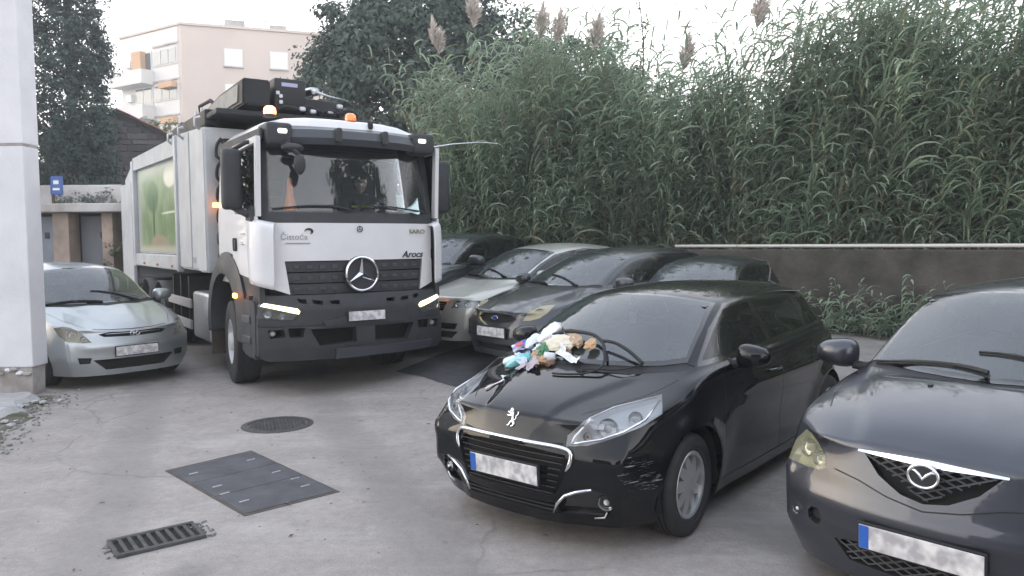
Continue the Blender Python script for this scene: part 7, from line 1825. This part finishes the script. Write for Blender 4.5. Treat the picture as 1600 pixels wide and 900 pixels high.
# ================================================================== the rubbish
def crumple(bm, size, amp=.35, sub=3, seed=0, flat=(1, 1, 1), freq=2.2):
    r = bmesh.ops.create_icosphere(bm, subdivisions=sub, radius=1); off = Vector((seed * 3.7, seed * 1.3, seed * 5.1)); q = random.Random(seed)
    for v in r['verts']:
        p = v.co.copy(); k = 1 + amp * (noise.noise(p * freq + off) + .7 * (.35 - abs(noise.noise(p * freq * 2.1 + off)) * 1.6) - .5 * abs(noise.noise(p * freq * 4.5 + off))) + q.uniform(-.07, .07)
        v.co = Vector((p.x * flat[0], p.y * flat[1], p.z * flat[2])) * k * size
    return r['verts']
def sheet(bm, w_, h_, seed=0, amp=.03, n=14, curl=.0, freq=9):
    g = [[None] * (n + 1) for _ in range(n + 1)]
    for i in range(n + 1):
        for j in range(n + 1):
            x = (i / n - .5) * w_; y = (j / n - .5) * h_; e = 1 + .12 * noise.noise(Vector((x * 20, y * 20, seed)))
            g[i][j] = bm.verts.new((x * e, y * e, amp * (noise.noise(Vector((x * freq + seed, y * freq, seed * 2.)) ) + .5 * abs(noise.noise(Vector((x * freq * 2.5, y * freq * 2.5 + seed, 1))))) + curl * (x / w_) ** 2))
    for i in range(n):
        for j in range(n): bm.faces.new((g[i][j], g[i + 1][j], g[i + 1][j + 1], g[i][j + 1]))
    return [v for r in g for v in r]
def put(name, b, m, x, y, up, rz, label, cat, smooth=False, group=None, tilt=(0, 0)):
    x += .025; up *= .8; p = on_pug(x, y); n_ = S_PUG.nrm(p); q = n_.to_track_quat('Z', 'X'); M = PUG_M @ Matrix.Translation(p + n_ * up) @ q.to_matrix().to_4x4() @ Matrix.Rotation(rz, 4, 'Z') @ Matrix.Rotation(tilt[0], 4, 'X') @ Matrix.Rotation(tilt[1], 4, 'Y')
    o = obj(name, b, m, smooth=smooth); o.matrix_world = M; return tag(o, label, cat, group)
def paper(name, c, **k): return mat(name, c, .75, noise_amt=.12, noise_scale=12, **k)
W1 = paper('white tissue', (.72, .74, .76)); W2 = paper('bluish white plastic', (.62, .70, .80)); KR = paper('brown kraft paper', (.40, .29, .19)); KR2 = paper('orange brown card', (.46, .30, .17))
TL = mat('turquoise film', (.05, .40, .42), .4, noise_amt=.3, noise_scale=9, col2=(.35, .62, .66)); GN = mat('green wrapper', (.04, .20, .09), .4, noise_amt=.4, noise_scale=14); CRM = paper('cream paper', (.62, .58, .48)); PUR = paper('greyish pink paper', (.42, .37, .41))
BLP = mat('blue printed carton', (.02, .07, .36), .35, coat=.4, col2=(.70, .72, .78), noise_scale=16); RED = mat('red carton print', (.50, .03, .04), .35, coat=.4)
b = B(); crumple(b, .10, .25, 3, 1, (1.25, .85, .42)); put('used_nappy', b, W1, -.262, -.40, .035, .4, 'rolled white nappy highest on the windscreen of the black car', 'nappy', True)
b = B(); crumple(b, .075, .3, 3, 2, (1.2, .9, .45)); put('plastic_bag', b, W2, -.235, -.54, .03, .8, 'bluish white plastic bag at the outer edge of the rubbish', 'bag', True)
b = B(); v_ = sheet(b, .20, .12, 4, .03, 12, .10); box(b, -.095, .095, -.055, .055, -.016, -.010); o = put('torn_carton', b, BLP, -.17, -.60, .035, 1.2, 'torn blue and white printed carton lying by the far windscreen pillar', 'carton'); 
b = B(); sheet(b, .07, .06, 5, .01, 6); oo = obj('red_print', b, RED, o, loc=(.03, .0, .03))
b = B(); crumple(b, .085, .3, 3, 5, (1.25, .8, .45)); put('turquoise_cloth', b, TL, .03, -.455, .03, .3, 'crumpled turquoise and white cloth on the bonnet edge', 'cloth', True)
b = B(); crumple(b, .06, .35, 3, 15, (1.1, 1.0, .5)); put('crumpled_tissue', b, W1, .0, -.56, .025, .3, 'crumpled white tissue left of the turquoise cloth', 'tissue', True)
b = B(); crumple(b, .062, .45, 3, 6, (1.3, .8, .5)); put('green_wrapper', b, GN, -.085, -.32, .04, .9, 'crushed dark green wrapper in the middle of the rubbish', 'wrapper')
b = B(); crumple(b, .12, .3, 3, 7, (1.35, .62, .30)); put('paper_bag', b, CRM, -.13, -.21, .035, 1.75, 'crumpled cream paper bag lying under the bent wiper', 'paper bag')
b = B(); crumple(b, .07, .4, 3, 8, (1.2, .7, .35)); put('brown_card', b, KR, -.14, -.09, .045, 1.0, 'crushed brown card at the tip of the cream bag', 'card')
b = B(); crumple(b, .045, .4, 3, 9, (1.1, 1.0, .45)); put('orange_card', b, KR2, -.108, .055, .055, .4, 'small orange brown card caught under the bend of the wiper', 'card')
b = B(); crumple(b, .062, .35, 3, 10, (1.1, .85, .6)); put('kraft_paper', b, KR, -.05, -.36, .03, .2, 'crumpled brown kraft paper beside the turquoise cloth', 'paper')
b = B(); crumple(b, .050, .35, 3, 11, (1.2, .9, .5)); put('tan_paper', b, KR2, .02, -.255, .03, .2, 'small tan paper ball below the white cup', 'paper')
b = B(); lathe(b, [(0, -.035), (.024, -.035), (.036, .035), (.038, .038), (.034, .036), (.022, -.032), (0, -.032)], 20); put('paper_cup', b, W1, -.02, -.205, .04, .5, 'white paper cup lying among the rubbish', 'cup', True, tilt=(.3, 1.1))
b = B(); sheet(b, .24, .055, 12, .03, 16, .12, 14); put('paper_strip', b, W1, -.01, -.05, .022, 1.3, 'long torn white paper strip reaching toward the wiper', 'paper strip')
b = B(); sheet(b, .18, .09, 13, .045, 14, .02, 16); put('pinkish_paper', b, PUR, .09, -.30, .018, 1.0, 'greyish pink crumpled paper lowest in the heap', 'paper')
b = B(); sheet(b, .09, .06, 16, .03, 10, .02, 18); put('grey_paper', b, PUR, .13, -.37, .014, .3, 'scrap of grey paper beside the pinkish paper', 'paper')
b = B(); sheet(b, .17, .022, 14, .008, 12, .01); put('stray_strip', b, paper('pale pink strip', (.6, .5, .54)), .36, -.405, .006, .15, 'narrow pale strip lying alone on the bonnet', 'paper strip')
b = B(); crumple(b, .035, .4, 2, 17, (1.3, .8, .5)); put('peel_scrap', b, mat('brown peel', (.16, .09, .045), .7, noise_amt=.4), -.05, -.10, .02, .6, 'dark brown peel scrap between cup and card', 'scrap')
b = B(); crumple(b, .04, .4, 2, 18, (1.2, .8, .5)); put('peel_scrap', b, MATS['brown peel'], .05, -.18, .014, 1.6, 'dark scrap at the foot of the tan paper', 'scrap')

for k, (x, y, s1_, s2_, lb_) in enumerate(((-.07, -.50, .10, .06, 'white torn scrap between the turquoise cloth and the far pillar'), (-.13, -.42, .09, .07, 'white crumpled scrap below the rolled nappy'), (.07, -.40, .07, .05, 'small white scrap just above the greyish paper'), (-.06, -.13, .08, .05, 'white scrap beside the white cup'), (.24, -.43, .08, .03, 'small pale scrap sliding down toward the far headlight'), (-.20, -.27, .11, .06, 'white scrap half under the cream bag'))):
    b = B(); sheet(b, s1_, s2_, 30 + k, .05, 9, .02, 17); put('paper_scrap', b, W1 if k % 2 else W2, x, y, .03 if k != 4 else .008, k * 1.1, lb_, 'paper scrap')

# ================================================================== orange cone and papers on the truck dashboard, driver
TM_ = Matrix.Translation((-2.64, 10.35, 0)) @ Matrix.Rotation(R(-55.7), 4, 'Z')
cn = empty('traffic_cone', (0, 0, 0), 0, 'orange traffic cone standing on the truck dashboard', 'cone'); cn.matrix_world = TM_ @ Matrix.Translation((1.22, -.76, 2.12))
M_CONE = mat('cone orange', (.85, .22, .03), .5)
b = B(); lathe(b, [(.085, .02), (.045, .22), (.026, .42), (.016, .43), (.0, .43)], 20, Matrix.Rotation(R(90), 4, 'X')); obj('cone_body', b, M_CONE, cn, smooth=True, angle=40)
b = B(); box(b, -.09, .09, -.09, .09, 0, .022, .008); obj('cone_base', b, M_CONE, cn)
pp = bpy.data.objects.new('papers', None); b = B(); v = sheet(b, .30, .24, 3, .006, 8, .01, 5); o = obj('paper_sheet', b, mat('pale mint paper', (.62, .80, .78), .7)); bpy.data.objects.remove(pp)
o.matrix_world = TM_ @ Matrix.Translation((1.30, .72, 2.27)) @ Matrix.Rotation(R(62), 4, 'Y') @ Matrix.Rotation(R(82), 4, 'Z'); tag(o, 'pale sheet of paper leaning inside the truck windscreen', 'paper')
# driver
dv = empty('person', (0, 0, 0), 0, 'truck driver in dark jacket with yellow reflective bands, hands on the wheel', 'person'); dv.matrix_world = TM_ @ Matrix.Translation((.28, .52, 1.88))
def skin(name, verts, edges, radii, material, parent, sub=2):
    me = bpy.data.meshes.new(name); me.from_pydata(verts, edges, []); o = bpy.data.objects.new(name, me); COL.objects.link(o)
    sk = o.modifiers.new('s', 'SKIN'); ss_ = o.modifiers.new('u', 'SUBSURF'); ss_.levels = ss_.render_levels = sub
    for i, r in enumerate(radii): o.data.skin_vertices[0].data[i].radius = r if isinstance(r, tuple) else (r, r)
    o.data.skin_vertices[0].data[0].use_root = True
    bpy.context.view_layer.update(); m2 = bpy.data.meshes.new_from_object(o.evaluated_get(bpy.context.evaluated_depsgraph_get())); bpy.data.objects.remove(o); m2.name = name
    m2.materials.clear(); m2.materials.append(material); m2.shade_smooth(); return link(bpy.data.objects.new(name, m2), parent)
M_JACK = mat('dark navy work jacket', (.02, .025, .035), .8); M_SKIN = mat('skin', (.40, .24, .17), .5, sss=.1); M_HAIR = mat('dark hair', (.02, .015, .012), .7); M_HIVIS = mat('yellow reflective band', (.62, .70, .05), .4)
V = [(0, 0, 0), (0, 0, .18), (.0, 0, .36), (.01, 0, .50), (.02, 0, .58), (.0, .19, .50), (.14, .25, .30), (.38, .17, .30), (.0, -.19, .50), (.14, -.25, .30), (.38, -.17, .30), (.22, .10, .0), (.44, .12, .0), (.5, .12, -.35), (.22, -.10, .0), (.44, -.12, .0), (.5, -.12, -.35)]
E_ = [(0, 1), (1, 2), (2, 3), (3, 4), (3, 5), (5, 6), (6, 7), (3, 8), (8, 9), (9, 10), (0, 11), (11, 12), (12, 13), (0, 14), (14, 15), (15, 16)]
skin('body', V, E_, [(.15, .13), (.14, .12), (.17, .12), (.13, .10), .06, .075, .055, .04, .075, .055, .04, .09, .075, .05, .09, .075, .05], M_JACK, dv)
b = B(); r = bmesh.ops.create_uvsphere(b, u_segments=24, v_segments=16, radius=1)
for v in r['verts']:
    x, y, z = v.co; fx = .095 * x; fx += .022 * math.exp(-((y / .22) ** 2 + ((z + .12) / .18) ** 2)) if x > .3 else 0
    fx -= .010 * (math.exp(-(((abs(y) - .38) / .16) ** 2 + ((z - .1) / .12) ** 2))) if x > .3 else 0
    jaw = 1 - .22 * max(0, -z); v.co = Vector((fx + .03, .076 * y * jaw, .118 * z + .70))
for s in (1, -1):
    r = bmesh.ops.create_uvsphere(b, u_segments=10, v_segments=8, radius=1)
    for v in r['verts']: v.co = Vector((.02 + v.co.x * .018, s * .078 + v.co.y * .010, .695 + v.co.z * .030))
hd = obj('head', b, M_SKIN, dv, smooth=True)
for s in (1, -1):
    b = B(); r = bmesh.ops.create_uvsphere(b, u_segments=10, v_segments=8, radius=.011)
    for v in r['verts']: v.co += Vector((.112, s * .030, .712))
    obj('eye', b, mat('eye', (.05, .04, .035), .2), hd)
b = B(); box(b, .118, .124, -.022, .022, .648, .654, .002); obj('mouth', b, mat('lips', (.30, .12, .10), .5), hd)
b = B(); r = bmesh.ops.create_uvsphere(b, u_segments=20, v_segments=12, radius=1)
for v in r['verts']:
    z = max(v.co.z, .12 if v.co.x > .2 else -.35); v.co = Vector((.018 + v.co.x * .103, v.co.y * .084, .705 + z * .130))
obj('hair', b, M_HAIR, dv, smooth=True)
for s in (1, -1):
    b = B(); box(b, .385, .435, s * .17 - .035, s * .17 + .035, .285, .315, .012)
    for k in range(4):
        y = s * .17 - .028 + k * .0185; l = (.040, .048, .046, .036)[k]; tube(b, cat_path([(.43, y, .300), (.43 + l * .6, y, .302), (.43 + l, y, .286), (.43 + l * .9, y, .266)], 3), [.0085] * 9 + [.006], 6)
    tube(b, cat_path([(.40, s * .17 - s * .034, .298), (.425, s * .17 - s * .052, .290), (.45, s * .17 - s * .050, .276)], 3), [.010] * 6 + [.008], 6)
    tag(obj('hand', b, M_SKIN, dv, smooth=True), kind=None)
for z in (.20, .40):
    b = B(); pts = [(.005 + .150 * math.cos(q), .178 * math.sin(q), z) for q in [2 * math.pi * i / 24 for i in range(25)]]; tube(b, pts, .016, 6, cap=False); obj('reflective_band', b, M_HIVIS, dv)

# thin haze volume added to lift dark tones, standing in for lens glare
b = B(); box(b, -430, 430, -210, 650, -1.2, 24); hz_ = obj('haze', b, [])
hm = bpy.data.materials.new('glare haze'); hm.use_nodes = True; n = hm.node_tree; n.nodes.remove(n.nodes['Principled BSDF']); pv = n.nodes.new('ShaderNodeVolumePrincipled')
pv.inputs['Color'].default_value = (.90, .96, 1, 1); pv.inputs['Density'].default_value = .0025; pv.inputs['Anisotropy'].default_value = .2
n.links.new(pv.outputs[0], n.nodes['Material Output'].inputs['Volume']); hz_.data.materials.append(hm); tag(hz_, kind='stuff')
